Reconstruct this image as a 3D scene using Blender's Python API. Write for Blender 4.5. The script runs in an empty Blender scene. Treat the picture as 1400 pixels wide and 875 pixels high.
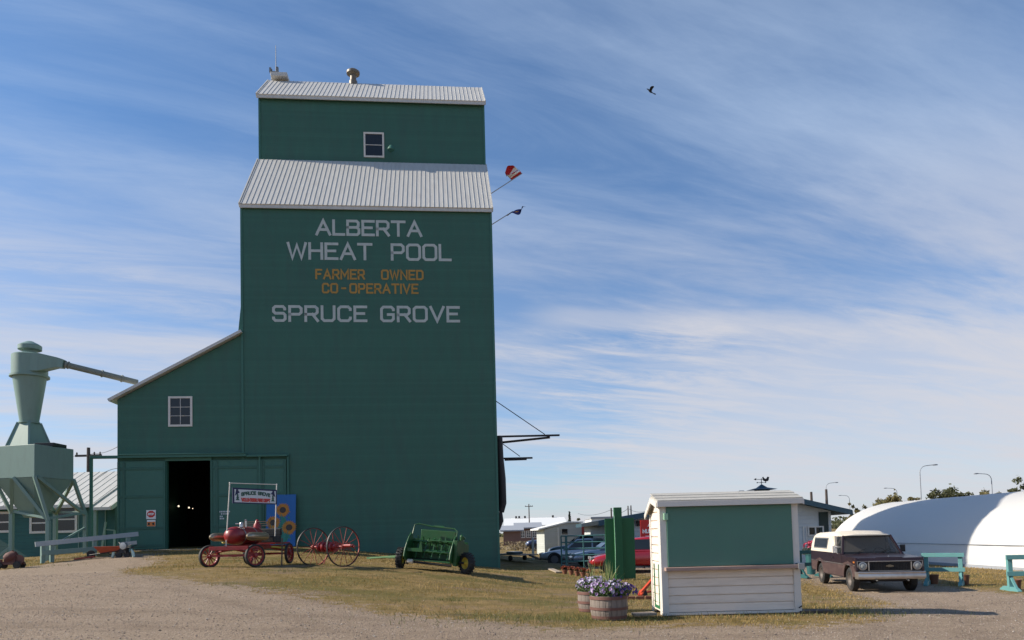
import bpy, math, random
import numpy as np
from mathutils import Vector, Matrix
R = math.radians
rnd = random.Random(7)
scene = bpy.context.scene
C = scene.collection

# ---------------------------------------------------------------- camera
F, EYE, PITCH, ROLL, HOR = 1000.0, 1.65, 0.05, 0.025, 731.0      # focal length in photo pixels, eye height, tilt
_p = math.atan(PITCH)
SH = (HOR - 437.5) / F - PITCH
FW = np.array([0, math.cos(_p), math.sin(_p)])
_u0 = np.array([0, -math.sin(_p), math.cos(_p)]); _r0 = np.array([1.0, 0, 0])
RT = math.cos(ROLL) * _r0 - math.sin(ROLL) * _u0
UP = math.sin(ROLL) * _r0 + math.cos(ROLL) * _u0
cam = bpy.data.cameras.new('camera'); co = bpy.data.objects.new('camera', cam); C.objects.link(co)
cam.sensor_width = 36; cam.lens = 36 * F / 1400; cam.shift_y = SH * F / 1400
cam.clip_start = 0.1; cam.clip_end = 20000
_m = Matrix.Identity(4)
for i in range(3):
    _m[i][0] = RT[i]; _m[i][1] = UP[i]; _m[i][2] = -FW[i]
_m[2][3] = EYE
co.matrix_world = _m
scene.camera = co
def ray(px, py): return RT * (px - 700) / F + UP * (-(py - 437.5) / F + SH) + FW
def P(px, py, Y):
    d = ray(px, py); q = np.array([0, 0, EYE]) + d * Y / d[1]
    return Vector(q)

# ---------------------------------------------------------------- light
SUN_EL, SUN_AZ, SUN_STR, SKY_STR, EXPO = 32.5, -0.5, 4.0, 0.085, 0.78
sl = bpy.data.lights.new('sun', 'SUN'); so = bpy.data.objects.new('sun', sl); C.objects.link(so)
sl.energy = SUN_STR; sl.angle = R(0.53); sl.color = (1.0, 0.91, 0.765)
_d = Vector((math.cos(R(SUN_EL)) * math.cos(R(SUN_AZ)), -math.cos(R(SUN_EL)) * math.sin(R(SUN_AZ)), -math.sin(R(SUN_EL))))
so.rotation_euler = _d.to_track_quat('-Z', 'Y').to_euler(); so.location = (-60, 20, 60)
w = bpy.data.worlds.new('World'); scene.world = w; w.use_nodes = True
nt = w.node_tree; N = nt.nodes; LK = nt.links
for n in list(N): N.remove(n)
def wn(t, **k):
    n = N.new(t)
    for a, b in k.items(): setattr(n, a, b)
    return n
def wm(op, a, b=None, c=None, clamp=False):
    n = N.new('ShaderNodeMath'); n.operation = op; n.use_clamp = clamp
    for i, x in enumerate((a, b, c)):
        if x is None: continue
        if isinstance(x, (int, float)): n.inputs[i].default_value = x
        else: LK.new(x, n.inputs[i])
    return n.outputs[0]
sky = wn('ShaderNodeTexSky', sky_type='NISHITA', sun_disc=False)
sky.sun_elevation = R(SUN_EL); sky.sun_rotation = R(270 + SUN_AZ)
sky.air_density = 1.0; sky.dust_density = 0.6; sky.ozone_density = 2.0; sky.altitude = 700
tc = wn('ShaderNodeTexCoord'); sp = wn('ShaderNodeSeparateXYZ'); LK.new(tc.outputs['Generated'], sp.inputs[0])
zc = wm('MAXIMUM', sp.outputs[2], 0.0)
zz = wm('ADD', zc, 0.10)
uu = wm('DIVIDE', sp.outputs[0], zz); vv = wm('DIVIDE', sp.outputs[1], zz)
cb = wn('ShaderNodeCombineXYZ'); LK.new(uu, cb.inputs[0]); LK.new(vv, cb.inputs[1])
def cloud(rot, sx, sy, scale, detail, rough, dist, lo, hi, off=(0, 0, 0)):
    mp = wn('ShaderNodeMapping'); LK.new(cb.outputs[0], mp.inputs[0])
    mp.inputs['Rotation'].default_value[2] = R(rot)
    mp.inputs['Location'].default_value = off
    m2 = wn('ShaderNodeMapping'); LK.new(mp.outputs[0], m2.inputs[0]); m2.inputs['Scale'].default_value = (sx, sy, 1)
    no = wn('ShaderNodeTexNoise'); LK.new(m2.outputs[0], no.inputs['Vector'])
    no.inputs['Scale'].default_value = scale; no.inputs['Detail'].default_value = detail
    no.inputs['Roughness'].default_value = rough; no.inputs['Distortion'].default_value = dist
    mr = wn('ShaderNodeMapRange', interpolation_type='SMOOTHSTEP'); LK.new(no.outputs[0], mr.inputs[0])
    mr.inputs[1].default_value = lo; mr.inputs[2].default_value = hi
    return mr.outputs[0]
c1 = cloud(-26, 0.26, 1.25, 1.0, 10, 0.64, 0.5, 0.40, 0.72, (3.1, 1.7, 0))       # long wisps
c2 = cloud(-20, 0.45, 1.7, 3.0, 9, 0.68, 0.7, 0.38, 0.80, (0.4, 6.2, 0))       # finer fibres
c3 = cloud(-30, 0.35, 0.9, 0.55, 6, 0.55, 0.3, 0.36, 0.64, (7.3, 2.2, 0))      # broad veils
def step(x, lo, hi, o0=0.0, o1=1.0):
    mr = wn('ShaderNodeMapRange', interpolation_type='SMOOTHSTEP'); LK.new(x, mr.inputs[0])
    for i, q in enumerate((lo, hi, o0, o1)): mr.inputs[i + 1].default_value = q
    return mr.outputs[0]
# veil of cirrus: broad sheets broken into wisps and fibres
ac = wm('ADD', wm('MULTIPLY', c1, wm('ADD', wm('MULTIPLY', c3, 0.50), 0.11)), wm('MULTIPLY', c2, wm('ADD', wm('MULTIPLY', c3, 0.20), 0.05)))
ac = wm('ADD', ac, wm('MULTIPLY', c3, 0.14))
# a denser bank low in the sky to the right
fray = wm('ADD', wm('MULTIPLY', c1, 0.9), wm('MULTIPLY', c2, 0.5))
bank = wm('MULTIPLY', step(wm('SUBTRACT', vv, wm('MULTIPLY', fray, -0.12)), 2.42, 2.72), step(wm('ADD', uu, wm('MULTIPLY', fray, 0.9)), 0.45, 1.35))
ac = wm('ADD', ac, wm('MULTIPLY', bank, wm('ADD', wm('MULTIPLY', c2, 0.45), 0.55)))
# a single bright lens streak at its upper edge, and one on the left
tip = wm('MULTIPLY', step(wm('ABSOLUTE', wm('SUBTRACT', wm('ADD', vv, wm('MULTIPLY', uu, -0.10)), wm('ADD', wm('MULTIPLY', c2, 0.12), 2.46))), 0.17, 0.02), step(uu, 0.0, 0.25))
ac = wm('ADD', ac, wm('MULTIPLY', wm('MULTIPLY', tip, step(uu, 1.5, 0.8)), 0.40))
lst = wm('MULTIPLY', step(wm('ABSOLUTE', wm('SUBTRACT', wm('SUBTRACT', vv, wm('MULTIPLY', uu, 0.62)), wm('ADD', wm('MULTIPLY', c1, 0.25), 2.72))), 0.34, 0.02), step(uu, -0.62, -1.05))
ac = wm('ADD', ac, wm('MULTIPLY', lst, wm('ADD', wm('MULTIPLY', c2, 0.30), 0.12)))
# clouds thicken towards the horizon (longer path through the layer)
hz = step(wm('SUBTRACT', sp.outputs[2], wm('MULTIPLY', fray, 0.05)), 0.27, 0.06)
hz = wm('MULTIPLY', hz, wm('ADD', wm('MULTIPLY', c3, 0.40), 0.66))
ac = wm('ADD', ac, wm('MULTIPLY', hz, wm('ADD', wm('ADD', wm('MULTIPLY', c1, 0.50), wm('MULTIPLY', c2, 0.25)), 0.32)))
ac = wm('ADD', ac, wm('MULTIPLY', step(sp.outputs[2], 0.11, 0.0), 0.30))
ac = wm('SUBTRACT', 1.0, wm('POWER', 2.71828, wm('MULTIPLY', ac, -1.5)))      # optical depth to cover
ccol = wn('ShaderNodeMix', data_type='RGBA')
LK.new(ac, ccol.inputs[0])
tint = wn('ShaderNodeMix', data_type='RGBA', blend_type='MULTIPLY'); tint.inputs[0].default_value = 1.0
LK.new(sky.outputs[0], tint.inputs[6]); tint.inputs[7].default_value = (0.58, 0.84, 1.05, 1)
LK.new(tint.outputs[2], ccol.inputs[6]); ch = wn('ShaderNodeMix', data_type='RGBA'); LK.new(step(sp.outputs[2], 0.27, 0.50), ch.inputs[0]); ch.inputs[6].default_value = (4.6, 4.6, 4.95, 1); ch.inputs[7].default_value = (3.7, 4.6, 6.0, 1); LK.new(ch.outputs[2], ccol.inputs[7])
bg = wn('ShaderNodeBackground'); bg.inputs[1].default_value = SKY_STR; LK.new(ccol.outputs[2], bg.inputs[0])
ou = wn('ShaderNodeOutputWorld'); LK.new(bg.outputs[0], ou.inputs[0])
vs = scene.view_settings
vs.view_transform = 'Standard'; vs.look = 'None'; vs.gamma = 1; vs.use_curve_mapping = False; vs.exposure = EXPO

# ---------------------------------------------------------------- materials
def pm(name, col, rough=0.6, metal=0.0, var=0.12, scale=4.0, bump=0.0, bscale=40.0, dirt=None, dscale=1.5, damt=0.5, coat=0.0, stretch=(1, 1, 1)):
    """painted / weathered material: base colour varied by noise, optional second colour in patches, optional bump"""
    m = bpy.data.materials.new(name); m.use_nodes = True
    t = m.node_tree; n = t.nodes; l = t.links; b = n['Principled BSDF']
    b.inputs['Roughness'].default_value = rough; b.inputs['Metallic'].default_value = metal
    if coat: b.inputs['Coat Weight'].default_value = coat; b.inputs['Coat Roughness'].default_value = 0.08
    c = n.new('ShaderNodeTexCoord'); mp = n.new('ShaderNodeMapping'); l.new(c.outputs['Object'], mp.inputs[0]); mp.inputs['Scale'].default_value = stretch
    no = n.new('ShaderNodeTexNoise'); l.new(mp.outputs[0], no.inputs['Vector']); no.inputs['Scale'].default_value = scale; no.inputs['Detail'].default_value = 6; no.inputs['Roughness'].default_value = 0.65
    mx = n.new('ShaderNodeMix'); mx.data_type = 'RGBA'; l.new(no.outputs[0], mx.inputs[0])
    mx.inputs[6].default_value = tuple(x * (1 - var) for x in col) + (1,); mx.inputs[7].default_value = tuple(min(1, x * (1 + var)) for x in col) + (1,)
    out = mx.outputs[2]
    if dirt:
        n2 = n.new('ShaderNodeTexNoise'); l.new(mp.outputs[0], n2.inputs['Vector']); n2.inputs['Scale'].default_value = dscale; n2.inputs['Detail'].default_value = 8; n2.inputs['Roughness'].default_value = 0.7
        r = n.new('ShaderNodeMapRange'); l.new(n2.outputs[0], r.inputs[0]); r.inputs[1].default_value = 0.46; r.inputs[2].default_value = 0.72; r.inputs[4].default_value = damt
        m2 = n.new('ShaderNodeMix'); m2.data_type = 'RGBA'; l.new(r.outputs[0], m2.inputs[0]); l.new(out, m2.inputs[6]); m2.inputs[7].default_value = tuple(dirt) + (1,)
        out = m2.outputs[2]
    l.new(out, b.inputs['Base Color'])
    if bump:
        n3 = n.new('ShaderNodeTexNoise'); l.new(mp.outputs[0], n3.inputs['Vector']); n3.inputs['Scale'].default_value = bscale; n3.inputs['Detail'].default_value = 4
        bp = n.new('ShaderNodeBump'); bp.inputs['Strength'].default_value = bump; bp.inputs['Distance'].default_value = 0.02
        l.new(n3.outputs[0], bp.inputs['Height']); l.new(bp.outputs[0], b.inputs['Normal'])
    return m
def siding(name, col, pitch, var=0.1, rough=0.65, fade=None, lift=0.9):
    """horizontal lapped boards: saw-tooth bump in z, a dark lap line, board to board variation, vertical weather streaks"""
    m = pm(name, col, rough, 0, var, 1.2, stretch=(2.5, 2.5, 0.5), dirt=fade or tuple(x * .5 + .03 for x in col), dscale=0.8, damt=0.5)
    t = m.node_tree; n = t.nodes; l = t.links; b = n['Principled BSDF']
    c = n.new('ShaderNodeTexCoord'); s = n.new('ShaderNodeSeparateXYZ'); l.new(c.outputs['Object'], s.inputs[0])
    d = n.new('ShaderNodeMath'); d.operation = 'DIVIDE'; l.new(s.outputs[2], d.inputs[0]); d.inputs[1].default_value = pitch
    fr = n.new('ShaderNodeMath'); fr.operation = 'FRACT'; l.new(d.outputs[0], fr.inputs[0])
    fl = n.new('ShaderNodeMath'); fl.operation = 'FLOOR'; l.new(d.outputs[0], fl.inputs[0])
    wn_ = n.new('ShaderNodeTexWhiteNoise'); wn_.noise_dimensions = '1D'; l.new(fl.outputs[0], wn_.inputs['W'])
    old = b.inputs['Base Color'].links[0].from_socket
    r = n.new('ShaderNodeMapRange'); l.new(wn_.outputs[0], r.inputs[0]); r.inputs[3].default_value = 0.95; r.inputs[4].default_value = 1.05
    k = n.new('ShaderNodeMix'); k.data_type = 'RGBA'; k.blend_type = 'MULTIPLY'; k.inputs[0].default_value = 1; l.new(old, k.inputs[6]); l.new(r.outputs[0], k.inputs[7])
    l.new(k.outputs[2], b.inputs['Base Color'])
    bp = n.new('ShaderNodeBump'); bp.inputs['Strength'].default_value = lift; bp.inputs['Distance'].default_value = pitch * 0.14; bp.invert = True
    l.new(fr.outputs[0], bp.inputs['Height']); l.new(bp.outputs[0], b.inputs['Normal'])
    return m
def glassy(name, col, alpha=0.0, rough=0.05):
    m = pm(name, col, rough, 0, 0.1, 2); b = m.node_tree.nodes['Principled BSDF']; b.inputs['Alpha'].default_value = 1 - alpha; b.inputs['IOR'].default_value = 1.5
    return m
def emit(name, col, s):
    m = pm(name, col); b = m.node_tree.nodes['Principled BSDF']; b.inputs['Emission Color'].default_value = col + (1,); b.inputs['Emission Strength'].default_value = s
    return m
M = {}
GREEN = (0.036, 0.122, 0.088)
M['elev'] = siding('elevator_siding', GREEN, 0.125, 0.14, lift=0.22)
M['elev_trim'] = pm('elevator_trim', (0.040, 0.140, 0.105), 0.55, bump=0.2, bscale=20)
M['roofmetal'] = pm('galvanised_roof', (0.56, 0.545, 0.515), 0.55, 0.1, 0.10, 1.5, dirt=(0.42, 0.40, 0.37), dscale=2.0, damt=0.5, stretch=(3, .6, .6))
M['paint_white'] = pm('sign_paint_white', (0.48, 0.52, 0.50), 0.7, var=0.12, scale=2, dirt=(0.25, 0.32, 0.32), dscale=4, damt=0.5)
M['paint_gold'] = pm('sign_paint_gold', (0.43, 0.235, 0.05), 0.7, var=0.15, scale=2, dirt=(0.25, 0.14, 0.04), dscale=4, damt=0.5)
M['white'] = pm('white_paint', (0.66, 0.62, 0.57), 0.55, var=0.06, scale=3, bump=0.15, bscale=30, dirt=(0.5, 0.48, 0.43), dscale=3, damt=0.4)
M['whiteside'] = pm('white_siding', (0.80, 0.70, 0.605), 0.6, var=0.07, scale=3, bump=0.15, bscale=30, stretch=(.5, .5, 4), dirt=(0.55, 0.47, 0.40), dscale=2.5, damt=0.6)
M['pane'] = glassy('window_glass', (0.012, 0.014, 0.018), 0.0, 0.08)
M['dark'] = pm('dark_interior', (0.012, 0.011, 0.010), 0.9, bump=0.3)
M['concrete'] = pm('concrete', (0.36, 0.33, 0.28), 0.85, bump=0.4)
M['black'] = pm('black_rubber', (0.018, 0.018, 0.019), 0.75, var=0.3, bump=0.3, dirt=(0.10, 0.085, 0.07), dscale=5, damt=0.5)
M['iron'] = pm('dark_iron', (0.03, 0.028, 0.03), 0.55, 0.4, 0.3, 8)
M['steel'] = pm('grey_steel', (0.34, 0.35, 0.36), 0.42, 0.7, 0.15, 6)
M['chrome'] = pm('dusty_chrome', (0.50, 0.47, 0.45), 0.28, 0.85, 0.12, 5, dirt=(0.32, 0.26, 0.22), dscale=4, damt=0.6)
M['red'] = pm('red_enamel', (0.27, 0.015, 0.018), 0.42, var=0.25, scale=6, dirt=(0.13, 0.028, 0.022), dscale=6, damt=0.7, coat=0.1)
M['redworn'] = pm('worn_red', (0.30, 0.04, 0.03), 0.6, var=0.2, scale=6, dirt=(0.20, 0.06, 0.04), dscale=6, damt=0.5)
M['brass'] = pm('old_brass', (0.40, 0.32, 0.22), 0.32, 0.75, 0.15, 6)
M['jdgreen'] = pm('implement_green', (0.016, 0.092, 0.024), 0.42, var=0.2, scale=6, dirt=(0.05, 0.06, 0.03), dscale=6, damt=0.7)
M['yellow'] = pm('implement_yellow', (0.55, 0.40, 0.05), 0.45, var=0.15, scale=6, dirt=(0.3, 0.2, 0.06), dscale=6, damt=0.5)
M['cyc'] = pm('dust_collector_paint', (0.18, 0.275, 0.24), 0.5, 0.0, 0.10, 2.5, dirt=(0.14, 0.20, 0.175), dscale=2.5, damt=0.6, stretch=(1.5, 1.5, .35))
M['teal'] = pm('teal_wood', (0.11, 0.29, 0.29), 0.6, var=0.10, scale=5, bump=0.25, bscale=25, dirt=(0.13, 0.25, 0.23), dscale=6, damt=0.4)
M['tealpost'] = pm('teal_steel', (0.02, 0.10, 0.105), 0.5, var=0.1)
M['boardgreen'] = pm('board_green', (0.012, 0.105, 0.035), 0.6, var=0.10, scale=3, bump=0.15, stretch=(4, 4, .5))
M['hatch'] = pm('hatch_green', (0.075, 0.185, 0.140), 0.6, var=0.08, scale=1.6, dirt=(0.085, 0.165, 0.14), dscale=2.5, damt=0.5)
M['counter'] = pm('worn_counter', (0.34, 0.22, 0.18), 0.7, var=0.25, scale=5, stretch=(.6, 5, 5), dirt=(0.45, 0.40, 0.36), dscale=4, damt=0.6)
M['shingle'] = pm('weathered_shingles', (0.46, 0.44, 0.40), 0.8, var=0.25, scale=9, bump=0.6, bscale=30, stretch=(.5, 3, 3), dirt=(0.25, 0.23, 0.20), dscale=6, damt=0.6)
M['barrel'] = pm('barrel_wood', (0.21, 0.17, 0.145), 0.8, var=0.45, scale=7, bump=0.4, bscale=20, stretch=(4, 4, .5))
M['hoop'] = pm('rusty_hoop', (0.16, 0.075, 0.06), 0.7, 0.2, 0.25, 8)
M['soil'] = pm('soil', (0.05, 0.035, 0.025), 0.95, bump=0.6)
M['terracotta'] = pm('terracotta', (0.22, 0.085, 0.05), 0.75, var=0.2, scale=6)
M['pailbrown'] = pm('brown_pail', (0.17, 0.065, 0.035), 0.55, var=0.15)
M['wood'] = pm('weathered_wood', (0.36, 0.29, 0.22), 0.8, var=0.3, scale=6, bump=0.3, stretch=(1, 4, 4))
M['darkwood'] = pm('dark_wood', (0.10, 0.07, 0.055), 0.85, var=0.3, scale=6, bump=0.3)
M['pole'] = pm('pole_wood', (0.075, 0.06, 0.055), 0.85, var=0.25, scale=5)
M['galv'] = pm('lamp_pole', (0.27, 0.29, 0.33), 0.6, 0.2, 0.08)
M['mush'] = pm('roof_vent', (0.17, 0.155, 0.13), 0.5, 0.3, 0.25, 6, dirt=(0.20, 0.09, 0.04), dscale=4, damt=0.6)
M['dome'] = pm('dome_membrane', (0.84, 0.83, 0.81), 0.5, var=0.025, scale=0.8, stretch=(1, 4, .4))
_m = M['dome']; _t = _m.node_tree; _tr = _t.nodes.new('ShaderNodeBsdfTranslucent'); _tr.inputs[0].default_value = (.95, .95, .95, 1); _mx = _t.nodes.new('ShaderNodeMixShader'); _mx.inputs[0].default_value = 0.38
_o = [x for x in _t.nodes if x.type == 'OUTPUT_MATERIAL'][0]; _t.links.new(_t.nodes['Principled BSDF'].outputs[0], _mx.inputs[1]); _t.links.new(_tr.outputs[0], _mx.inputs[2]); _t.links.new(_mx.outputs[0], _o.inputs[0])      # the membrane lets light through
M['truckpaint'] = pm('burgundy_paint', (0.018, 0.007, 0.010), 0.38, 0.1, 0.12, 5, dirt=(0.034, 0.019, 0.019), dscale=2.0, damt=0.5, coat=0.18)
M['trucktan'] = pm('dusty_lower_paint', (0.062, 0.036, 0.036), 0.55, 0.05, 0.15, 5, dirt=(0.15, 0.10, 0.085), dscale=3, damt=0.6)
M['cream'] = pm('cream_fibreglass', (0.66, 0.59, 0.49), 0.5, var=0.06, scale=3, dirt=(0.50, 0.43, 0.34), dscale=2.5, damt=0.4)
M['tglass'] = glassy('vehicle_glass', (0.02, 0.022, 0.025), 0.38, 0.04)
M['dglass'] = glassy('dark_vehicle_glass', (0.02, 0.026, 0.032), 0.0, 0.05)
M['seat'] = pm('seat_cloth', (0.06, 0.05, 0.045), 0.9)
M['lens'] = glassy('headlight_lens', (0.30, 0.31, 0.30), 0.0, 0.12)
M['amber'] = pm('amber_lens', (0.45, 0.14, 0.02), 0.3)
M['redlens'] = pm('red_lens', (0.35, 0.01, 0.012), 0.25)
M['carsilver'] = pm('silver_car', (0.44, 0.47, 0.52), 0.3, 0.45, 0.04, coat=0.6)
M['carblue'] = pm('slate_car', (0.26, 0.30, 0.36), 0.3, 0.4, 0.04, coat=0.6)
M['carred'] = pm('red_car', (0.38, 0.012, 0.022), 0.25, 0.15, 0.05, coat=0.9)
M['carnavy'] = pm('navy_truck', (0.035, 0.05, 0.12), 0.3, 0.3, 0.04, coat=0.6)
M['cargreen'] = pm('dark_green_car', (0.02, 0.05, 0.055), 0.3, 0.3, 0.04, coat=0.6)
M['museum'] = siding('museum_siding', (0.52, 0.54, 0.54), 0.2, 0.04, fade=(0.45, 0.47, 0.47))
M['museumroof'] = pm('museum_roof', (0.035, 0.085, 0.115), 0.5, 0.2, 0.1)
M['signred'] = pm('sign_red', (0.55, 0.022, 0.014), 0.5, var=0.06)
M['signwhite'] = pm('sign_white', (0.78, 0.78, 0.76), 0.5, var=0.04)
M['signgrey'] = pm('banner_cloth', (0.60, 0.62, 0.64), 0.7, var=0.05)
M['navy'] = pm('banner_navy', (0.02, 0.025, 0.075), 0.7)
M['lettergreen'] = pm('banner_green', (0.04, 0.10, 0.075), 0.7)
M['orange'] = pm('sign_orange', (0.65, 0.19, 0.04), 0.6)
M['blueboard'] = pm('painted_sky_board', (0.015, 0.12, 0.36), 0.6, var=0.2, scale=1.2)
M['petal'] = pm('painted_petal', (0.46, 0.18, 0.02), 0.6, var=0.35, scale=14)
M['seedhead'] = pm('painted_seedhead', (0.05, 0.035, 0.025), 0.6, var=0.4, scale=20)
M['paintleaf'] = pm('painted_leaf', (0.03, 0.20, 0.15), 0.6, var=0.4, scale=8)
M['farwhite'] = pm('far_white', (0.74, 0.74, 0.72), 0.6, var=0.03)
M['farroof'] = pm('far_roof', (0.30, 0.32, 0.36), 0.8, var=0.1)
M['brick'] = pm('brown_brick', (0.17, 0.10, 0.085), 0.85, var=0.2, scale=8)
M['shedgrey'] = siding('shed_siding', (0.44, 0.46, 0.44), 0.15, 0.04, fade=(0.38, 0.40, 0.38))
M['container'] = pm('red_container', (0.30, 0.045, 0.03), 0.6, var=0.15)
M['bark'] = pm('bark', (0.09, 0.07, 0.05), 0.9, var=0.3, scale=10)
M['bird'] = pm('black_feathers', (0.012, 0.012, 0.016), 0.6)
M['flagred'] = pm('flag_red', (0.50, 0.015, 0.02), 0.75)
M['flagblue'] = pm('flag_blue', (0.012, 0.03, 0.22), 0.75)
M['rimlike'] = pm('grey_mast', (0.20, 0.21, 0.22), 0.6, 0.2)
def leafmat(name, c1, c2, trans=0.25, scale=1.3):
    m = pm(name, c1, 0.7); t = m.node_tree; n = t.nodes; l = t.links; b = n['Principled BSDF']
    for x in list(n):
        if x.type == 'MIX': mx = x
        if x.type == 'TEX_NOISE': x.inputs['Scale'].default_value = scale
    mx.inputs[6].default_value = tuple(c1) + (1,); mx.inputs[7].default_value = tuple(c2) + (1,)
    for x in list(n):
        if x.type == 'TEX_NOISE':
            r = n.new('ShaderNodeMapRange'); l.new(x.outputs[0], r.inputs[0]); r.inputs[1].default_value = 0.35; r.inputs[2].default_value = 0.65; l.new(r.outputs[0], mx.inputs[0])
    tr = n.new('ShaderNodeBsdfTranslucent'); l.new(mx.outputs[2], tr.inputs[0])
    ms = n.new('ShaderNodeMixShader'); ms.inputs[0].default_value = trans
    o = [x for x in n if x.type == 'OUTPUT_MATERIAL'][0]
    l.new(b.outputs[0], ms.inputs[1]); l.new(tr.outputs[0], ms.inputs[2]); l.new(ms.outputs[0], o.inputs[0])
    return m
M['leafdark'] = leafmat('leaf_dark', (0.075, 0.09, 0.04), (0.15, 0.15, 0.075), 0.45)
M['leafyellow'] = leafmat('leaf_autumn', (0.14, 0.135, 0.055), (0.25, 0.205, 0.09), 0.45)
M['leafspruce'] = leafmat('spruce_needles', (0.03, 0.05, 0.035), (0.07, 0.085, 0.06))
M['petunialeaf'] = leafmat('petunia_leaf', (0.05, 0.10, 0.025), (0.12, 0.17, 0.05), scale=9)
M['spikeleaf'] = leafmat('spike_leaf', (0.15, 0.22, 0.06), (0.36, 0.36, 0.16), scale=6)
M['petalviolet'] = leafmat('violet_petal', (0.26, 0.13, 0.36), (0.52, 0.40, 0.62), scale=14)
M['petalpale'] = leafmat('pale_petal', (0.55, 0.48, 0.66), (0.72, 0.68, 0.78), scale=14)
M['petalpurple'] = leafmat('purple_petal', (0.07, 0.035, 0.20), (0.16, 0.09, 0.33), scale=14)
M['petalpink'] = leafmat('pink_petal', (0.50, 0.04, 0.10), (0.60, 0.14, 0.20), scale=14)
M['petalred'] = leafmat('red_petal', (0.26, 0.04, 0.025), (0.34, 0.11, 0.05), scale=14)
M['drygrass'] = leafmat('dry_grass', (0.24, 0.175, 0.045), (0.44, 0.29, 0.105), 0.3, 0.9)
M['brush'] = leafmat('brush', (0.14, 0.10, 0.06), (0.24, 0.19, 0.11), 0.2, 0.5)

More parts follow.
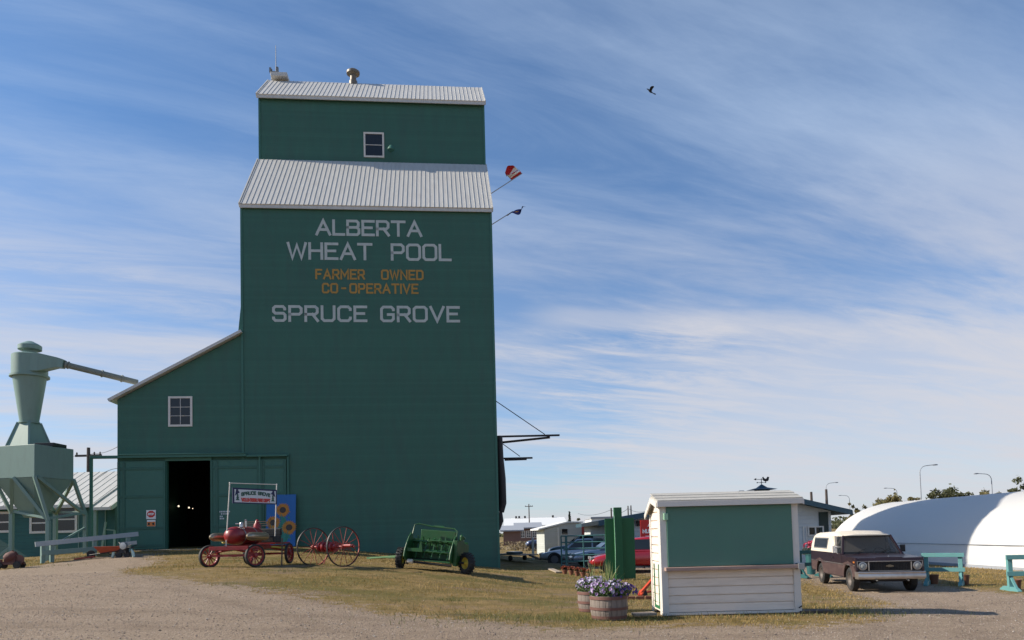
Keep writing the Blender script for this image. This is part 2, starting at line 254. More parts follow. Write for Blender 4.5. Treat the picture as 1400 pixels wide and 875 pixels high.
# ---------------------------------------------------------------- mesh helpers
class MB:
    def __init__(s): s.v = []; s.f = []; s.mi = []; s.cur = 0
    def add(s, vs, fs, T=None):
        b = len(s.v)
        for q in vs:
            q = Vector(q); s.v.append(T @ q if T is not None else q)
        for f in fs: s.f.append([b + i for i in f]); s.mi.append(s.cur)
        return s
    def box(s, c, d, T=None):
        x, y, z = c; a, b, e = d[0] / 2, d[1] / 2, d[2] / 2
        vs = [(x - a, y - b, z - e), (x + a, y - b, z - e), (x + a, y + b, z - e), (x - a, y + b, z - e), (x - a, y - b, z + e), (x + a, y - b, z + e), (x + a, y + b, z + e), (x - a, y + b, z + e)]
        return s.add(vs, [(0, 3, 2, 1), (4, 5, 6, 7), (0, 1, 5, 4), (1, 2, 6, 5), (2, 3, 7, 6), (3, 0, 4, 7)], T)
    def b2(s, p, q, T=None): return s.box([(p[i] + q[i]) / 2 for i in range(3)], [abs(q[i] - p[i]) for i in range(3)], T)
    def beam(s, a, b, wd, ht, up=(0, 0, 1)):
        a = Vector(a); b = Vector(b); d = (b - a).normalized(); up = Vector(up)
        if abs(d.dot(up)) > 0.98: up = Vector((0, 1, 0))
        r = d.cross(up).normalized() * wd / 2; u = r.cross(d).normalized() * ht / 2
        vs = [a - r - u, a + r - u, a + r + u, a - r + u, b - r - u, b + r - u, b + r + u, b - r + u]
        return s.add(vs, [(0, 3, 2, 1), (4, 5, 6, 7), (0, 1, 5, 4), (1, 2, 6, 5), (2, 3, 7, 6), (3, 0, 4, 7)])
    def tube(s, pts, r, n=8):
        pts = [Vector(q) for q in pts]; k = len(pts); rs = r if isinstance(r, (list, tuple)) else [r] * k
        b = len(s.v); pd = None
        for i, q in enumerate(pts):
            d = (pts[min(i + 1, k - 1)] - pts[max(i - 1, 0)]).normalized()
            if pd is None:
                up = Vector((0, 0, 1)) if abs(d.z) < 0.9 else Vector((1, 0, 0))
                x = d.cross(up).normalized()
            else: x = (x - d * x.dot(d)).normalized()
            y = d.cross(x); pd = d
            for j in range(n):
                a = 2 * math.pi * j / n; s.v.append(q + (x * math.cos(a) + y * math.sin(a)) * rs[i])
        for i in range(k - 1):
            for j in range(n):
                j2 = (j + 1) % n; s.f.append([b + i * n + j, b + i * n + j2, b + (i + 1) * n + j2, b + (i + 1) * n + j]); s.mi.append(s.cur)
        s.f.append([b + j for j in range(n)][::-1]); s.mi.append(s.cur)
        s.f.append([b + (k - 1) * n + j for j in range(n)]); s.mi.append(s.cur)
        return s
    def lathe(s, prof, n=24, T=None, closed=False):
        b = len(s.v); k = len(prof)
        for (r, z) in prof:
            for j in range(n):
                a = 2 * math.pi * j / n; q = Vector((r * math.cos(a), r * math.sin(a), z)); s.v.append(T @ q if T is not None else q)
        for i in range(k if closed else k - 1):
            i2 = (i + 1) % k
            for j in range(n):
                j2 = (j + 1) % n; s.f.append([b + i * n + j, b + i * n + j2, b + i2 * n + j2, b + i2 * n + j]); s.mi.append(s.cur)
        if not closed:
            s.f.append([b + j for j in range(n)][::-1]); s.mi.append(s.cur)
            s.f.append([b + (k - 1) * n + j for j in range(n)]); s.mi.append(s.cur)
        return s
    def prism(s, poly, h0, h1, T=None):
        """polygon in local xy, extruded from z=h0 to z=h1"""
        n = len(poly); vs = [(x, y, h0) for x, y in poly] + [(x, y, h1) for x, y in poly]
        fs = [list(range(n))[::-1], [n + i for i in range(n)]] + [(i, (i + 1) % n, n + (i + 1) % n, n + i) for i in range(n)]
        return s.add(vs, fs, T)
    def loft(s, rings, T=None, cap=True):
        n = len(rings[0]); vs = [q for r_ in rings for q in r_]; fs = []
        for i in range(len(rings) - 1):
            for j in range(n): fs.append((i * n + j, i * n + (j + 1) % n, (i + 1) * n + (j + 1) % n, (i + 1) * n + j))
        if cap: fs.append(list(range(n))[::-1]); fs.append([(len(rings) - 1) * n + j for j in range(n)])
        return s.add(vs, fs, T)
    def build(s, name, mats, parent=None, smooth=False, bevel=0, loc=None, rot=None, label=None, fix=True, auto=None):
        me = bpy.data.meshes.new(name); me.from_pydata([tuple(q) for q in s.v], [], s.f)
        mats = mats if isinstance(mats, (list, tuple)) else [mats]
        for m in mats: me.materials.append(M[m] if isinstance(m, str) else m)
        if len(mats) > 1: me.polygons.foreach_set('material_index', s.mi)
        if fix:
            import bmesh
            bm = bmesh.new(); bm.from_mesh(me); bmesh.ops.recalc_face_normals(bm, faces=bm.faces); bm.to_mesh(me); bm.free()
        if smooth:
            me.polygons.foreach_set('use_smooth', [True] * len(me.polygons))
            me.set_sharp_from_angle(angle=R(auto or 40))
        o = bpy.data.objects.new(name, me); C.objects.link(o)
        if parent: o.parent = parent
        if loc is not None: o.location = loc
        if rot is not None: o.rotation_euler = rot
        if bevel:
            bv = o.modifiers.new('bevel', 'BEVEL'); bv.width = bevel; bv.segments = 2; bv.limit_method = 'ANGLE'; bv.angle_limit = R(35)
        if label: o['label'] = label
        return o
def thing(name, label, cat, loc=(0, 0, 0), rz=0.0, group=None):
    o = bpy.data.objects.new(name, None); C.objects.link(o); o.empty_display_size = 0.3
    o.location = loc; o.rotation_euler = (0, 0, rz); o['label'] = label; o['category'] = cat
    if group: o['group'] = group
    return o
def solo(o, label, cat, group=None, kind=None):
    o['label'] = label; o['category'] = cat
    if group: o['group'] = group
    if kind: o['kind'] = kind
    return o
def dup(o, loc=None, rz=None, label=None, parent=None):
    c = o.copy(); C.objects.link(c)
    if parent is not None: c.parent = parent
    if loc is not None: c.location = loc
    if rz is not None: c.rotation_euler[2] = rz
    if label: c['label'] = label
    for ch in list(o.children): dup(ch, parent=c)
    return c
def fast_mesh(name, V, Fc, mats, mi=None, smooth=False):
    me = bpy.data.meshes.new(name); V = np.asarray(V, np.float32); Fc = np.asarray(Fc, np.int32); k = Fc.shape[1]
    me.vertices.add(len(V)); me.vertices.foreach_set('co', V.ravel())
    me.loops.add(Fc.size); me.loops.foreach_set('vertex_index', Fc.ravel())
    me.polygons.add(len(Fc)); me.polygons.foreach_set('loop_start', np.arange(0, Fc.size, k, dtype=np.int32))
    for m in mats: me.materials.append(M[m] if isinstance(m, str) else m)
    if mi is not None: me.polygons.foreach_set('material_index', np.asarray(mi, np.int32))
    if smooth: me.polygons.foreach_set('use_smooth', np.ones(len(Fc), bool))
    me.update(calc_edges=True); me.validate()
    o = bpy.data.objects.new(name, me); C.objects.link(o)
    return o
AXY = Matrix.Rotation(R(90), 4, 'X')      # lathe axis z -> -y (wheels turn about local y)
AXX = Matrix.Rotation(R(90), 4, 'Y')      # lathe axis z -> x

# stroke lettering: every glyph is a set of centre lines in a box 0..w x 0..1, drawn as a bevelled ribbon
_c = 0.16
GL = {
 'A': (.9, [[(0, 0), (.45, 1), (.9, 0)], [(.18, .34), (.72, .34)]]),
 'B': (.78, [[(0, 0), (0, 1), (.62, 1), (.74, .88), (.74, .64), (.62, .53), (0, .53)], [(.62, .53), (.78, .41), (.78, .12), (.66, 0), (0, 0)]]),
 'C': (.78, [[(.78, .8), (.78, .86), (.64, 1), (.14, 1), (0, .86), (0, .14), (.14, 0), (.64, 0), (.78, .14), (.78, .2)]]),
 'D': (.8, [[(0, 0), (0, 1), (.62, 1), (.8, .84), (.8, .16), (.62, 0), (0, 0)]]),
 'E': (.74, [[(.74, 1), (0, 1), (0, 0), (.74, 0)], [(0, .52), (.6, .52)]]),
 'F': (.72, [[(.72, 1), (0, 1), (0, 0)], [(0, .52), (.58, .52)]]),
 'G': (.82, [[(.8, .8), (.8, .86), (.66, 1), (.14, 1), (0, .86), (0, .14), (.14, 0), (.66, 0), (.8, .14), (.8, .46), (.45, .46)]]),
 'H': (.8, [[(0, 0), (0, 1)], [(.8, 0), (.8, 1)], [(0, .52), (.8, .52)]]),
 'I': (.0, [[(0, 0), (0, 1)]]),
 'L': (.7, [[(0, 1), (0, 0), (.7, 0)]]),
 'M': (.95, [[(0, 0), (0, 1), (.475, .3), (.95, 1), (.95, 0)]]),
 'N': (.8, [[(0, 0), (0, 1), (.8, 0), (.8, 1)]]),
 'O': (.84, [[(.14, 0), (0, .14), (0, .86), (.14, 1), (.7, 1), (.84, .86), (.84, .14), (.7, 0), (.14, 0)]]),
 'P': (.76, [[(0, 0), (0, 1), (.62, 1), (.76, .87), (.76, .58), (.62, .45), (0, .45)]]),
 'R': (.78, [[(0, 0), (0, 1), (.62, 1), (.76, .87), (.76, .58), (.62, .45), (0, .45)], [(.45, .45), (.78, 0)]]),
 'S': (.76, [[(.74, .82), (.74, .87), (.62, 1), (.12, 1), (0, .88), (0, .64), (.12, .52), (.64, .52), (.76, .4), (.76, .12), (.64, 0), (.12, 0), (0, .13), (0, .18)]]),
 'T': (.84, [[(0, 1), (.84, 1)], [(.42, 1), (.42, 0)]]),
 'U': (.8, [[(0, 1), (0, .14), (.14, 0), (.66, 0), (.8, .14), (.8, 1)]]),
 'V': (.86, [[(0, 1), (.43, 0), (.86, 1)]]),
 'W': (1.15, [[(0, 1), (.28, 0), (.575, .9), (.87, 0), (1.15, 1)]]),
 'X': (.8, [[(0, 0), (.8, 1)], [(0, 1), (.8, 0)]]),
 'Y': (.84, [[(0, 1), (.42, .5), (.84, 1)], [(.42, .5), (.42, 0)]]),
 '-': (.42, [[(0, .5), (.42, .5)]]),
}
def ribbon(mb, pts, wd, z0, z1, T):
    pts = [Vector((x, y, 0)) for x, y in pts]; n = len(pts); Lf = []; Rg = []
    closed = (pts[0] - pts[-1]).length < 1e-6
    for i in range(n):
        a = pts[i] - pts[i - 1] if i > 0 else (pts[0] - pts[-2] if closed else None)
        b = pts[i + 1] - pts[i] if i < n - 1 else (pts[1] - pts[0] if closed else None)
        da = a.normalized() if a is not None else b.normalized(); db = b.normalized() if b is not None else da
        na = Vector((-da.y, da.x, 0)); nb = Vector((-db.y, db.x, 0)); m = (na + nb)
        if m.length < 0.2: m = na
        m = m.normalized(); k = min(1.0 / max(0.35, m.dot(na)), 2.2)
        q = pts[i].copy()
        if not closed:
            if i == 0: q -= db * wd / 2
            if i == n - 1: q += da * wd / 2
        Lf.append(q + m * k * wd / 2); Rg.append(q - m * k * wd / 2)
    vs = []; fs = []
    for i in range(n):
        for q in (Lf[i], Rg[i]):
            vs.append((q.x, q.y, z1)); vs.append((q.x, q.y, z0))
    for i in range(n - 1):
        a = i * 4; b = a + 4
        fs += [(a, a + 2, b + 2, b), (a, b, b + 1, a + 1), (a + 2, a + 3, b + 3, b + 2)]
    fs += [(0, 1, 3, 2), (4 * n - 4, 4 * n - 2, 4 * n - 1, 4 * n - 3)]
    mb.add(vs, fs, T)
def text(mb, s, width, height, stroke, T, depth=0.006, gap=0.30, space=0.75, arch=0.0, word=None):
    """writes s so that it spans 0..width and 0..height in T's xy plane (outer edges of the strokes)"""
    tot = 0; pos = []; wi = 0
    for ch in s:
        if ch == ' ': tot += space; wi += 1; continue
        pos.append((ch, tot, wi)); tot += GL[ch][0] + gap
    tot -= gap
    hs = height - stroke; kx = (width - stroke) / tot; k = 0
    for ch, x0, wi in pos:
        if word is not None and wi != word: continue
        for pl in GL[ch][1]:
            k += 1
            pts = []
            for (x, y) in pl:
                X = stroke / 2 + (x0 + x) * kx; Yy = stroke / 2 + y * hs
                if arch: t = (X / width - .5) * 2; Yy += arch * (1 - t * t)
                pts.append((X, Yy))
            ribbon(mb, pts, stroke, 0, depth + 0.0006 * (k % 5), T)
def words(s, width, height, stroke, T, depth, gap, space, arch, name, mt, parent):
    for i in range(len(s.split())): mb = MB(); text(mb, s, width, height, stroke, T, depth, gap, space, arch, i); mb.build(name, mt, parent)
def facing(org, xdir, zoff=0.0):
    """plane with x along xdir (horizontal), y up, z towards the viewer's side"""
    x = Vector(xdir).normalized(); y = Vector((0, 0, 1)); z = x.cross(y)
    m = Matrix.Identity(4)
    for i in range(3): m[i][0] = x[i]; m[i][1] = y[i]; m[i][2] = z[i]; m[i][3] = org[i] + z[i] * zoff
    return m
# ---------------------------------------------------------------- the elevator's own frame (u along the front, d back, z up)
E0 = P(330, 285, 33.0); PSI = R(5.58)
EU = Vector((math.cos(PSI), math.sin(PSI), 0)); EN = Vector((-math.sin(PSI), math.cos(PSI), 0))
def E(u, d, z): q = E0 + EU * u + EN * d; return Vector((q.x, q.y, z))
def W(px, py, d0=0.0):
    d = Vector(ray(px, py)); o = E0 + EN * d0; cpt = Vector((0, 0, EYE)); t = (o - cpt).dot(EN) / d.dot(EN); q = cpt + d * t
    return ((q - E0).dot(EU), q.z)

# ---------------------------------------------------------------- terrain
cps = []
def cp(px, py, Y): q = P(px, py, Y); cps.append((q.x, q.y, q.z))
for u, z in ((-5.44, 1.40), (-3.4, 1.38), (-1.4, 1.38), (1.0, 1.40), (2.8, 1.38)): cps.append(tuple(E(u, 0, z)))
for px, py in ((490, 754), (540, 757), (600, 766), (645, 773), (684, 777)):
    u, z = W(px, py); cps.append(tuple(E(u, 0, z)))
for a in ((60, 766, 30.5), (0, 769, 30.5), (16, 777, 27), (-150, 778, 30), (285, 776, 22.5), (350, 776, 22.5), (332, 771.5, 25.4), (402, 771.5, 25.4), (470, 778, 22.8), (429, 772, 23.9),
          (545, 776, 24.6), (636, 784.5, 23.7), (720, 800, 23), (760, 790, 27), (880, 780, 31), (757, 770, 40), (0, 875, 11), (350, 875, 11), (700, 875, 11.2), (1400, 862, 12), (1310, 803, 22.4), (1385, 810, 20.3), (710, 769, 36)): cp(*a)
cps += [(2.85, 14.2, 0.0), (5.55, 14.2, 0), (10.07, 21.9, -.28), (10.65, 25.36, -.28), (12, 23, -.29), (20.8, 33.8, -.35), (19.5, 28, -.32), (11, 38, -.1), (17, 38, -.25), (3, 45, 0), (22, 50, -.3), (32, 30, -.35), (22, 14, -.25),
        (-6, 47, .9), (-16, 46, 1.0), (-32, 42, .9), (-27, 24, .9), (-32, 12, .4), (5, 62, 0), (-20, 70, .6), (30, 65, -.3), (0, -12, 0), (30, -12, -.2), (-30, -12, .2), (0, 5, .02)]
cps = np.array(cps); _n = len(cps)
def _tps(r2): return np.where(r2 > 1e-9, r2 * np.log(np.maximum(r2, 1e-9)), 0.0)
_A = _tps(((cps[:, None, :2] - cps[None, :, :2]) ** 2).sum(-1)) + np.eye(_n) * 1.5
_B = np.c_[np.ones(_n), cps[:, :2]]
_w = np.linalg.solve(np.block([[_A, _B], [_B.T, np.zeros((3, 3))]]), np.r_[cps[:, 2], 0, 0, 0])
def tzn(x, y):
    x = np.atleast_1d(np.asarray(x, float)); y = np.atleast_1d(np.asarray(y, float)); out = np.zeros(x.shape)
    q = np.c_[x.ravel(), y.ravel()]; r_ = np.zeros(len(q))
    for i in range(0, len(q), 20000):
        s_ = q[i:i + 20000]; r_[i:i + 20000] = _tps(((s_[:, None] - cps[None, :, :2]) ** 2).sum(-1)) @ _w[:_n] + np.c_[np.ones(len(s_)), s_] @ _w[_n:]
    r_ = np.clip(r_, -0.6, 1.6)
    dx = np.maximum(np.abs(q[:, 0]) - 32, 0); dy = np.maximum(np.maximum(q[:, 1] - 65, -12 - q[:, 1]), 0)
    k = np.clip(1 - np.hypot(dx, dy) / 60, 0, 1); k = k * k * (3 - 2 * k)
    return (r_ * k + (-0.1) * (1 - k)).reshape(x.shape)
def tz(x, y): return float(tzn(x, y)[0])
def onground(px, py):
    d = ray(px, py); t = 5.0
    while t < 400:
        q = np.array([0, 0, EYE]) + d * t
        if q[2] <= tz(q[0], q[1]): break
        t *= 1.004
    return Vector(q)
gp = [(0, 780), (60, 771), (110, 764), (165, 757), (216, 757), (204, 767), (182, 779), (205, 789), (262, 797), (330, 804), (385, 812), (440, 823), (515, 833), (600, 842), (700, 851), (770, 856), (850, 859), (960, 857), (1100, 859), (1180, 852), (1222, 840), (1172, 816), (1122, 801), (1096, 792)]
GP = [(-40., 24.)] + [tuple(onground(*q)[:2]) for q in gp] + [(6.4, 20), (6.2, 26), (5.0, 30.5), (2.2, 36), (2.5, 48), (5, 52), (8, 36.5), (14, 34), (15.0, 29)]
GP += [tuple(onground(*q)[:2]) for q in ((1262, 798), (1330, 807), (1400, 816))] + [(22, 20), (45, 16), (60, -40), (-60, -40)]
GPa = np.array(GP)
def gsd(x, y):
    """signed distance to the gravel's edge, positive inside"""
    x = np.asarray(x, float); y = np.asarray(y, float); ins = np.zeros(x.shape, bool); dm = np.full(x.shape, 1e9)
    for i in range(len(GPa)):
        x1, y1 = GPa[i]; x2, y2 = GPa[(i + 1) % len(GPa)]
        c = ((y1 > y) != (y2 > y)); xi = (x2 - x1) * (y - y1) / (y2 - y1 + 1e-12) + x1; ins ^= c & (x < xi)
        L2 = (x2 - x1) ** 2 + (y2 - y1) ** 2; t = np.clip(((x - x1) * (x2 - x1) + (y - y1) * (y2 - y1)) / L2, 0, 1)
        dm = np.minimum(dm, np.hypot(x - x1 - t * (x2 - x1), y - y1 - t * (y2 - y1)))
    return np.where(ins, dm, -dm)
nr = np.random.default_rng(5)
_ph = nr.uniform(0, 6.28, (14, 2)); _di = nr.uniform(0, 6.28, 14)
def wob(x, y, k=1.0):
    """cheap smooth noise, about -1..1"""
    s_ = 0
    for i in range(14):
        f_ = k * (0.25 * 1.42 ** i); s_ = s_ + np.sin(f_ * (x * math.cos(_di[i]) + y * math.sin(_di[i])) + _ph[i, 0]) / (1 + .35 * i)
    return s_ / 2.6
xs = np.r_[-np.geomspace(33, 9000, 26)[::-1], np.arange(-32, 33, .25), np.geomspace(33.5, 9000, 26)]
ys = np.r_[-np.geomspace(13, 3000, 14)[::-1], np.arange(-12, 8, 1.0), np.arange(8, 36, .2), np.arange(36, 66, .5), np.geomspace(67, 12000, 30)]
GX, GY = np.meshgrid(xs, ys); GZ = tzn(GX, GY)
near = (np.abs(GX) < 32) & (GY > 8) & (GY < 62)
GZ = GZ + np.where(near, 0.018 * wob(GX, GY, 3.0) + .008 * wob(GY, GX, 9.0), 0)
GS = gsd(GX, GY) + 0.45 * wob(GX, GY, 2.2)
V = np.c_[GX.ravel(), GY.ravel(), GZ.ravel()]
nx_, ny_ = len(xs), len(ys)
ii = (np.arange(ny_ - 1)[:, None] * nx_ + np.arange(nx_ - 1)[None]).ravel()
FQ = np.c_[ii, ii + 1, ii + nx_ + 1, ii + nx_]
fg = (GS.ravel()[FQ].mean(1) > 0)
def ground_material():
    m = bpy.data.materials.new('gravel_and_dry_turf'); m.use_nodes = True; t = m.node_tree; n = t.nodes; l = t.links; b = n['Principled BSDF']; b.inputs['Roughness'].default_value = 0.92; b.inputs['Specular IOR Level'].default_value = 0.2
    c = n.new('ShaderNodeTexCoord'); O = c.outputs['Object']
    def noise(sc, det=6, ro=.65, st=None):
        x = n.new('ShaderNodeTexNoise'); x.inputs['Scale'].default_value = sc; x.inputs['Detail'].default_value = det; x.inputs['Roughness'].default_value = ro
        if st:
            mp = n.new('ShaderNodeMapping'); mp.inputs['Scale'].default_value = st; l.new(O, mp.inputs[0]); l.new(mp.outputs[0], x.inputs[0])
        else: l.new(O, x.inputs[0])
        return x.outputs[0]
    def rng(a, lo, hi, o0=0., o1=1.):
        x = n.new('ShaderNodeMapRange'); l.new(a, x.inputs[0]); x.inputs[1].default_value = lo; x.inputs[2].default_value = hi; x.inputs[3].default_value = o0; x.inputs[4].default_value = o1; return x.outputs[0]
    def mix(f, a, b_, bl='MIX'):
        x = n.new('ShaderNodeMix'); x.data_type = 'RGBA'; x.blend_type = bl
        if isinstance(f, float): x.inputs[0].default_value = f
        else: l.new(f, x.inputs[0])
        for s_, q in ((6, a), (7, b_)):
            if isinstance(q, tuple): x.inputs[s_].default_value = q + (1,)
            else: l.new(q, x.inputs[s_])
        return x.outputs[2]
    # gravel: stones of many tones
    vo = n.new('ShaderNodeTexVoronoi'); vo.inputs['Scale'].default_value = 44; l.new(O, vo.inputs[0])
    hs = n.new('ShaderNodeSeparateColor'); l.new(vo.outputs['Color'], hs.inputs[0])
    g = mix(rng(noise(0.35, 5), .35, .65), (.385, .278, .182), (.475, .35, .235))
    g = mix(rng(hs.outputs[0], 0, 1), mix(.55, g, (.12, .085, .062)), mix(.40, g, (.54, .46, .37)))
    g = mix(rng(noise(55, 3), .35, .7, 0, .55), g, (.20, .15, .12))
    g = mix(rng(noise(1.6, 7, .7, (.35, 1, 1)), .50, .68, 0, .55), g, (.225, .168, .12))
    # turf: dry straw, green patches, bare earth
    tf = mix(rng(noise(2.4, 8, .75), .35, .65), (.18, .128, .036), (.38, .26, .115))
    tf = mix(rng(noise(0.55, 6, .62, (.45, 1, 1)), .47, .60, 0, .8), tf, (.135, .125, .030))
    tf = mix(rng(noise(0.8, 8, .72, (.4, 1, 1)), .53, .64, 0, .85), tf, (.29, .20, .135))
    tf = mix(rng(noise(1.7, 7, .7, (.35, 1.3, 1)), .60, .70, 0, .7), tf, (.075, .062, .026))
    tf = mix(rng(noise(38, 4, .7), .4, .7, 0, .6), tf, (.075, .055, .026))
    at = n.new('ShaderNodeAttribute'); at.attribute_name = 'gravel'
    ad = n.new('ShaderNodeMath'); ad.operation = 'ADD'; l.new(at.outputs['Fac'], ad.inputs[0]); l.new(rng(noise(3.5, 8, .75), .3, .7, -.55, .55), ad.inputs[1])
    tk_ = n.new('ShaderNodeAttribute'); tk_.attribute_name = 'track'; tm = n.new('ShaderNodeMath'); tm.operation = 'MULTIPLY'; l.new(tk_.outputs['Fac'], tm.inputs[0]); l.new(rng(noise(2.2, 6, .7), .3, .6), tm.inputs[1])
    g = mix(tm.outputs[0], g, mix(.55, g, (.20, .145, .10)))
    k = rng(ad.outputs[0], .35, .65)
    l.new(mix(k, tf, g), b.inputs['Base Color'])
    vb = n.new('ShaderNodeMath'); vb.operation = 'MULTIPLY'; l.new(vo.outputs['Distance'], vb.inputs[0]); vb.inputs[1].default_value = -1.0
    hb = n.new('ShaderNodeMath'); hb.operation = 'ADD'; l.new(vb.outputs[0], hb.inputs[0]); l.new(noise(60, 5, .7), hb.inputs[1])
    h2 = n.new('ShaderNodeMath'); h2.operation = 'ADD'; l.new(hb.outputs[0], h2.inputs[0]); l.new(noise(6, 6, .7), h2.inputs[1])
    bp = n.new('ShaderNodeBump'); bp.inputs['Strength'].default_value = 0.85; bp.inputs['Distance'].default_value = 0.028; l.new(h2.outputs[0], bp.inputs['Height']); l.new(bp.outputs[0], b.inputs['Normal'])
    return m
M['ground'] = ground_material()
gv = np.clip(GS.ravel() / 1.6 + .5, 0, 1)
# wheel ruts where vehicles turn across the gravel
TR = np.zeros(len(V))
for pts in ([(-30, 13.2), (-14, 13.6), (-6, 12.9), (2, 12.2), (9, 12.6), (16, 14)], [(1.5, 8), (-3.2, 13.5), (-7.5, 18), (-11.5, 23), (-14.2, 30)], [(5, 9), (8.5, 16), (10.6, 22), (11.5, 27)], [(18, 17.5), (12, 16.6), (7, 13.2), (-2, 10.2)]):
    q = np.array(pts, float); dm = np.full(len(V), 1e9)
    for i in range(len(q) - 1):
        d = q[i + 1] - q[i]; t_ = np.clip(((V[:, :2] - q[i]) @ d) / (d @ d), 0, 1); dm = np.minimum(dm, np.hypot(*(V[:, :2] - q[i] - t_[:, None] * d).T))
    dm = dm + .18 * wob(V[:, 0], V[:, 1], 1.6); TR = np.maximum(TR, np.exp(-((np.abs(dm) - .75) / .2) ** 2))
for nm, sel in (('ground', ~fg), ('gravel_lot', fg)):
    used = np.unique(FQ[sel]); rm = np.full(len(V), -1); rm[used] = np.arange(len(used))
    o = fast_mesh(nm, V[used], rm[FQ[sel]], ['ground'], smooth=True)
    a = o.data.attributes.new('gravel', 'FLOAT', 'POINT'); a.data.foreach_set('value', gv[used].astype(np.float32))
    a = o.data.attributes.new('track', 'FLOAT', 'POINT'); a.data.foreach_set('value', TR[used].astype(np.float32))
    o['kind'] = 'structure'; o['label'] = 'dry patchy prairie turf around the elevator' if nm == 'ground' else 'pinkish loose gravel yard in the foreground'

# loose stones on the gravel and short dry blades on the turf: nobody could count them
def scatter(n_, x0, x1, y0, y1, keep):
    # denser nearby: sample along y with 1/y
    y = y0 * (y1 / y0) ** nr.random(n_); x = nr.uniform(x0, x1, n_) ; ok = (np.abs(x) < y * .78 + 1.5) & keep(x, y)
    return x[ok], y[ok]
x, y = scatter(95000, -16, 16, 10.6, 22, lambda x, y: gsd(x, y) + .45 * wob(x, y, 2.2) > .1 - 2.2 * nr.random(len(x)) ** 3)
z = tzn(x, y) + 0.018 * wob(x, y, 3.0) + .008 * wob(y, x, 9.0)
k = len(x); sz = 0.004 + 0.013 * nr.random(k) ** 4; sz[nr.random(k) < .004] += nr.uniform(.006, .018)
oc = np.array([(1, 0, 0), (0, 1, 0), (-1, 0, 0), (0, -1, 0), (0, 0, .7), (0, 0, -.5)], float)
an = nr.uniform(0, 6.28, k); ca, sa = np.cos(an), np.sin(an)
pv = oc[None] * sz[:, None, None] * nr.uniform(.6, 1.3, (k, 6, 1))
pv = np.stack([pv[..., 0] * ca[:, None] - pv[..., 1] * sa[:, None], pv[..., 0] * sa[:, None] + pv[..., 1] * ca[:, None], pv[..., 2]], -1) + np.c_[x, y, z + .002][:, None]
of = np.array([(0, 1, 4), (1, 2, 4), (2, 3, 4), (3, 0, 4), (1, 0, 5), (2, 1, 5), (3, 2, 5), (0, 3, 5)])
M['st1'] = pm('pale_stone', (.44, .38, .33), .85, var=.2, scale=30); M['st2'] = pm('tan_stone', (.28, .21, .17), .85, var=.3, scale=30); M['st3'] = pm('dark_stone', (.12, .095, .085), .85, var=.3, scale=30)
o = fast_mesh('gravel_stones', pv.reshape(-1, 3), (of[None] + 6 * np.arange(k)[:, None, None]).reshape(-1, 3), ['st1', 'st2', 'st3'], np.repeat(nr.choice(3, k, p=(.3, .45, .25)), 8))
solo(o, 'small loose stones strewn over the gravel yard', 'gravel', kind='stuff')
x, y = scatter(300000, -22, 27, 11.5, 34, lambda x, y: (gsd(x, y) + .45 * wob(x, y, 2.2) < .25) & (wob(x, y, 2.6) > nr.uniform(-.9, 1.1, len(x))))
ok = ~((x > 2.8) & (x < 5.6) & (y > 14.2) & (y < 15.4)); x, y = x[ok], y[ok]
e_ = (np.c_[x, y] - np.array(E0[:2])) ; eu = e_ @ np.array(EU[:2]); ed = e_ @ np.array(EN[:2]); ok = ~((ed > -.05) & (eu > -5.5) & (eu < 11.7)); x, y = x[ok], y[ok]
z = tzn(x, y); k = len(x); hgt = (0.018 + 0.05 * nr.random(k) ** 2) * (1 + .5 * wob(x, y, 1.3)); hgt = np.maximum(hgt, .012)
an = nr.uniform(0, 6.28, k); wd = 0.004 + .0045 * nr.random(k); ln = nr.uniform(-.8, .8, (k, 2)) * hgt[:, None]
wd *= 1 + np.maximum(y - 16, 0) / 10
b0 = np.c_[x, y, z - .004]; dv = np.c_[np.cos(an), np.sin(an), np.zeros(k)] * wd[:, None]
tv = np.stack([b0 - dv, b0 + dv, b0 + np.c_[ln, hgt]], 1).reshape(-1, 3)
o = fast_mesh('grass', tv, np.arange(3 * k).reshape(-1, 3), ['drygrass']); solo(o, 'short dry yellowing grass on the mound and verges', 'grass', kind='stuff')
# longer green tufts: along the gravel edge, round the booth and barrels, along the elevator foot
tx, ty = [], []
for (cx, cy, sx, sy, n_) in ((2.2, 13.9, 1.0, .35, 900), (4.2, 13.95, 1.6, .14, 500), (.9, 13.5, 1.6, .6, 900), (-.8, 13.9, 1.6, .6, 500), (6.6, 14.0, 1.0, .3, 700), (2.0, 16.5, 1.2, .8, 900), (18.5, 24.3, 3, .7, 900), (-16.8, 26.6, 1.2, .5, 300), (-14, 29.6, 3, .3, 500), (-2.5, 31, 2.5, 1.0, 900)):
    tx += list(nr.normal(cx, sx, n_)); ty += list(nr.normal(cy, sy, n_))
for i in range(70):
    cx, cy = nr.uniform(-13, 9), nr.uniform(14.5, 29)
    if gsd(np.array([cx]), np.array([cy]))[0] < .3: n_ = int(nr.uniform(30, 160)); s_ = nr.uniform(.12, .5); tx += list(nr.normal(cx, s_ * 1.8, n_)); ty += list(nr.normal(cy, s_, n_))
tx, ty = np.array(tx), np.array(ty); ok = ~((tx > 2.75) & (tx < 5.65) & (ty > 14.1) & (ty < 15.5)); tx, ty = tx[ok], ty[ok]; k = len(tx); z = tzn(tx, ty)
hgt = .025 + .11 * nr.random(k) ** 3; an = nr.uniform(0, 6.28, k); wd = .004 + .004 * nr.random(k); b0 = np.c_[tx, ty, z - .005]; dv = np.c_[np.cos(an), np.sin(an), np.zeros(k)] * wd[:, None]
tv = np.stack([b0 - dv, b0 + dv, b0 + np.c_[nr.uniform(-.7, .7, (k, 2)) * hgt[:, None], hgt]], 1).reshape(-1, 3)
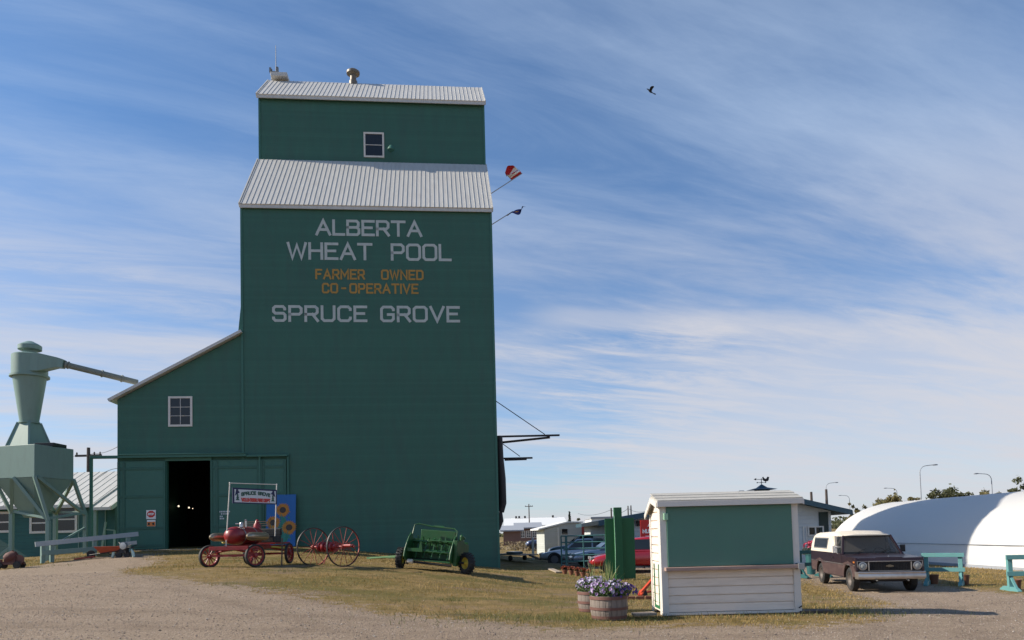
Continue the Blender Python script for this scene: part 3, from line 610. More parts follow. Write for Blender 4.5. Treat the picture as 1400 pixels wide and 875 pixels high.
M['greengrass'] = leafmat('green_grass', (.09, .11, .03), (.16, .16, .055), .3, 2)
o = fast_mesh('grass_tufts', tv, np.arange(3 * k).reshape(-1, 3), ['greengrass']); solo(o, 'longer green grass tufts at the foot of the booth and along the gravel edge', 'grass', kind='stuff')

# ---------------------------------------------------------------- grain elevator
el = thing('grain_elevator', 'tall dark green wooden grain elevator with metal roofs and painted company lettering', 'grain elevator', (E0.x, E0.y, 0), PSI)
TX = Matrix(((0, 0, 1, 0), (1, 0, 0, 0), (0, 1, 0, 0), (0, 0, 0, 1)))      # prism xy -> (d,z), extrusion -> u
TY = Matrix(((1, 0, 0, 0), (0, 0, 1, 0), (0, 1, 0, 0), (0, 0, 0, 1)))      # prism xy -> (u,z), extrusion -> d
EW = 11.52
mb = MB(); mb.prism([(0, -.6), (0, 17.12), (3.5, 20.95), (8.5, 20.95), (12.0, 17.12), (12.0, -.6)], 0, EW, TX); mb.build('wall', 'elev', el)
mb = MB(); mb.prism([(3.5, 20.96), (3.5, 24.48), (6.0, 26.72), (8.5, 24.48), (8.5, 20.96)], 0.02, EW + .02, TX); mb.build('cupola_wall', 'elev', el)
for u in (0, EW): mb = MB(); mb.b2((u - .05, -.03, -.6), (u + .05, .06, 17.0)); mb.build('corner_board', 'elev_trim', el)
for u in (.02, EW + .02): mb = MB(); mb.b2((u - .05, 3.47, 21.05), (u + .05, 3.56, 24.42)); mb.build('corner_board', 'elev_trim', el)
def metal_roof(name, u0, u1, pts, parent, thick=.09, rib=.215, fascia=.15):
    """pts: (d,z) from eave to ridge to eave; slab plus standing ribs plus fascia"""
    mb = MB(); n = len(pts)
    for i in range(n - 1):
        (d0, z0), (d1, z1) = pts[i], pts[i + 1]; L = math.hypot(d1 - d0, z1 - z0); nd = (-(z1 - z0) / L, (d1 - d0) / L)
        mb.prism([(d0, z0), (d1, z1), (d1 + nd[0] * thick, z1 + nd[1] * thick), (d0 + nd[0] * thick, z0 + nd[1] * thick)], u0, u1, TX)
        u = u0 + .06
        while u < u1:
            a = thick + .018; mb.prism([(d0 + nd[0] * (thick - .01), z0 + nd[1] * (thick - .01)), (d1 + nd[0] * (thick - .01), z1 + nd[1] * (thick - .01)), (d1 + nd[0] * a, z1 + nd[1] * a), (d0 + nd[0] * a, z0 + nd[1] * a)], u - .012, u + .012, TX)
            u += rib
    o = mb.build(name, 'roofmetal', parent)
    fm = MB(); (d0, z0) = pts[0]; fm.b2((u0 - .01, d0 - .03, z0 - fascia + .04), (u1 + .01, d0 + .02, z0 + .07))
    (d0, z0) = pts[-1]; fm.b2((u0 - .01, d0 - .02, z0 - fascia), (u1 + .01, d0 + .05, z0 + .06))
    # verge strips
    for u in (u0 - .03, u1 + .03):
        for i in range(n - 1):
            fm.beam((u, pts[i][0], pts[i][1] + .02), (u, pts[i + 1][0], pts[i + 1][1] + .02), .05, .22)
    fm.build('fascia', 'roofmetal', o)
    return o
metal_roof('roof', -.04, EW + .06, [(-.10, 17.08), (3.46, 21.03)], el)
metal_roof('roof', -.04, EW + .06, [(12.10, 17.08), (8.54, 21.03)], el)
metal_roof('cupola_roof', -.06, EW + .08, [(3.34, 24.40), (6.0, 26.80), (8.66, 24.40)], el)
# annex: four walls with a real door opening, the drive inside is dark
AL = -5.45; zl, zr = 8.12, 11.1
def ztop(u): return zl + (u - AL) * (zr - zl) / (-AL)
DL, DR, DT, SILL = -3.36, -1.38, 5.35, 1.36
mb = MB()
mb.prism([(AL, -.5), (DL, -.5), (DL, ztop(DL)), (AL, ztop(AL))], .03, .18, TY)
mb.prism([(DR, -.5), (-.004, -.5), (-.004, ztop(0)), (DR, ztop(DR))], .03, .18, TY)
mb.prism([(DL, DT), (DR, DT), (DR, ztop(DR)), (DL, ztop(DL))], .03, .18, TY)
mb.b2((DL, .03, -.5), (DR, .18, SILL - .004))
mb.b2((AL, .18, -.5), (AL + .15, 9.4, zl - .02)); mb.b2((AL + .15, 9.25, -.5), (-.004, 9.4, zl - .02))
mb.build('annex_wall', 'elev', el)
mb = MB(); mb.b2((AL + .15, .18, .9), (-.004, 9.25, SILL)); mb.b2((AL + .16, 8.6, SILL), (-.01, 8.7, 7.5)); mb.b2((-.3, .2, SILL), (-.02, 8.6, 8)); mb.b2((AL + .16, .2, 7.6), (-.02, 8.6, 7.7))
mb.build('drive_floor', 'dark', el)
mb = MB(); mb.b2((AL + .1, -.35, 1.05), (-1.2, .03, SILL + .02)); mb.build('door_sill', 'concrete', el, bevel=.01)
def mono_roof():
    mb = MB(); a = Vector((AL - .28, 0, zl - .10)); b = Vector((.03, 0, zr + .06)); L = (b - a).length
    d = (b - a).normalized(); nn = Vector((-d.z, 0, d.x))
    q = [a, b, b + nn * .12, a + nn * .12]; mb.prism([(p.x, p.z) for p in q], -.22, 9.6, TY)
    y = -.1
    while y < 9.6:
        q = [a + nn * .11, b + nn * .11, b + nn * .15, a + nn * .15]; mb.prism([(p.x, p.z) for p in q], y - .02, y + .02, TY); y += .27
    return mb.build('annex_roof', 'roofmetal', el)
mono_roof()
mb = MB(); mb.prism([(-.18, 11.25), (.0, 11.25), (.0, 12.6), (-.04, 12.6)], .02, 9.4, TY); mb.build('flashing', 'elev_trim', el)
# sliding doors on a long track
zt = 5.47
def slider(u0, u1):
    mb = MB(); mb.b2((u0, -.10, SILL + .06), (u1, -.03, 5.33)); o = mb.build('sliding_door', 'elev_trim', el)
    t = MB()
    for u in (u0 + .05, u1 - .05, u0 + .28 if u1 - u0 > 1.5 else u0 + .1): t.b2((u - .05, -.135, SILL + .1), (u + .05, -.10, 5.3))
    for z in (SILL + .2, 2.35, 3.75, 5.0): t.b2((u0 + .02, -.128, z - .06), (u1 - .02, -.10, z + .06))
    t.build('door_frame', 'elev', o, bevel=.006)
    return o
slider(AL + .06, DL + .02); slider(DR - .02, .74); slider(.80, 1.92)
mb = MB(); mb.b2((-6.5, -.26, zt), (.2, -.02, zt + .12)); mb.b2((-5.3, -.3, zt + .12), (.15, -.02, zt + .17)); mb.b2((.2, -.24, zt - .02), (2.0, -.02, zt + .07)); mb.b2((DL - .02, -.06, 5.33), (DR + .02, .03, zt)); mb.build('door_track', 'elev_trim', el, bevel=.01)
mb = MB(); mb.b2((-6.52, -.22, .6), (-6.42, -.1, zt)); mb.build('track_post', 'elev_trim', el)
mb = MB(); mb.b2((1.95, -.09, 1.3), (2.03, 0, zt + .1)); mb.b2((.72, -.15, 1.4), (.80, -.02, zt)); mb.build('door_post', 'elev_trim', el)
mb = MB(); mb.b2((DL - .02, -.02, SILL), (DL + .05, .2, DT)); mb.b2((DR - .05, -.02, SILL), (DR + .02, .2, DT)); mb.build('door_jamb', 'elev_trim', el)
def win(parent, u0, z0, u1, z1, d, bars=(1, 1), fw=.09, frame='white', pane='pane', proud=.05, barw=.03):
    fm = MB()
    for a, b_ in (((u0, z0), (u0 + fw, z1)), ((u1 - fw, z0), (u1, z1)), ((u0 + fw, z0), (u1 - fw, z0 + fw)), ((u0 + fw, z1 - fw), (u1 - fw, z1))): fm.b2((a[0], d - proud, a[1]), (b_[0], d + .02, b_[1]))
    for i in range(1, bars[0] + 1): x = u0 + fw + (u1 - u0 - 2 * fw) * i / (bars[0] + 1); fm.b2((x - barw / 2, d - proud * .6, z0 + fw), (x + barw / 2, d - .012, z1 - fw))
    for i in range(1, bars[1] + 1): z = z0 + fw + (z1 - z0 - 2 * fw) * i / (bars[1] + 1); fm.b2((u0 + fw, d - proud * .66, z - barw / 2), (u1 - fw, d - .012, z + barw / 2))
    o = fm.build('window', frame, parent)
    p = MB(); p.b2((u0 + fw * .9, d - .012, z0 + fw * .9), (u1 - fw * .9, d + .01, z1 - fw * .9)); p.build('pane', pane, o)
    return o
a = W(230, 542); b = W(263, 583); win(el, a[0], b[1], b[0], a[1], .03, (1, 2), barw=.02)
a = W(497, 181, 3.5); b = W(525.5, 216, 3.5); win(el, a[0], b[1], b[0], a[1], 3.5, (0, 1), barw=.03)
# yard lamp by the cupola window
u, z = W(534, 210, 3.5); mb = MB(); mb.tube([(u, 3.5, z + .1), (u, 3.1, z + .2), (u + .05, 2.95, z + .1)], .035); mb.lathe([(.05, .12), (.16, -.02), (.19, -.12), (.17, -.14)], 14, Matrix.Translation((u + .06, 2.93, z + .02))); mb.build('yard_lamp', 'elev_trim', el, smooth=True)
# lettering, each painted line a part
for s_, x0, x1, yt, yb, st, mt, gap, spc in (('ALBERTA', 431, 577, 301.5, 323, .125, 'paint_white', .27, .8), ('WHEAT POOL', 392, 617, 333, 356, .125, 'paint_white', .27, 1.14), ('FARMER OWNED', 431, 579, 369, 382.5, .085, 'paint_gold', .36, 2.15),
                                          ('CO - OPERATIVE', 440, 572, 388, 401.5, .085, 'paint_gold', .36, .32), ('SPRUCE GROVE', 372, 628.5, 418.5, 440.5, .125, 'paint_white', .30, .75)):
    a = W(x0, yt); b = W(x1, yt); c_ = W((x0 + x1) / 2, yb); tp = (a[1] + b[1]) / 2
    mb = MB(); T = Matrix.Translation((a[0], -.006, c_[1])) @ Matrix.Rotation(R(90), 4, 'X')
    words(s_, b[0] - a[0], tp - c_[1] + .02, st, T, .006, gap, spc, 0, 'lettering', mt, el)
# ridge equipment
u = W(483, 113, 6.0)[0]
mb = MB(); T = Matrix.Translation((u, 6.0, 26.86)) @ Matrix.Scale(.78, 4); mb.lathe([(.23, -.2), (.21, .62), (.26, .66), (.46, .72), (.47, .86), (.30, 1.0), (.12, 1.05)], 20, T); mb.build('roof_vent', 'mush', el, smooth=True)
mb = MB(); mb.lathe([(.29, -.1), (.29, .18), (.22, .22)], 20, T); mb.build('vent_collar', 'mush', el, smooth=True)
mb = MB(); mb.b2((.12, 5.6, 26.93), (1.0, 6.4, 27.15)); mb.build('ridge_box', 'roofmetal', el, bevel=.02)
mb = MB(); mb.tube([(.33, 6, 26.9), (.33, 6, 28.9)], [.03, .014], 6); mb.tube([(.1, 5.95, 26.9), (.12, 5.95, 27.5)], .03, 6); mb.tube([(-.02, 5.95, 27.4), (.5, 5.95, 27.37)], .02, 6); mb.b2((.0, 5.85, 27.3), (.1, 6, 27.55)); mb.b2((.38, 5.85, 27.25), (.48, 6, 27.6)); mb.build('antenna', 'rimlike', el)
# loading spouts on the track side
def EP(px, py, d): u, z = W(px, py, d); return (u, d, z)
d1 = 2.2
mb = MB(); mb.beam(EP(679, 597, d1), EP(765, 595, d1), .09, .09); mb.beam(EP(681, 605.5, d1 + .5), EP(752, 598, d1 + .1), .12, .10); mb.tube([EP(676, 547, d1), EP(745, 594, d1)], .022, 6); mb.b2((EW, d1 - .12, W(676, 549, d1)[1] - .15), (EW + .12, d1 + .12, W(676, 549, d1)[1] + .1)); mb.build('spout_arm', 'iron', el)
d2 = 5.0
mb = MB(); mb.beam(EP(681, 627, d2), EP(728, 626, d2), .09, .09); mb.beam(EP(690, 629, d2), EP(720, 628, d2), .10, .08); mb.tube([EP(682, 603, d2), EP(711, 624, d2)], .022, 6); mb.build('spout_arm', 'iron', el)
mb = MB()
q = [(681, 596), (682, 625), (684, 655), (685.5, 688), (683, 700)]
mb.tube([Vector(EP(*p_, 1.3)) + Vector((.05, 0, 0)) for p_ in q], [.16, .18, .22, .2, .17], 12); mb.tube([Vector(EP(*p_, 1.3)) for p_ in ((683, 700), (684, 712), (681, 724))], [.14, .16, .1], 10); mb.build('grain_spout', 'iron', el, smooth=True)
# lights hanging in the drive
for px, py, s_ in ((244.2, 692, .05), (258.3, 694, .045), (263.5, 695.2, .025)):
    q = W(px, py, 6.5); bu = MB(); bu.lathe([(.01, s_), (s_ * .7, s_ * .7), (s_, 0), (s_ * .7, -s_ * .7), (.01, -s_)], 10, Matrix.Translation((q[0], 6.5, q[1])))
    M.setdefault('bulb', emit('lit_bulb', (1, .85, .62), 0.9)); lp_ = bu.build('hanging_lamp', 'bulb', el, smooth=True); cd = MB(); cd.tube([(q[0], 6.5, q[1] + s_), (q[0], 6.5, 7.6)], .01, 5); cd.build('lamp_cord', 'iron', lp_)
# notices on the doors
a = W(200, 697.5, -.14); b = W(213.2, 709.5, -.14)
def plate(parent, name, u0, z0, u1, z1, d, mt, th=.01): mb = MB(); mb.b2((u0, d - th, z0), (u1, d, z1)); return mb.build(name, mt, parent)
sg = plate(el, 'notice', a[0], b[1], b[0], a[1], -.136, 'signwhite')
cx, cz = (a[0] + b[0]) / 2, (a[1] + b[1]) / 2 + .02; r_ = .155
mb = MB(); mb.prism([(cx + r_ * 1.15 * math.cos(R(22.5 + 45 * i)), cz + r_ * math.sin(R(22.5 + 45 * i))) for i in range(8)], -.152, -.146, TY); mb.build('stop_octagon', 'signred', sg)
mb = MB(); text(mb, 'STOP', .25, .10, .024, Matrix.Translation((cx - .125, -.1525, cz - .05)) @ Matrix.Rotation(R(90), 4, 'X'), .004); mb.build('lettering', 'signwhite', sg)
a2 = W(201, 711, -.14); b2_ = W(212.6, 719.5, -.14)
sg = plate(el, 'notice', a2[0], b2_[1], b2_[0], a2[1], -.136, 'signwhite'); h_ = a2[1] - b2_[1]
mb = MB(); mb.b2((a2[0] + .01, -.152, b2_[1] + .01), (b2_[0] - .01, -.146, a2[1] - .08)); mb.build('orange_field', 'orange', sg)
for u0, u1 in ((a2[0] + .04, a2[0] + .12), (b2_[0] - .13, b2_[0] - .05)): mb = MB(); mb.b2((u0, -.156, b2_[1] + .06), (u1, -.152, b2_[1] + .16)); mb.build('symbol', 'iron', sg)
# small painted lines on the right-hand door
for (x0, x1, yy) in ((300, 315, 699.5), (302, 314, 702.5), (300.5, 305, 706), (300.5, 307, 709)):
    mb = MB(); p0 = W(x0, yy, -.15); p1 = W(x1, yy, -.15); n_ = max(2, int((p1[0] - p0[0]) / .065))
    for i in range(n_):
        u = p0[0] + (p1[0] - p0[0]) * i / n_; mb.b2((u, -.142, p0[1] - .035), (u + .045, -.137, p0[1] + .03))
    mb.build('small_lettering', 'signgrey', el)
# ---------------------------------------------------------------- flags on the elevator
def flag(name, label, base, tip, cloth, mats, cell):
    b_ = E(*base); t = thing(name, label, 'flag', b_); e_ = E(*tip) - b_
    mb = MB(); mb.tube([(0, 0, 0), e_], .022, 6); mb.build('flag_pole', 'steel', t)
    nu, nv = 14, 8; A = e_ * .68; B = e_ * 1.0; hoist = B - A; vs = []; fs = []; mi = []
    for i in range(nu + 1):
        for j in range(nv + 1):
            s_ = i / nu; v_ = j / nv; q = A + hoist * v_ + Vector(cloth) * s_
            q += Vector((0, 1, 0)) * (.16 * math.sin(s_ * 9 + v_ * 2.5) * (.3 + s_)) + Vector((0, 0, 1)) * (.10 * math.sin(s_ * 6.5 + v_ * 4) * s_) + Vector((1, 0, 0)) * (.10 * math.cos(s_ * 7 + v_ * 3) * s_)
            vs.append(q)
    mb = MB()
    for i in range(nu):
        for j in range(nv):
            k = i * (nv + 1) + j; fs.append((k, k + 1, k + nv + 2, k + nv + 1)); mi.append(cell((i + .5) / nu, (j + .5) / nv))
    mb.add(vs, fs); mb.mi = mi; o = mb.build('cloth', mats, t, smooth=True, fix=False); sd = o.modifiers.new('thickness', 'SOLIDIFY'); sd.thickness = .006
    return t
def ca_cell(s_, v_):
    if s_ < .25 or s_ > .75: return 0
    x, y = abs(s_ - .5) * 2, v_ - .5
    return 0 if (x < .30 - abs(y) * .55 or (abs(y) < .1 and x < .32)) and abs(y) < .38 else 1
dd = 3.0
a = W(672, 266, dd); b = W(714, 237, dd)
flag('flag', 'red and white maple leaf flag on slanting pole, the upper of two', (a[0] - .1, dd, a[1]), (b[0], dd, b[1]), (-.42, 0, .42), ['flagred', 'signwhite'], ca_cell)
a = W(672, 309, dd); b = W(701, 289, dd)
def ab_cell(s_, v_): return 1 if math.hypot((s_ - .5) * 1.6, v_ - .5) < .17 else 0
flag('flag', 'dark blue provincial flag on slanting pole, the lower of two', (a[0] - .1, dd, a[1]), (b[0], dd, b[1]), (.75, 0, .22), ['flagblue', 'paint_gold'], ab_cell)

# ---------------------------------------------------------------- bird
bq = P(889, 124.5, 30); bt = solo(None or MB().loft([[Vector((x, r_ * math.cos(a), z + r_ * .9 * math.sin(a))) for a in [k * math.pi / 5 for k in range(10)]] for x, z, r_ in ((-.26, .03, .004), (-.22, .03, .02), (-.17, .04, .036), (-.13, .03, .034), (-.06, 0, .058), (.03, -.02, .062), (.11, -.03, .045), (.17, -.035, .022))]).build('bird', 'bird', smooth=True), 'black bird flying with wings raised in the open sky', 'bird')
bt.location = bq; bt.scale = (.72, .72, .72); bt.rotation_euler = (R(12), R(22), R(8))
for sgn in (1, -1):
    mb = MB(); pr = []
    for s_, sw, zz_, ch in ((0, 0, 0, .16), (.12, -.02, .10, .17), (.24, .02, .13, .15), (.34, .07, .12, .10), (.41, .13, .10, .03)):
        pr.append((s_, sw, zz_, ch))
    vs = []; fs = []
    for s_, sw, zz_, ch in pr: vs += [(-.08 + sw, sgn * (.03 + s_), .02 + zz_), (-.08 + sw + ch, sgn * (.03 + s_), .01 + zz_)]
    for i in range(len(pr) - 1): fs.append((2 * i, 2 * i + 1, 2 * i + 3, 2 * i + 2))
    mb.add(vs, fs); o = mb.build('wing', 'bird', bt, fix=False); o.modifiers.new('t', 'SOLIDIFY').thickness = .008
mb = MB(); mb.prism([(.12, -.03), (.36, -.075), (.38, 0), (.36, .075), (.12, .03)], -.045, -.037); mb.build('tail', 'bird', bt)

# ---------------------------------------------------------------- white sales booth
ko = onground(906, 843); KX, KY = ko.x, ko.y; KZ = tz(KX + 1.3, KY + .3) + .0
KWD = P(1097, 838, KY).x - KX; KD = 1.0
kt = thing('booth', 'small white wooden sales booth with closed dark green serving hatch', 'booth', (KX, KY, KZ), R(.4))
def KZp(py, px=1000, dy=0): return P(px, py, KY + dy).z - KZ
zc, ze, zr_ = KZp(776), KZp(685), KZp(675.5, 1000, .45)      # counter, front eave, ridge
zb = KZp(841) + .02; rd = .44
TXk = TX
mb = MB(); mb.prism([(.055, zb + .05), (.055, ze - .02), (rd, zr_ - .06), (KD - .03, ze - .14), (KD - .03, zb + .05)], .055, KWD - .055, TXk); kw_ = mb.build('wall', 'whiteside', kt)
# grooved boards: real gaps between them on the front and both sides
mb = MB(); z = zb + .06; k = 0
while z < zc - .06: z2 = min(z + .147, zc - .03); mb.prism([(.055, z), (.018 + .004 * (k % 2), z), (.030, z2), (.055, z2)], .10, KWD - .10, TXk); z += .163; k += 1
o_ = mb.build('siding', 'whiteside', kw_, bevel=.004)
for u0, u1 in ((.02, .055), (KWD - .055, KWD - .02)):
    mb = MB(); z = zb + .06
    while z < zr_ - .1:
        z2 = z + .147
        d0 = .11 if z2 < ze - .05 else .11 + (z2 - ze + .05) / (zr_ - ze) * (rd - .1); d1 = KD - .04 if z2 < ze - .22 else KD - .04 - (z2 - ze + .22) / (zr_ - ze + .2) * (KD - rd)
        if d1 - d0 > .1: mb.b2((u0, d0, z), (u1, d1, z2))
        z += .163
    mb.build('siding', 'whiteside', kw_, bevel=.004)
mb = MB()
for u in (0, KWD - .13): mb.b2((u, -.02, zb), (u + .13, .10, ze))
mb.b2((0, .10, zb), (.02, .2, ze - .05)); mb.b2((0.0, KD - .08, zb), (.03, KD + .02, ze - .2))
mb.b2((.03, -.005, zb), (KWD - .03, .03, zb + .05)); mb.build('corner_post', 'white', kt, bevel=.006)
hz0, hz1 = zc + .045, ze - .088
mb = MB(); mb.b2((.135, -.045, hz0), (KWD - .135, -.012, hz1)); mb.build('hatch', 'hatch', kt, bevel=.004)
mb = MB(); mb.b2((.06, -.17, zc - .035), (KWD - .02, .02, zc + .035)); mb.build('counter', 'counter', kt, bevel=.008)
mb = MB(); mb.b2((KWD - .10, -.19, zc - .06), (KWD + .02, -.02, zc + .06)); mb.build('counter_bracket', 'steel', kt, bevel=.006)
# roof: ridge forward of the middle, weathered boards, white fascia and barge boards
def roofslab(p0, p1, th=.035, u0=-.05, u1=KWD + .05):
    (d0, z0), (d1, z1) = p0, p1; L = math.hypot(d1 - d0, z1 - z0); nx, nz = -(z1 - z0) / L, (d1 - d0) / L
    if nz < 0: nx, nz = -nx, -nz
    return [(d0, z0), (d1, z1), (d1 + nx * th, z1 + nz * th), (d0 + nx * th, z0 + nz * th)]
mb = MB(); mb.prism(roofslab((-.13, ze - .01), (rd, zr_ - .03)), -.06, KWD + .06, TXk); mb.prism(roofslab((rd, zr_ - .032), (KD + .1, ze - .2)), -.06, KWD + .06, TXk)
s1 = ((-.15, ze + .025), (rd * .45 - .06, (ze + zr_) / 2 + .0)); k1 = (zr_ - ze) / (rd + .13)
for i in range(3):
    d0 = -.15 + i * .215; mb.prism(roofslab((d0, ze + .03 + (d0 + .13) * k1), (d0 + .24, ze + .03 + (d0 + .37) * k1 - .012), .016), -.055 - .003 * i, KWD + .055 + .003 * i, TXk)
mb.build('roof', 'shingle', kt)
mb = MB(); mb.b2((-.066, -.165, ze - .085), (KWD + .066, -.135, ze + .02)); mb.build('fascia', 'white', kt, bevel=.004)
for u0, u1 in ((-.085, -.06), (KWD + .06, KWD + .085)): mb = MB(); mb.prism([(-.14, ze - .10), (rd, zr_ - .14), (KD + .1, ze - .30), (KD + .1, ze - .2), (rd, zr_ - .035), (-.14, ze + .0)], u0, u1, TXk); mb.build('bargeboard', 'white', kt)
mb = MB(); mb.b2((.075, -.09, hz1 - .25), (.155, -.03, hz1 - .12)); M['palegreen'] = pm('pale_green_paint', (.30, .52, .35), .6); mb.build('hatch_hinge', 'palegreen', kt, bevel=.006)
M['stripegreen'] = pm('green_strip', (.02, .14, .06), .6)
mb = MB()
for d in (.26, .70): mb.b2((.004, d, zb + .16), (.0195, d + .05, zb + .98))
mb.b2((.004, .26, zb + .10), (.0195, .75, zb + .16)); mb.build('green_strip', 'stripegreen', kt)
mb = MB(); mb.b2((.05, .05, -.12), (KWD - .05, .15, zb + .04)); mb.b2((.05, KD - .2, -.12), (KWD - .05, KD - .1, zb + .04)); mb.build('skid', 'darkwood', kt)
mb = MB(); mb.tube([(KWD - .06, -.025, zb + .09), (KWD - .02, -.07, zb + .13)], .012, 6); mb.build('latch', 'iron', kt)
q = onground(885, 846); s_ = MB().box((0, 0, .03), (.46, .2, .05)).build('wooden_step', 'wood', bevel=.008); s_.location = (q.x, q.y + .35, tz(q.x, q.y + .35) + .02); s_.rotation_euler = (R(3), 0, R(12)); solo(s_, 'weathered plank step lying by the booth corner next to the flower barrel', 'step')
q = onground(1112, 838); s_ = MB().box((0, 0, .03), (.62, .3, .05)).build('wooden_pallet_board', 'darkwood', bevel=.008); s_.location = (q.x, q.y, tz(q.x, q.y) + .0); solo(s_, 'dark plank on the grass at the right foot of the booth', 'plank')

# ---------------------------------------------------------------- flower barrels
def leafcloud(name, parent, n_, centre, rad, size, mat, rs, flat=1.0, shell=.0):
    g = np.random.default_rng(rs); d = g.normal(size=(n_, 3)); d /= np.linalg.norm(d, axis=1)[:, None]; r_ = (shell + (1 - shell) * g.random(n_)) ** .5
    c_ = np.array(centre) + d * r_[:, None] * np.array(rad)
    nn = g.normal(size=(n_, 3)); nn /= np.linalg.norm(nn, axis=1)[:, None]; t1 = np.cross(nn, g.normal(size=(n_, 3))); t1 /= np.linalg.norm(t1, axis=1)[:, None]; t2 = np.cross(nn, t1)
    s_ = size * g.uniform(.6, 1.3, n_)[:, None]
    v = np.stack([c_ - t1 * s_, c_ - t2 * s_ * .6 * flat, c_ + t1 * s_, c_ + t2 * s_ * .6 * flat], 1).reshape(-1, 3)
    o = fast_mesh(name, v, np.arange(4 * n_).reshape(-1, 4), [mat]); o.parent = parent
    return o
def petals(name, parent, n_, centre, rad, size, mat, rs, zmin=None):
    """trumpet flowers: little five-sided cups that look outward"""
    g = np.random.default_rng(rs); mb = MB()
    for i in range(n_):
        d = Vector(g.normal(size=3)).normalized()
        if d.z < -.35: d.z = -d.z
        c_ = Vector(centre) + Vector((d.x * rad[0], d.y * rad[1], d.z * rad[2])) * g.uniform(.86, 1.06)
        nrm = (d + Vector(g.normal(size=3)) * .35).normalized(); T = Matrix.Translation(c_) @ nrm.to_track_quat('Z', 'Y').to_matrix().to_4x4(); s_ = size * g.uniform(.7, 1.2); k = 7
        vs = [(0, 0, -s_ * .7)] + [(s_ * (1 + .14 * (j % 2)) * math.cos(6.283 * j / k), s_ * (1 + .14 * (j % 2)) * math.sin(6.283 * j / k), s_ * .12 * (j % 2)) for j in range(k)]
        mb.add(vs, [(0, 1 + j, 1 + (j + 1) % k) for j in range(k)], T)
    return mb.build(name, mat, parent, fix=False)
def barrel_planter(px, py, Y, lab, dia, ht, seed, spikes, pale):
    q = P(px, py, Y); zg = tz(q.x, q.y); t = thing('flower_barrel', lab, 'planter', (q.x, q.y, zg), 0, 'half barrel flower planters')
    r_ = dia / 2; mb = MB(); n = 20
    for i in range(n):     # staves
        a0 = 2 * math.pi * i / n + .01; a1 = 2 * math.pi * (i + 1) / n - .01; rings = []
        for z, k in ((0, .90), (ht * .3, .975), (ht * .62, 1.0), (ht, .985)):
            rr = r_ * k; rings.append([(rr * math.cos(a0), rr * math.sin(a0), z), (rr * 1.01 * math.cos((a0 + a1) / 2), rr * 1.01 * math.sin((a0 + a1) / 2), z), (rr * math.cos(a1), rr * math.sin(a1), z), ((rr - .03) * math.cos(a1), (rr - .03) * math.sin(a1), z), ((rr - .03) * math.cos(a0), (rr - .03) * math.sin(a0), z)])
        mb.loft(rings)
    mb.build('staves', 'barrel', t)
    for z0, z1, k0, k1 in ((.02, .075, .91, .925), (ht * .42, ht * .42 + .05, .99, .995), (ht * .86, ht * .86 + .055, 1.0, .995)): mb = MB(); mb.lathe([(r_ * k0 + .006, z0), (r_ * k0 + .014, z0), (r_ * k1 + .014, z1), (r_ * k1 + .006, z1)], 32, closed=True); mb.build('hoop', 'hoop', t, smooth=True)
    mb = MB(); mb.lathe([(.01, ht - .09), (r_ - .03, ht - .09), (r_ - .03, ht - .05), (.02, ht - .01)], 20); mb.build('soil', 'soil', t)
    c_ = (.02, 0, ht + .09); rd_ = (r_ * 1.12, r_ * 1.05, .19)
    leafcloud('foliage', t, 2400, c_, (rd_[0] * 1.04, rd_[1] * 1.04, .21), .028, 'petunialeaf', seed, .9)
    c2_ = (c_[0], c_[1], c_[2] + .02)
    petals('blossoms', t, int(80 * (1 - pale)) + 40, c2_, rd_, .030, 'petalviolet', seed + 1)
    petals('pale_blossoms', t, int(60 + 50 * pale), c2_, rd_, .033, 'petalpale', seed + 2)
    petals('purple_blossoms', t, 70, (c_[0] + .16, c_[1], c_[2] - .05), (rd_[0] * 1.0, rd_[1], .18), .030, 'petalpurple', seed + 3)
    g = np.random.default_rng(seed + 9); mb = MB()
    for i in range(spikes):
        a = g.uniform(0, 6.28); L = g.uniform(.3, .72); ln = g.uniform(.05, .75); p0 = Vector((g.normal(0, .04) , g.normal(0, .04), ht)); dr = Vector((math.cos(a), math.sin(a), 0)); pts = []
        for k in range(6):
            s_ = k / 5; pts.append(p0 + dr * (L * ln * s_ ** 1.5) + Vector((0, 0, L * s_ * (1 - .35 * ln * s_))))
        sd = Vector((-dr.y, dr.x, 0)); vs = []
        for k, p_ in enumerate(pts): ww = .009 * (1 - (k / 5) ** 2) + .0008; vs += [p_ - sd * ww, p_ + sd * ww]
        mb.add(vs, [(2 * k, 2 * k + 1, 2 * k + 3, 2 * k + 2) for k in range(5)])
    mb.build('spike_plant', 'spikeleaf', t, fix=False)
    return t
barrel_planter(833, 848, 13.9, 'larger half barrel of purple and white petunias with spiky grass beside the booth', .70, .44, 11, 60, .4)
barrel_planter(811, 833, 15.2, 'smaller half barrel of pale mauve petunias behind the larger flower barrel', .62, .42, 41, 34, .9)

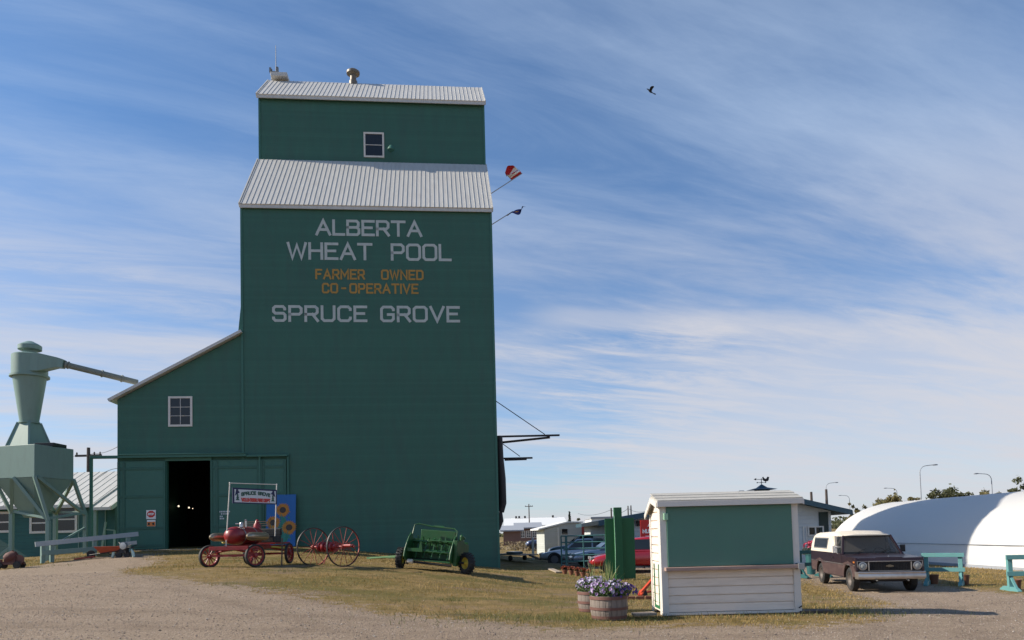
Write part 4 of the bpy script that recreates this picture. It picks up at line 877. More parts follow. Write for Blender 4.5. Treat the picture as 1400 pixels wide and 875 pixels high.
# ---------------------------------------------------------------- wheels
def spoked_wheel(parent, Rr, width, n, loc, rot, tyre_mat='black', sp_mat='red', hub=.07, spoke=.018, tyre_t=.055, felloe=.04, steel_tyre=False):
    mb = MB(); ri = Rr - tyre_t; fo = ri - felloe
    mb.lathe([(fo, -width * .38), (ri, -width * .38), (ri, width * .38), (fo, width * .38)], 36, AXY, closed=True)
    mb.lathe([(.02, -width * .9), (hub, -width * .8), (hub * 1.1, 0), (hub, width * .8), (hub * .55, width * 1.0), (.015, width * 1.05)], 16, AXY)
    for i in range(n):
        a = 2 * math.pi * i / n; off = (.25 * width if i % 2 else -.25 * width) if steel_tyre else 0
        mb.tube([(hub * .8 * math.cos(a), off * 1.5, hub * .8 * math.sin(a)), ((fo + .01) * math.cos(a), 0, (fo + .01) * math.sin(a))], [spoke * 1.15, spoke * .85], 6)
    o = mb.build('wheel', sp_mat, parent, smooth=True, loc=loc, rot=rot)
    t = MB()
    if steel_tyre: t.lathe([(ri, -width / 2), (Rr, -width / 2), (Rr, width / 2), (ri, width / 2)], 44, AXY, closed=True)
    else: t.lathe([(ri - .004, -width * .4), (ri + tyre_t * .4, -width * .55), (Rr - .008, -width * .42), (Rr, 0), (Rr - .008, width * .42), (ri + tyre_t * .4, width * .55), (ri - .004, width * .4)], 36, AXY, closed=True)
    t.build('tyre', tyre_mat, o, smooth=not steel_tyre)
    return o
# ---------------------------------------------------------------- antique fire engine (faces the camera, front wheels turned)
fc = P(317.5, 775, 22.6); rc = P(367.5, 771.5, 25.3); hd = Vector((fc.x - rc.x, fc.y - rc.y, 0)); WB = hd.length; rz = math.atan2(hd.y, hd.x)
zg = (tz(fc.x, fc.y) + tz(rc.x, rc.y)) / 2
fe = thing('fire_engine', 'antique red chemical fire engine with spoked wheels and round tank before the elevator door', 'fire engine', (rc.x, rc.y, zg), rz)
RW = .355; trk = 1.46
for x, s_ in ((WB, 1), (WB, -1), (0, 1), (0, -1)): spoked_wheel(fe, RW, .085, 12, (x, s_ * trk / 2, RW), (0, 0, R(-30) if x else 0), hub=.055, spoke=.016)
mb = MB(); mb.beam((WB, -trk / 2 + .06, RW + .02), (WB, trk / 2 - .06, RW + .02), .06, .07); mb.beam((0, -trk / 2, RW), (0, trk / 2, RW), .07, .07); mb.tube([(0, 0, RW), (WB, 0, RW)], .03, 8); mb.build('axle', 'red', fe)
mb = MB()
for s_ in (-.36, .36): mb.beam((-.5, s_, .60), (WB + .25, s_, .60), .055, .11)
mb.beam((WB + .22, -.62, .60), (WB + .22, .62, .60), .06, .12); mb.beam((-.48, -.5, .60), (-.48, .5, .60), .06, .1)
for x in (WB, 0):
    mb.tube([(x + .0, -.55, .46), (x, 0, .57), (x, .55, .46)], .035, 6)
mb.build('chassis', 'red', fe, bevel=.008)
mb = MB(); n = 20
mb.lathe([(.02, -.02), (.14, .02), (.23, .10), (.275, .24), (.285, .4), (.285, 1.75), (.26, 1.9), (.12, 1.97), (.01, 1.98)][::-1], 28, Matrix.Translation((WB + .18, 0, .98)) @ Matrix.Rotation(R(-90), 4, 'Y')); mb.build('tank', 'red', fe, smooth=True)
for x in (WB - .35, WB - 1.2): mb = MB(); mb.lathe([(.286, -.025), (.293, -.025), (.293, .025), (.286, .025)], 28, Matrix.Translation((x, 0, .98)) @ AXX, closed=True); mb.build('tank_strap', 'steel', fe)
for s_ in (1, -1):
    mb = MB(); mb.lathe([(.01, 0), (.06, .05), (.095, .12), (.122, .22), (.13, .3), (.13, 1.30), (.11, 1.38), (.01, 1.40)], 18, Matrix.Translation((WB + .30 - (.15 if s_ > 0 else 0), s_ * .55, .95)) @ Matrix.Rotation(R(-90), 4, 'Y') @ Matrix.Rotation(R(0), 4, 'X')); mb.build('side_cylinder', 'brass', fe, smooth=True)
mb = MB(); mb.b2((WB - 1.7, -.5, .66), (WB - .5, .5, .70)); mb.b2((-.55, -.55, .68), (.75, .55, .74)); mb.build('running_board', 'red', fe, bevel=.01)
mb = MB(); mb.b2((.1, -.5, .74), (.75, .5, .98)); mb.b2((.02, -.5, .98), (.14, .5, 1.22)); mb.build('seat', 'black', fe, bevel=.03)
mb = MB(); mb.lathe([(.13, 0), (.12, .12), (.075, .2), (.05, .28), (.02, .30)], 16, Matrix.Translation((.9, 0, 1.22))); mb.build('bell', 'red', fe, smooth=True)
mb = MB(); mb.lathe([(.05, 0), (.05, .1), (.03, .14)], 10, Matrix.Translation((WB - .45, .08, 1.25))); mb.tube([(WB - .45, -.1, 1.36), (WB - .45, .14, 1.36)], .018, 6); mb.lathe([(.04, 0), (.045, .13), (.02, .16)], 10, Matrix.Translation((WB - .75, -.02, 1.26))); mb.lathe([(.03, 0), (.03, .2), (.05, .22), (.01, .25)], 10, Matrix.Translation((WB - .62, .16, 1.25))); mb.build('valve', 'chrome', fe, smooth=True)
mb = MB()
for z in (1.30, 1.37, 1.44): mb.tube([(.95, -.42, z), (.95, .42, z)], .014, 6)
mb.tube([(.95, -.42, 1.2), (.95, -.42, 1.46)], .016, 6); mb.tube([(.95, .42, 1.2), (.95, .42, 1.46)], .016, 6); mb.build('hose_rail', 'darkwood', fe)
mb = MB(); mb.tube([(WB - .1, .1, .74), (WB - .15, -.1, .76), (WB - .5, -.55, .78), (WB - 1.3, -.5, .78)], .03, 8); mb.tube([(-.3, .55, .62), (.4, .66, .55), (1.2, .62, .6)], .03, 8); mb.build('hose', 'yellow', fe, smooth=True)
# the banner frame stands on the engine
fb = thing('banner_frame', 'white pipe frame on the fire engine carrying a fire department banner', 'banner', (fc.x, fc.y, zg + .66), 0)
o0 = Vector((fc.x, fc.y, zg + .66)); pl0 = P(309, 741, 22.5) - o0; pl1 = P(314.2, 660.5, 22.5) - o0; pr0 = P(376, 733, 24.2) - o0; pr1 = P(378.3, 662.5, 24.2) - o0
pl0.z = min(pl0.z, .0)
mb = MB(); mb.tube([pl0, pl1], .018, 8); mb.tube([pr0, pr1], .018, 8); mb.tube([pl1, pr1], .013, 8)
for q in (pl1, pr1): mb.lathe([(.01, -.03), (.03, 0), (.01, .03)], 8, Matrix.Translation(q))
mb.build('pipe', 'white', fb, smooth=True)
ba = P(317.8, 688, 22.62) - o0; bt_ = P(317.8, 666.5, 22.62) - o0; bb = P(378.5, 687.5, 24.15) - o0
xd = Vector((bb.x - ba.x, bb.y - ba.y, 0)); BW = xd.length; BH = bt_.z - ba.z; T = facing(ba, xd)
def rect(name, mt, par, x0, y0, x1, y1, z0, z1): mb = MB(); mb.add(*box_vf(x0, y0, z0, x1, y1, z1), T); return mb.build(name, mt, par)
def box_vf(x0, y0, z0, x1, y1, z1):
    m_ = MB(); m_.b2((x0, y0, z0), (x1, y1, z1)); return m_.v, m_.f
bn = rect('banner', 'navy', fb, 0, 0, BW, BH, -.012, .008); rect('banner_face', 'signgrey', bn, .07, .035, BW - .05, BH - .05, .008, .011)
words('SPRUCE GROVE', BW * .66, BH * .25, .034, T @ Matrix.Translation((BW * .18, BH * .46, .0115)), .003, .3, .75, BH * .12, 'lettering', 'lettergreen', bn)
words('VOLUNTEER FIRE DEPT', BW * .66, BH * .25, .036, T @ Matrix.Translation((BW * .18, BH * .12, .0115)), .003, .26, .55, 0, 'lettering', 'signred', bn)
for cx in (BW * .105, BW * .90):     # spruce emblem with a dark cap and sash
    mb = MB(); b0 = BH * .2
    for k in range(3): wv = .075 - .018 * k; zz_ = b0 + .07 * k; mb.prism([(cx - wv, zz_), (cx + wv, zz_), (cx, zz_ + .12)], .0116 + .0004 * k, .0136 + .0004 * k, T)
    mb.build('tree_emblem', 'lettergreen', bn)
    mb = MB(); sg_ = 1 if cx < BW / 2 else -1
    mb.prism([(cx - .07 * sg_, b0 + .26), (cx - .1 * sg_, b0 + .14), (cx + .02 * sg_, b0 + .22), (cx + .085 * sg_, b0 + .24), (cx + .03 * sg_, b0 + .30), (cx + .0 * sg_, b0 + .37), (cx - .05 * sg_, b0 + .35)], .0137, .0155, T); mb.build('cap_emblem', 'navy', bn)
q = P(385, 777, 23.2); sk = MB().beam((0, 0, -.15), (.03, 0, .88), .035, .035).build('wooden_stake', 'darkwood'); sk.location = (q.x, q.y, tz(q.x, q.y)); solo(sk, 'thin brown wooden stake standing beside the fire engine', 'stake')

# ---------------------------------------------------------------- sunflower board
ua, zt_ = W(362, 676.5, -.5); ub, _z = W(402.5, 676.5, -.5); zb_ = W(380, 744, -.5)[1]
q = E((ua + ub) / 2, -.42, 0); zg = tz(q.x, q.y); sb = thing('sunflower_board', 'blue painted board of three sunflowers leaning against the elevator', 'painting', (q.x, q.y, zg), PSI); sb.rotation_euler[0] = R(-7)
Wb, Hb = ub - ua, zt_ - zg + .03
mb = MB(); mb.b2((-Wb / 2, -.012, 0), (Wb / 2, .012, Hb)); mb.build('board', 'blueboard', sb)
mb = MB()
for x, z0, z1 in ((.02, .1, Hb * .62), (-.42, .45, Hb * .42), (.35, .15, Hb * .36)): mb.tube([(x * .6, -.013, z0), (x, -.013, z1)], .02, 5)
for i in range(48):
    a = rnd.uniform(0, 6.28); cx, cz = rnd.uniform(-.45, .5), rnd.uniform(.12, Hb * .55); L = rnd.uniform(.12, .24); T2 = Matrix.Translation((cx, -.0125 - .0002 * i, cz)) @ Matrix.Rotation(R(90), 4, 'X') @ Matrix.Rotation(a, 4, 'Z')
    mb.prism([(0, 0), (L * .4, L * .28), (L, 0), (L * .4, -L * .28)], 0, .0015, T2)
mb.prism([(-.12, .08), (.22, .1), (.40, .5), (.34, .95), (.12, Hb * .62), (-.08, .9), (-.3, .55)], -.0124, -.0121, TY); mb.build('painted_leaves', 'paintleaf', sb)
for cx, cz, rr in ((.08, Hb * .70, .33), (-.33, Hb * .46, .33), (.37, Hb * .36, .34)):
    mb = MB()
    for ring, n, k in ((1.0, 22, 0), (.8, 18, .3)):
        for i in range(n):
            a = 2 * math.pi * (i + k) / n; T2 = Matrix.Translation((cx, -.020 - .0012 * (i % 3) - k * .008, cz)) @ Matrix.Rotation(R(90), 4, 'X') @ Matrix.Rotation(a, 4, 'Z'); r0, r1 = rr * .36, rr * ring * rnd.uniform(.9, 1.08)
            mb.prism([(r0, -.03), (r0 + (r1 - r0) * .45, -.05), (r1, 0), (r0 + (r1 - r0) * .45, .05), (r0, .03)], 0, .001, T2)
    pt = mb.build('painted_flower', 'petal', sb)
    mb = MB(); mb.lathe([(rr * .42, 0), (rr * .42, .004), (.01, .008)], 20, Matrix.Translation((cx, -.027, cz)) @ Matrix.Rotation(R(90), 4, 'X')); mb.build('seed_head', 'seedhead', pt)

# ---------------------------------------------------------------- red hose cart on two big wheels
cr = P(470, 778, 22.9); cl = P(429, 772, 23.9); zg = (tz(cr.x, cr.y) + tz(cl.x, cl.y)) / 2
ax = Vector((cr.x - cl.x, cr.y - cl.y, 0)); T_ = ax.length; mid = (cr + cl) / 2
hc = thing('hose_cart', 'two wheeled red cart with tall thin spoked wheels beside the fire engine', 'cart', (mid.x, mid.y, zg), math.atan2(ax.y, ax.x) - R(90))
RR = .635
for s_ in (1, -1): spoked_wheel(hc, RR, .05, 14, (0, s_ * T_ / 2, RR), (0, 0, 0), 'iron', 'redworn', .075, .0095, .026, .006, True)
mb = MB(); mb.tube([(0, -T_ / 2 - .12, RR), (0, T_ / 2 + .55, RR)], .035, 10); mb.build('axle', 'red', hc, smooth=True)
mb = MB(); mb.tube([(.02, T_ / 2 + .08, RR + .03), (.02, T_ / 2 + .5, RR + .03)], .05, 10); mb.build('axle_sleeve', 'red', hc, smooth=True)
mb = MB(); TT = Matrix.Translation((0, 0, RR)) @ AXY
for z in (-.30, -.1, .12, .34): mb.lathe([(.03, z), (.15, z), (.17, z + .05), (.15, z + .10), (.03, z + .10)], 18, TT)
mb.lathe([(.10, -.45), (.10, .48)], 14, TT); mb.build('drum', 'red', hc, smooth=True)
mb = MB()
for s_ in (-.34, .34): mb.tube([(0, s_, RR - .04), (-.5, s_ * .8, RR + .16), (-1.0, s_ * .3, RR - .12)], .018, 6)
mb.beam((0, -.45, RR - .12), (0, .45, RR - .12), .09, .05); mb.tube([(.0, .2, RR), (.2, .2, .35), (.25, .1, .1)], .015, 6); mb.tube([(0, -.25, RR + .1), (.05, -.28, RR + .38)], .014, 6); mb.tube([(0, .28, RR + .1), (.05, .3, RR + .42)], .014, 6); mb.build('frame', 'redworn', hc)
# ---------------------------------------------------------------- green manure spreader seen from behind
sl_ = P(545, 776, 24.4); sr_ = P(635, 784, 23.9); mid = (sl_ + sr_) / 2; ax = Vector((sr_.x - sl_.x, sr_.y - sl_.y, 0)); ang = math.atan2(ax.y, ax.x)
dz = tz(sr_.x, sr_.y) - tz(sl_.x, sl_.y)
ms = thing('manure_spreader', 'green farm spreader with yellow wheel rims parked on the grassy mound', 'spreader', (mid.x, mid.y, (tz(sr_.x, sr_.y) + tz(sl_.x, sl_.y)) / 2 + .01), ang)
ms.rotation_euler[1] = -math.atan2(dz, ax.length)
HW = ax.length / 2
def lug_wheel(loc, rot):
    mb = MB(); rr = .33
    mb.lathe([(.19, -.08), (.25, -.11), (.31, -.10), (rr, -.05), (rr, .05), (.31, .10), (.25, .11), (.19, .08)], 30, AXY, closed=True)
    for i in range(18):
        a = 2 * math.pi * i / 18
        for s_ in (1, -1):
            T = Matrix.Rotation(a + s_ * .08, 4, 'Y') @ Matrix.Translation((rr + .008, s_ * .055, 0)); mb.box((0, 0, 0), (.035, .09, .035), T)
    o = mb.build('wheel', 'black', ms, loc=loc, rot=rot)
    r_ = MB(); r_.lathe([(.03, -.05), (.06, -.05), (.16, .0), (.175, .07), (.2, .085), (.2, -.085), (.175, -.07), (.1, .03), (.03, .04)], 28, AXY, closed=True); r_.lathe([(.01, -.09), (.05, -.08), (.05, .08), (.01, .09)], 14, AXY); r_.build('rim', 'yellow', o, smooth=True)
# local frame: x to the viewer's right, y away from the viewer, z up
lug_wheel((-HW + .04, 0, .33), (0, 0, R(84) - ang)); lug_wheel((HW + .06, 0, .33), (0, 0, R(129) - ang))
bw = HW - .36
def side_plate(x): # curved end panel
    prof = [(-.42, .30), (-.55, .42), (-.50, .62), (-.36, .85), (-.18, 1.06), (.0, 1.18), (.10, 1.16), (.16, 1.02), (.55, .98), (1.5, .86), (1.5, .42), (.5, .34)]
    mb = MB(); mb.prism([(y, z) for y, z in prof], x - .02, x + .02, Matrix(((0, 0, 1, 0), (1, 0, 0, 0), (0, 1, 0, 0), (0, 0, 0, 1))))
    pts = [Vector((x, y, z)) for y, z in prof[1:6]]
    mb.tube(pts, .03, 6); return mb.build('side_panel', 'jdgreen', ms, bevel=.004)
side_plate(-bw); side_plate(bw)
mb = MB(); mb.beam((-bw, .22, .62), (bw, .22, .62), .03, .0001) if False else None
mb.b2((-bw, .25, .34), (bw, .29, 1.0)); mb.b2((-bw, -.36, .30), (bw, .25, .345)); mb.b2((-bw, .25, .34), (bw, 1.45, .38)); mb.b2((-bw, 1.42, .38), (bw, 1.46, .95)); mb.build('box_body', 'jdgreen', ms, bevel=.006)
mb = MB(); mb.prism([(-bw + .02, .62), (-.25, .62), (-.22, .66), (-.28, .98), (-.32, .86), (-.34, .72), (-bw + .02, .70)], -.40, -.36, Matrix(((1, 0, 0, 0), (0, 0, 1, 0), (0, 1, 0, 0), (0, 0, 0, 1)))); mb.b2((-bw + .02, -.42, .60), (-.22, -.30, .66)); mb.build('deflector', 'jdgreen', ms)
mb = MB(); TT = Matrix.Translation((0, -.12, .62)) @ AXX; mb.lathe([(.06, -bw), (.06, bw)], 12, TT)
for i in range(16):
    x = -bw + .1 + (2 * bw - .2) * i / 15; a = i * 2.1
    mb.beam((x, -.12, .62), (x, -.12 + .26 * math.cos(a), .62 + .26 * math.sin(a)), .03, .02); mb.beam((x, -.12, .62), (x, -.12 - .26 * math.cos(a), .62 - .26 * math.sin(a)), .03, .02)
TT = Matrix.Translation((0, .12, .93)) @ AXX; mb.lathe([(.04, -bw), (.04, bw)], 12, TT)
for i in range(14):
    x = -bw + .1 + (2 * bw - .2) * i / 13; a = i * 1.7; mb.beam((x, .12 - .18 * math.cos(a), .93 - .18 * math.sin(a)), (x, .12 + .18 * math.cos(a), .93 + .18 * math.sin(a)), .03, .02)
mb.build('beater', 'jdgreen', ms)
mb = MB(); mb.tube([(-bw + .05, -.02, 1.16), (-bw + .08, .05, 1.46), (-bw + .2, .1, 1.5), (-.1, .1, 1.44), (bw - .1, .05, 1.42), (bw + .03, 0, 1.34), (bw + .03, -.05, 1.05)], .022, 8); mb.tube([(-.05, .1, 1.45), (.3, .12, 1.455)], .03, 8); mb.build('hoop', 'jdgreen', ms, smooth=True)
mb = MB(); mb.b2((-.55, .28, .95), (bw - .1, .36, 1.32)); mb.b2((-.2, -.02, .95), (bw - .05, .06, 1.0)); mb.build('front_guard', 'jdgreen', ms, bevel=.02)
mb = MB(); mb.tube([(-HW, 0, .33), (HW, 0, .33)], .035, 8); mb.tube([(-bw, -.30, .26), (bw, -.30, .22)], .04, 8); mb.tube([(-bw + .1, -.36, .30), (-bw + .02, -.25, .2)], .06, 8); mb.build('axle', 'iron', ms)
mb = MB(); mb.b2((bw + .03, -.30, .22), (bw + .15, .5, 1.05)); mb.tube([(bw + .1, 0, 1.05), (bw + .3, 0, 1.15)], .05, 8); mb.lathe([(.02, 0), (.06, .0), (.07, .15), (.02, .2)], 10, Matrix.Translation((bw + .22, -.1, 1.05))); mb.build('chain_guard', 'jdgreen', ms, bevel=.02)
mb = MB(); mb.lathe([(.01, -.1), (.07, -.09), (.075, .09), (.01, .1)], 12, Matrix.Translation((-bw + .16, -.36, .27)) @ AXX); mb.build('gear_cap', 'cream', ms, smooth=True)
a = P(502, 762, 26.2); b = P(545, 765, 25.6); loc_ = lambda q: ms.matrix_basis.inverted() @ q
bpy.context.view_layer.update(); mi_ = ms.matrix_world.inverted()
mb = MB(); mb.beam(mi_ @ Vector((a.x, a.y, tz(a.x, a.y) + .22)), Vector((-.3, 1.4, .42)), .09, .07); mb.beam(mi_ @ Vector((a.x, a.y, tz(a.x, a.y) + .22)), Vector((-.9, 1.1, .42)), .06, .05); mb.build('drawbar', pm('faded_green_bar', (.16, .30, .14), .6), ms)

# ---------------------------------------------------------------- dust collector on legs
cb_ = P(47, 652, 29.6); hx = P(40, 590, 31.2); CX, CY = hx.x, hx.y; zg = tz(CX + .8, CY)
dc = thing('dust_collector', 'pale green steel cyclone dust collector on braced legs left of the elevator', 'dust collector', (CX, CY, zg))
def zl_(py, px=40, Y=31.2): return P(px, py, Y).z - zg
def xl_(px, py, Y=31.2): return P(px, py, Y).x - CX
ra = .68
mb = MB(); mb.lathe([(ra, zl_(514)), (ra, zl_(487)), (ra - .06, zl_(485.5)), (.02, zl_(485))], 36); 
mb.lathe([(.36, zl_(577)), (ra - .04, zl_(515.5))], 36); mb.lathe([(ra + .07, zl_(516.5)), (ra + .07, zl_(514))], 36); mb.lathe([(.40, zl_(579)), (.40, zl_(577))], 30); mb.build('cyclone_body', 'cyc', dc, smooth=True)
mb = MB(); z0, z1 = zl_(485), zl_(479)
mb.lathe([(.26, z0), (.28, z1), (.36, zl_(478))], 28); mb.lathe([(.38, zl_(479.5)), (.45, zl_(478.5)), (.45, zl_(473)), (.36, zl_(471)), (.12, zl_(467)), (.02, zl_(466.3))], 30); mb.build('rain_cap', 'cyc', dc, smooth=True)
# inlet duct from the drum to the annex roof
i0 = Vector((.2, -.55, (zl_(487) + zl_(510)) / 2)); iw = P(88, 498, 31.0) - Vector((CX, CY, zg)); hh = (zl_(487) - zl_(511))
def rr4(c_, w_, h_, d): d = Vector(d).normalized(); s_ = d.cross(Vector((0, 0, 1))).normalized(); u_ = s_.cross(d); return [c_ + s_ * w_ + u_ * h_, c_ - s_ * w_ + u_ * h_, c_ - s_ * w_ - u_ * h_, c_ + s_ * w_ - u_ * h_]
mb = MB(); mb.loft([rr4(Vector((.0, -.36, zl_(499))), .25, hh / 2, (1, 0, 0)), rr4(Vector((.66, -.32, zl_(499))), .22, hh / 2, (1, .1, 0)), rr4(iw - Vector((.25, 0, -.06)), .17, .21, (1, .1, -.1)), rr4(iw, .15, .18, (1, .1, -.15))]); mb.build('inlet_transition', 'cyc', dc, bevel=.01)
uz_ = W(186, 522.5, .5); pe = E(uz_[0], .5, uz_[1]) - Vector((CX, CY, zg))
mb = MB(); mb.tube([iw - Vector((.03, 0, 0)), iw.lerp(pe, .5), pe + (pe - iw) * .02], .13, 14)
for k in (.0, .04, .5, .78): q = iw.lerp(pe, k); mb.tube([q, q + (pe - iw).normalized() * .06], .165, 14)
mb.build('inlet_pipe', pm('galvanised_duct', (.20, .22, .20), .75, .0, .15, 6), dc, smooth=True)
# hood and square bin; the bin's corner points at the camera
A12 = R(-12); zt0, zt1 = zl_(577), zl_(608, 40); bz1, bz0 = zl_(607, 47, 29.6), zl_(652, 47, 29.6); half = 1.0
c1_ = P(47, 652, 29.6) - Vector((CX, CY, zg)); bc = Vector((c1_.x, c1_.y, 0)) + Matrix.Rotation(A12, 3, 'Z') @ Vector((-half, half, 0))
def sq(h, z, c_=bc): return [Vector((c_.x, c_.y, z)) + Matrix.Rotation(A12, 3, 'Z') @ Vector((x * h, y * h, 0)) for x, y in ((-1, -1), (1, -1), (1, 1), (-1, 1))]
O3 = Vector((0, 0, 0))
mb = MB(); mb.loft([sq(.60, bz1 + .0, O3), sq(.30, zt0 - .03, O3)]); mb.build('hood', 'cyc', dc, bevel=.01)
for q0_, q1_ in zip(sq(.30, zt0 - .03, O3), sq(.61, bz1, O3)): mb = MB(); mb.beam(q0_, q1_, .08, .06); mb.build('hood_strut', 'cyc', dc)
mb = MB(); mb.loft([sq(half, bz0), sq(half, bz1)]); mb.build('bin', 'cyc', dc, bevel=.015)
mb = MB(); mb.loft([sq(.26, zl_(708, 50)), sq(half - .01, bz0 - .005)]); mb.build('hopper', 'cyc', dc, bevel=.015)
q = bc + Vector((.62, .1, bz1)); mb = MB(); mb.box((q.x, q.y, q.z + .09), (.8, .9, .14), None); mb.build('bin_lid', 'iron', dc, bevel=.01)
fl_, fr, rg, bk = [Vector((c_.x, c_.y, 0)) for c_ in sq(half, 0)]
dzl = lambda q: tz(CX + q.x, CY + q.y) - zg - .05
feet = []; tops = []
for px, py, Y in ((66, 712, 30.0), (117, 704, 32.2), (16, 702, 30.6), (76, 703, 33.2)):
    q = P(px, py, Y) - Vector((CX, CY, zg)); feet.append(Vector((q.x, q.y, 0))); tops.append(q.z)
for i, q in enumerate(feet): mb = MB(); mb.beam((q.x, q.y, dzl(q)), (q.x, q.y, tops[i]), .15, .15, (0, 1, 0)); mb.build('leg', 'cyc', dc, bevel=.008)
for i, t_ in ((0, fr), (0, fr.lerp(fl_, .5)), (1, rg), (1, fr.lerp(rg, .06)), (2, fl_), (2, fr.lerp(fl_, .56)), (3, rg), (3, bk)):
    mb = MB(); q = feet[i]; mb.beam((q.x, q.y, tops[i]), (t_.x, t_.y, bz0 + .02), .12, .12); mb.build('brace', 'cyc', dc)
for i, j_ in ((0, 1), (0, 2), (1, 3), (2, 3)): mb = MB(); a, b = feet[i], feet[j_]; mb.beam((a.x, a.y, tops[i] + .1), (b.x, b.y, tops[j_] + .1), .06, .10); mb.build('cross_brace', 'cyc', dc)
a, b = feet[0], feet[1]; mb = MB(); mb.beam((a.x, a.y, dzl(a) + .55), (b.x, b.y, tops[1] - .55), .06, .08); mb.build('cross_brace', 'cyc', dc)
a, b = feet[2], feet[0]; mb = MB(); mb.beam((a.x - .9, a.y - .3, dzl(a) - .1), (a.x + .0, a.y, dzl(a) + .7), .08, .1); mb.build('cross_brace', 'cyc', dc)

# ---------------------------------------------------------------- teal office shed behind, metal roof
SY = 38.0; a = P(-60, 700, SY); b = P(157, 691, SY); SZ = .8
sh = thing('office_shed', 'long low teal shed with ribbed metal roof and white framed windows, behind the dust collector', 'shed', (a.x, SY, SZ))
SW = b.x - a.x; ze_ = P(120, 691, SY).z - SZ; ridge = P(120, 647, SY + 4).z - SZ
mb = MB(); mb.prism([(0, -.6), (0, ze_ - .12), (4, ridge - .14), (8, ze_ - .12), (8, -.6)], 0, SW, TX); mb.build('wall', siding('shed_teal', (.022, .105, .09), .18), sh)
metal_roof('roof', -.3, SW - .75, [(-.4, ze_ - .02), (4, ridge), (8.4, ze_ - .02)], sh, .07, .42, .14)
metal_roof('porch_roof', SW - .72, SW + .28, [(-.9, ze_ - .22), (4, ridge - .04)], sh, .06, .42, .12)
def SP(px, py): q = P(px, py, SY); return q.x - a.x, q.z - SZ
for (x0, y0, x1, y1) in ((-14, 700, 17, 728), (41, 701, 66, 729), (75, 692, 106, 728)):
    p0 = SP(x0, y0); p1 = SP(x1, y1); win(sh, p0[0], p1[1], p1[0], p0[1], 0, (0, 1), fw=.12, barw=.07)
mb = MB(); p0 = SP(141, 692); p1 = SP(138, 735); mb.b2((p0[0] - .08, -.75, p1[1] - .6), (p0[0] + .08, -.6, ze_ - .2)); mb.build('porch_post', 'cyc', sh)
mb = MB(); mb.b2((SW - 1.9, -.02, -.3), (SW - 1.85, .03, ze_ - .2)); mb.b2((SW - .5, -.04, -.3), (SW - .45, .03, ze_ - .25)); mb.build('corner_trim', 'cyc', sh)
q = P(146, 748, 34); lad = MB(); lad.beam((-.25, 0, 0), (-.08, .05, 1.35), .09, .05); lad.beam((.35, 0, 0), (.33, .05, .95), .09, .05); lad.beam((-.1, .04, 1.0), (.34, .04, .95), .04, .05)
lo = lad.build('trestle', 'cyc'); lo.location = (q.x, q.y, tz(q.x, q.y) - .02); solo(lo, 'pale green little trestle frame standing behind the white fence', 'trestle')

# ---------------------------------------------------------------- utility pole and line on the left
def utility_pole(px, ptop, Y, lab, arm=1.2, group=None, rk=1.0, h_base=0.0):
    t_ = P(px, ptop, Y); zb_ = h_base; o = thing('utility_pole', lab, 'utility pole', (t_.x, Y, zb_), 0, group)
    H = t_.z - zb_; mb = MB(); mb.tube([(0, 0, -.3), (0, 0, H)], [.16 * rk, .11 * rk], 10); mb.build('pole', 'pole', o, smooth=True)
    if arm:
        mb = MB(); mb.b2((-arm, -.06, H - .62), (arm, .06, H - .48))
        for x in (-arm + .1, arm * .45, arm - .1): mb.lathe([(.05, H - .48), (.06, H - .38), (.03, H - .30)], 8, Matrix.Translation((x, 0, 0)))
        mb.build('crossarm', 'pole', o)
    return o
utility_pole(121, 612, 50, 'dark utility pole with crossarm rising behind the left shed', .9)
def wire(pts, lab, r_=.012, sag=.3):
    o0 = Vector(pts[0]); q = []
    for i in range(len(pts) - 1):
        a_, b_ = Vector(pts[i]), Vector(pts[i + 1])
        for k in range(9): s_ = k / 8; q.append(a_.lerp(b_, s_) - o0 - Vector((0, 0, sag * 4 * s_ * (1 - s_))))
    mb = MB(); mb.tube(q, r_, 5); o = mb.build('power_line', 'iron'); o.location = o0; solo(o, lab, 'cable')
t_ = P(121, 613, 50); e_ = E(-5.47, .6, 0); e2 = P(158, 607, e_.y)
wire([P(85, 622, 60), (t_.x + .4, 50, t_.z - .35), (e_.x, e_.y, e2.z)], 'thin cable from the left utility pole to the annex wall', .015, .15)
wire([P(128, 657, 36.5), (e_.x, e_.y + .2, P(158, 640, e_.y).z)], 'slack cable drooping from the annex wall to the shed roof', .015, -.2)

# ---------------------------------------------------------------- white plank fence, left
fa = P(52, 744, 28.6); fb_ = P(189, 730, 31.6); d_ = Vector((fb_.x - fa.x, fb_.y - fa.y, 0)); fl = d_.length
fe_ = thing('plank_fence', 'low fence of two weathered white planks on posts, left of the elevator door', 'fence', (fa.x, fa.y, tz(fa.x, fa.y)), math.atan2(d_.y, d_.x))
zf0 = fa.z - tz(fa.x, fa.y); zf1 = fb_.z - tz(fa.x, fa.y)
zq = lambda x: zf0 + (zf1 - zf0) * x / fl
mb = MB(); mb.beam((-.1, 0, zq(-.1) + .0), (fl, 0, zq(fl)), .05, .19); mb.build('rail', pm('grey_white_plank', (.40, .44, .45), .7, var=.1, stretch=(.6, 4, 4), dirt=(.3, .33, .34), damt=.5), fe_, bevel=.006)
mb = MB(); mb.beam((.12, .0, zq(.1) - .37), (fl * .60, 0, zq(fl * .6) - .44), .05, .19); mb.build('rail', M['grey_white_plank'] if 'grey_white_plank' in M else 'cyc', fe_, bevel=.006)
mb = MB(); mb.beam((fl * .80, .02, zq(fl * .8) - .36), (fl * .985, .02, zq(fl) - .36), .05, .16); mb.build('rail', 'steel', fe_, bevel=.006)
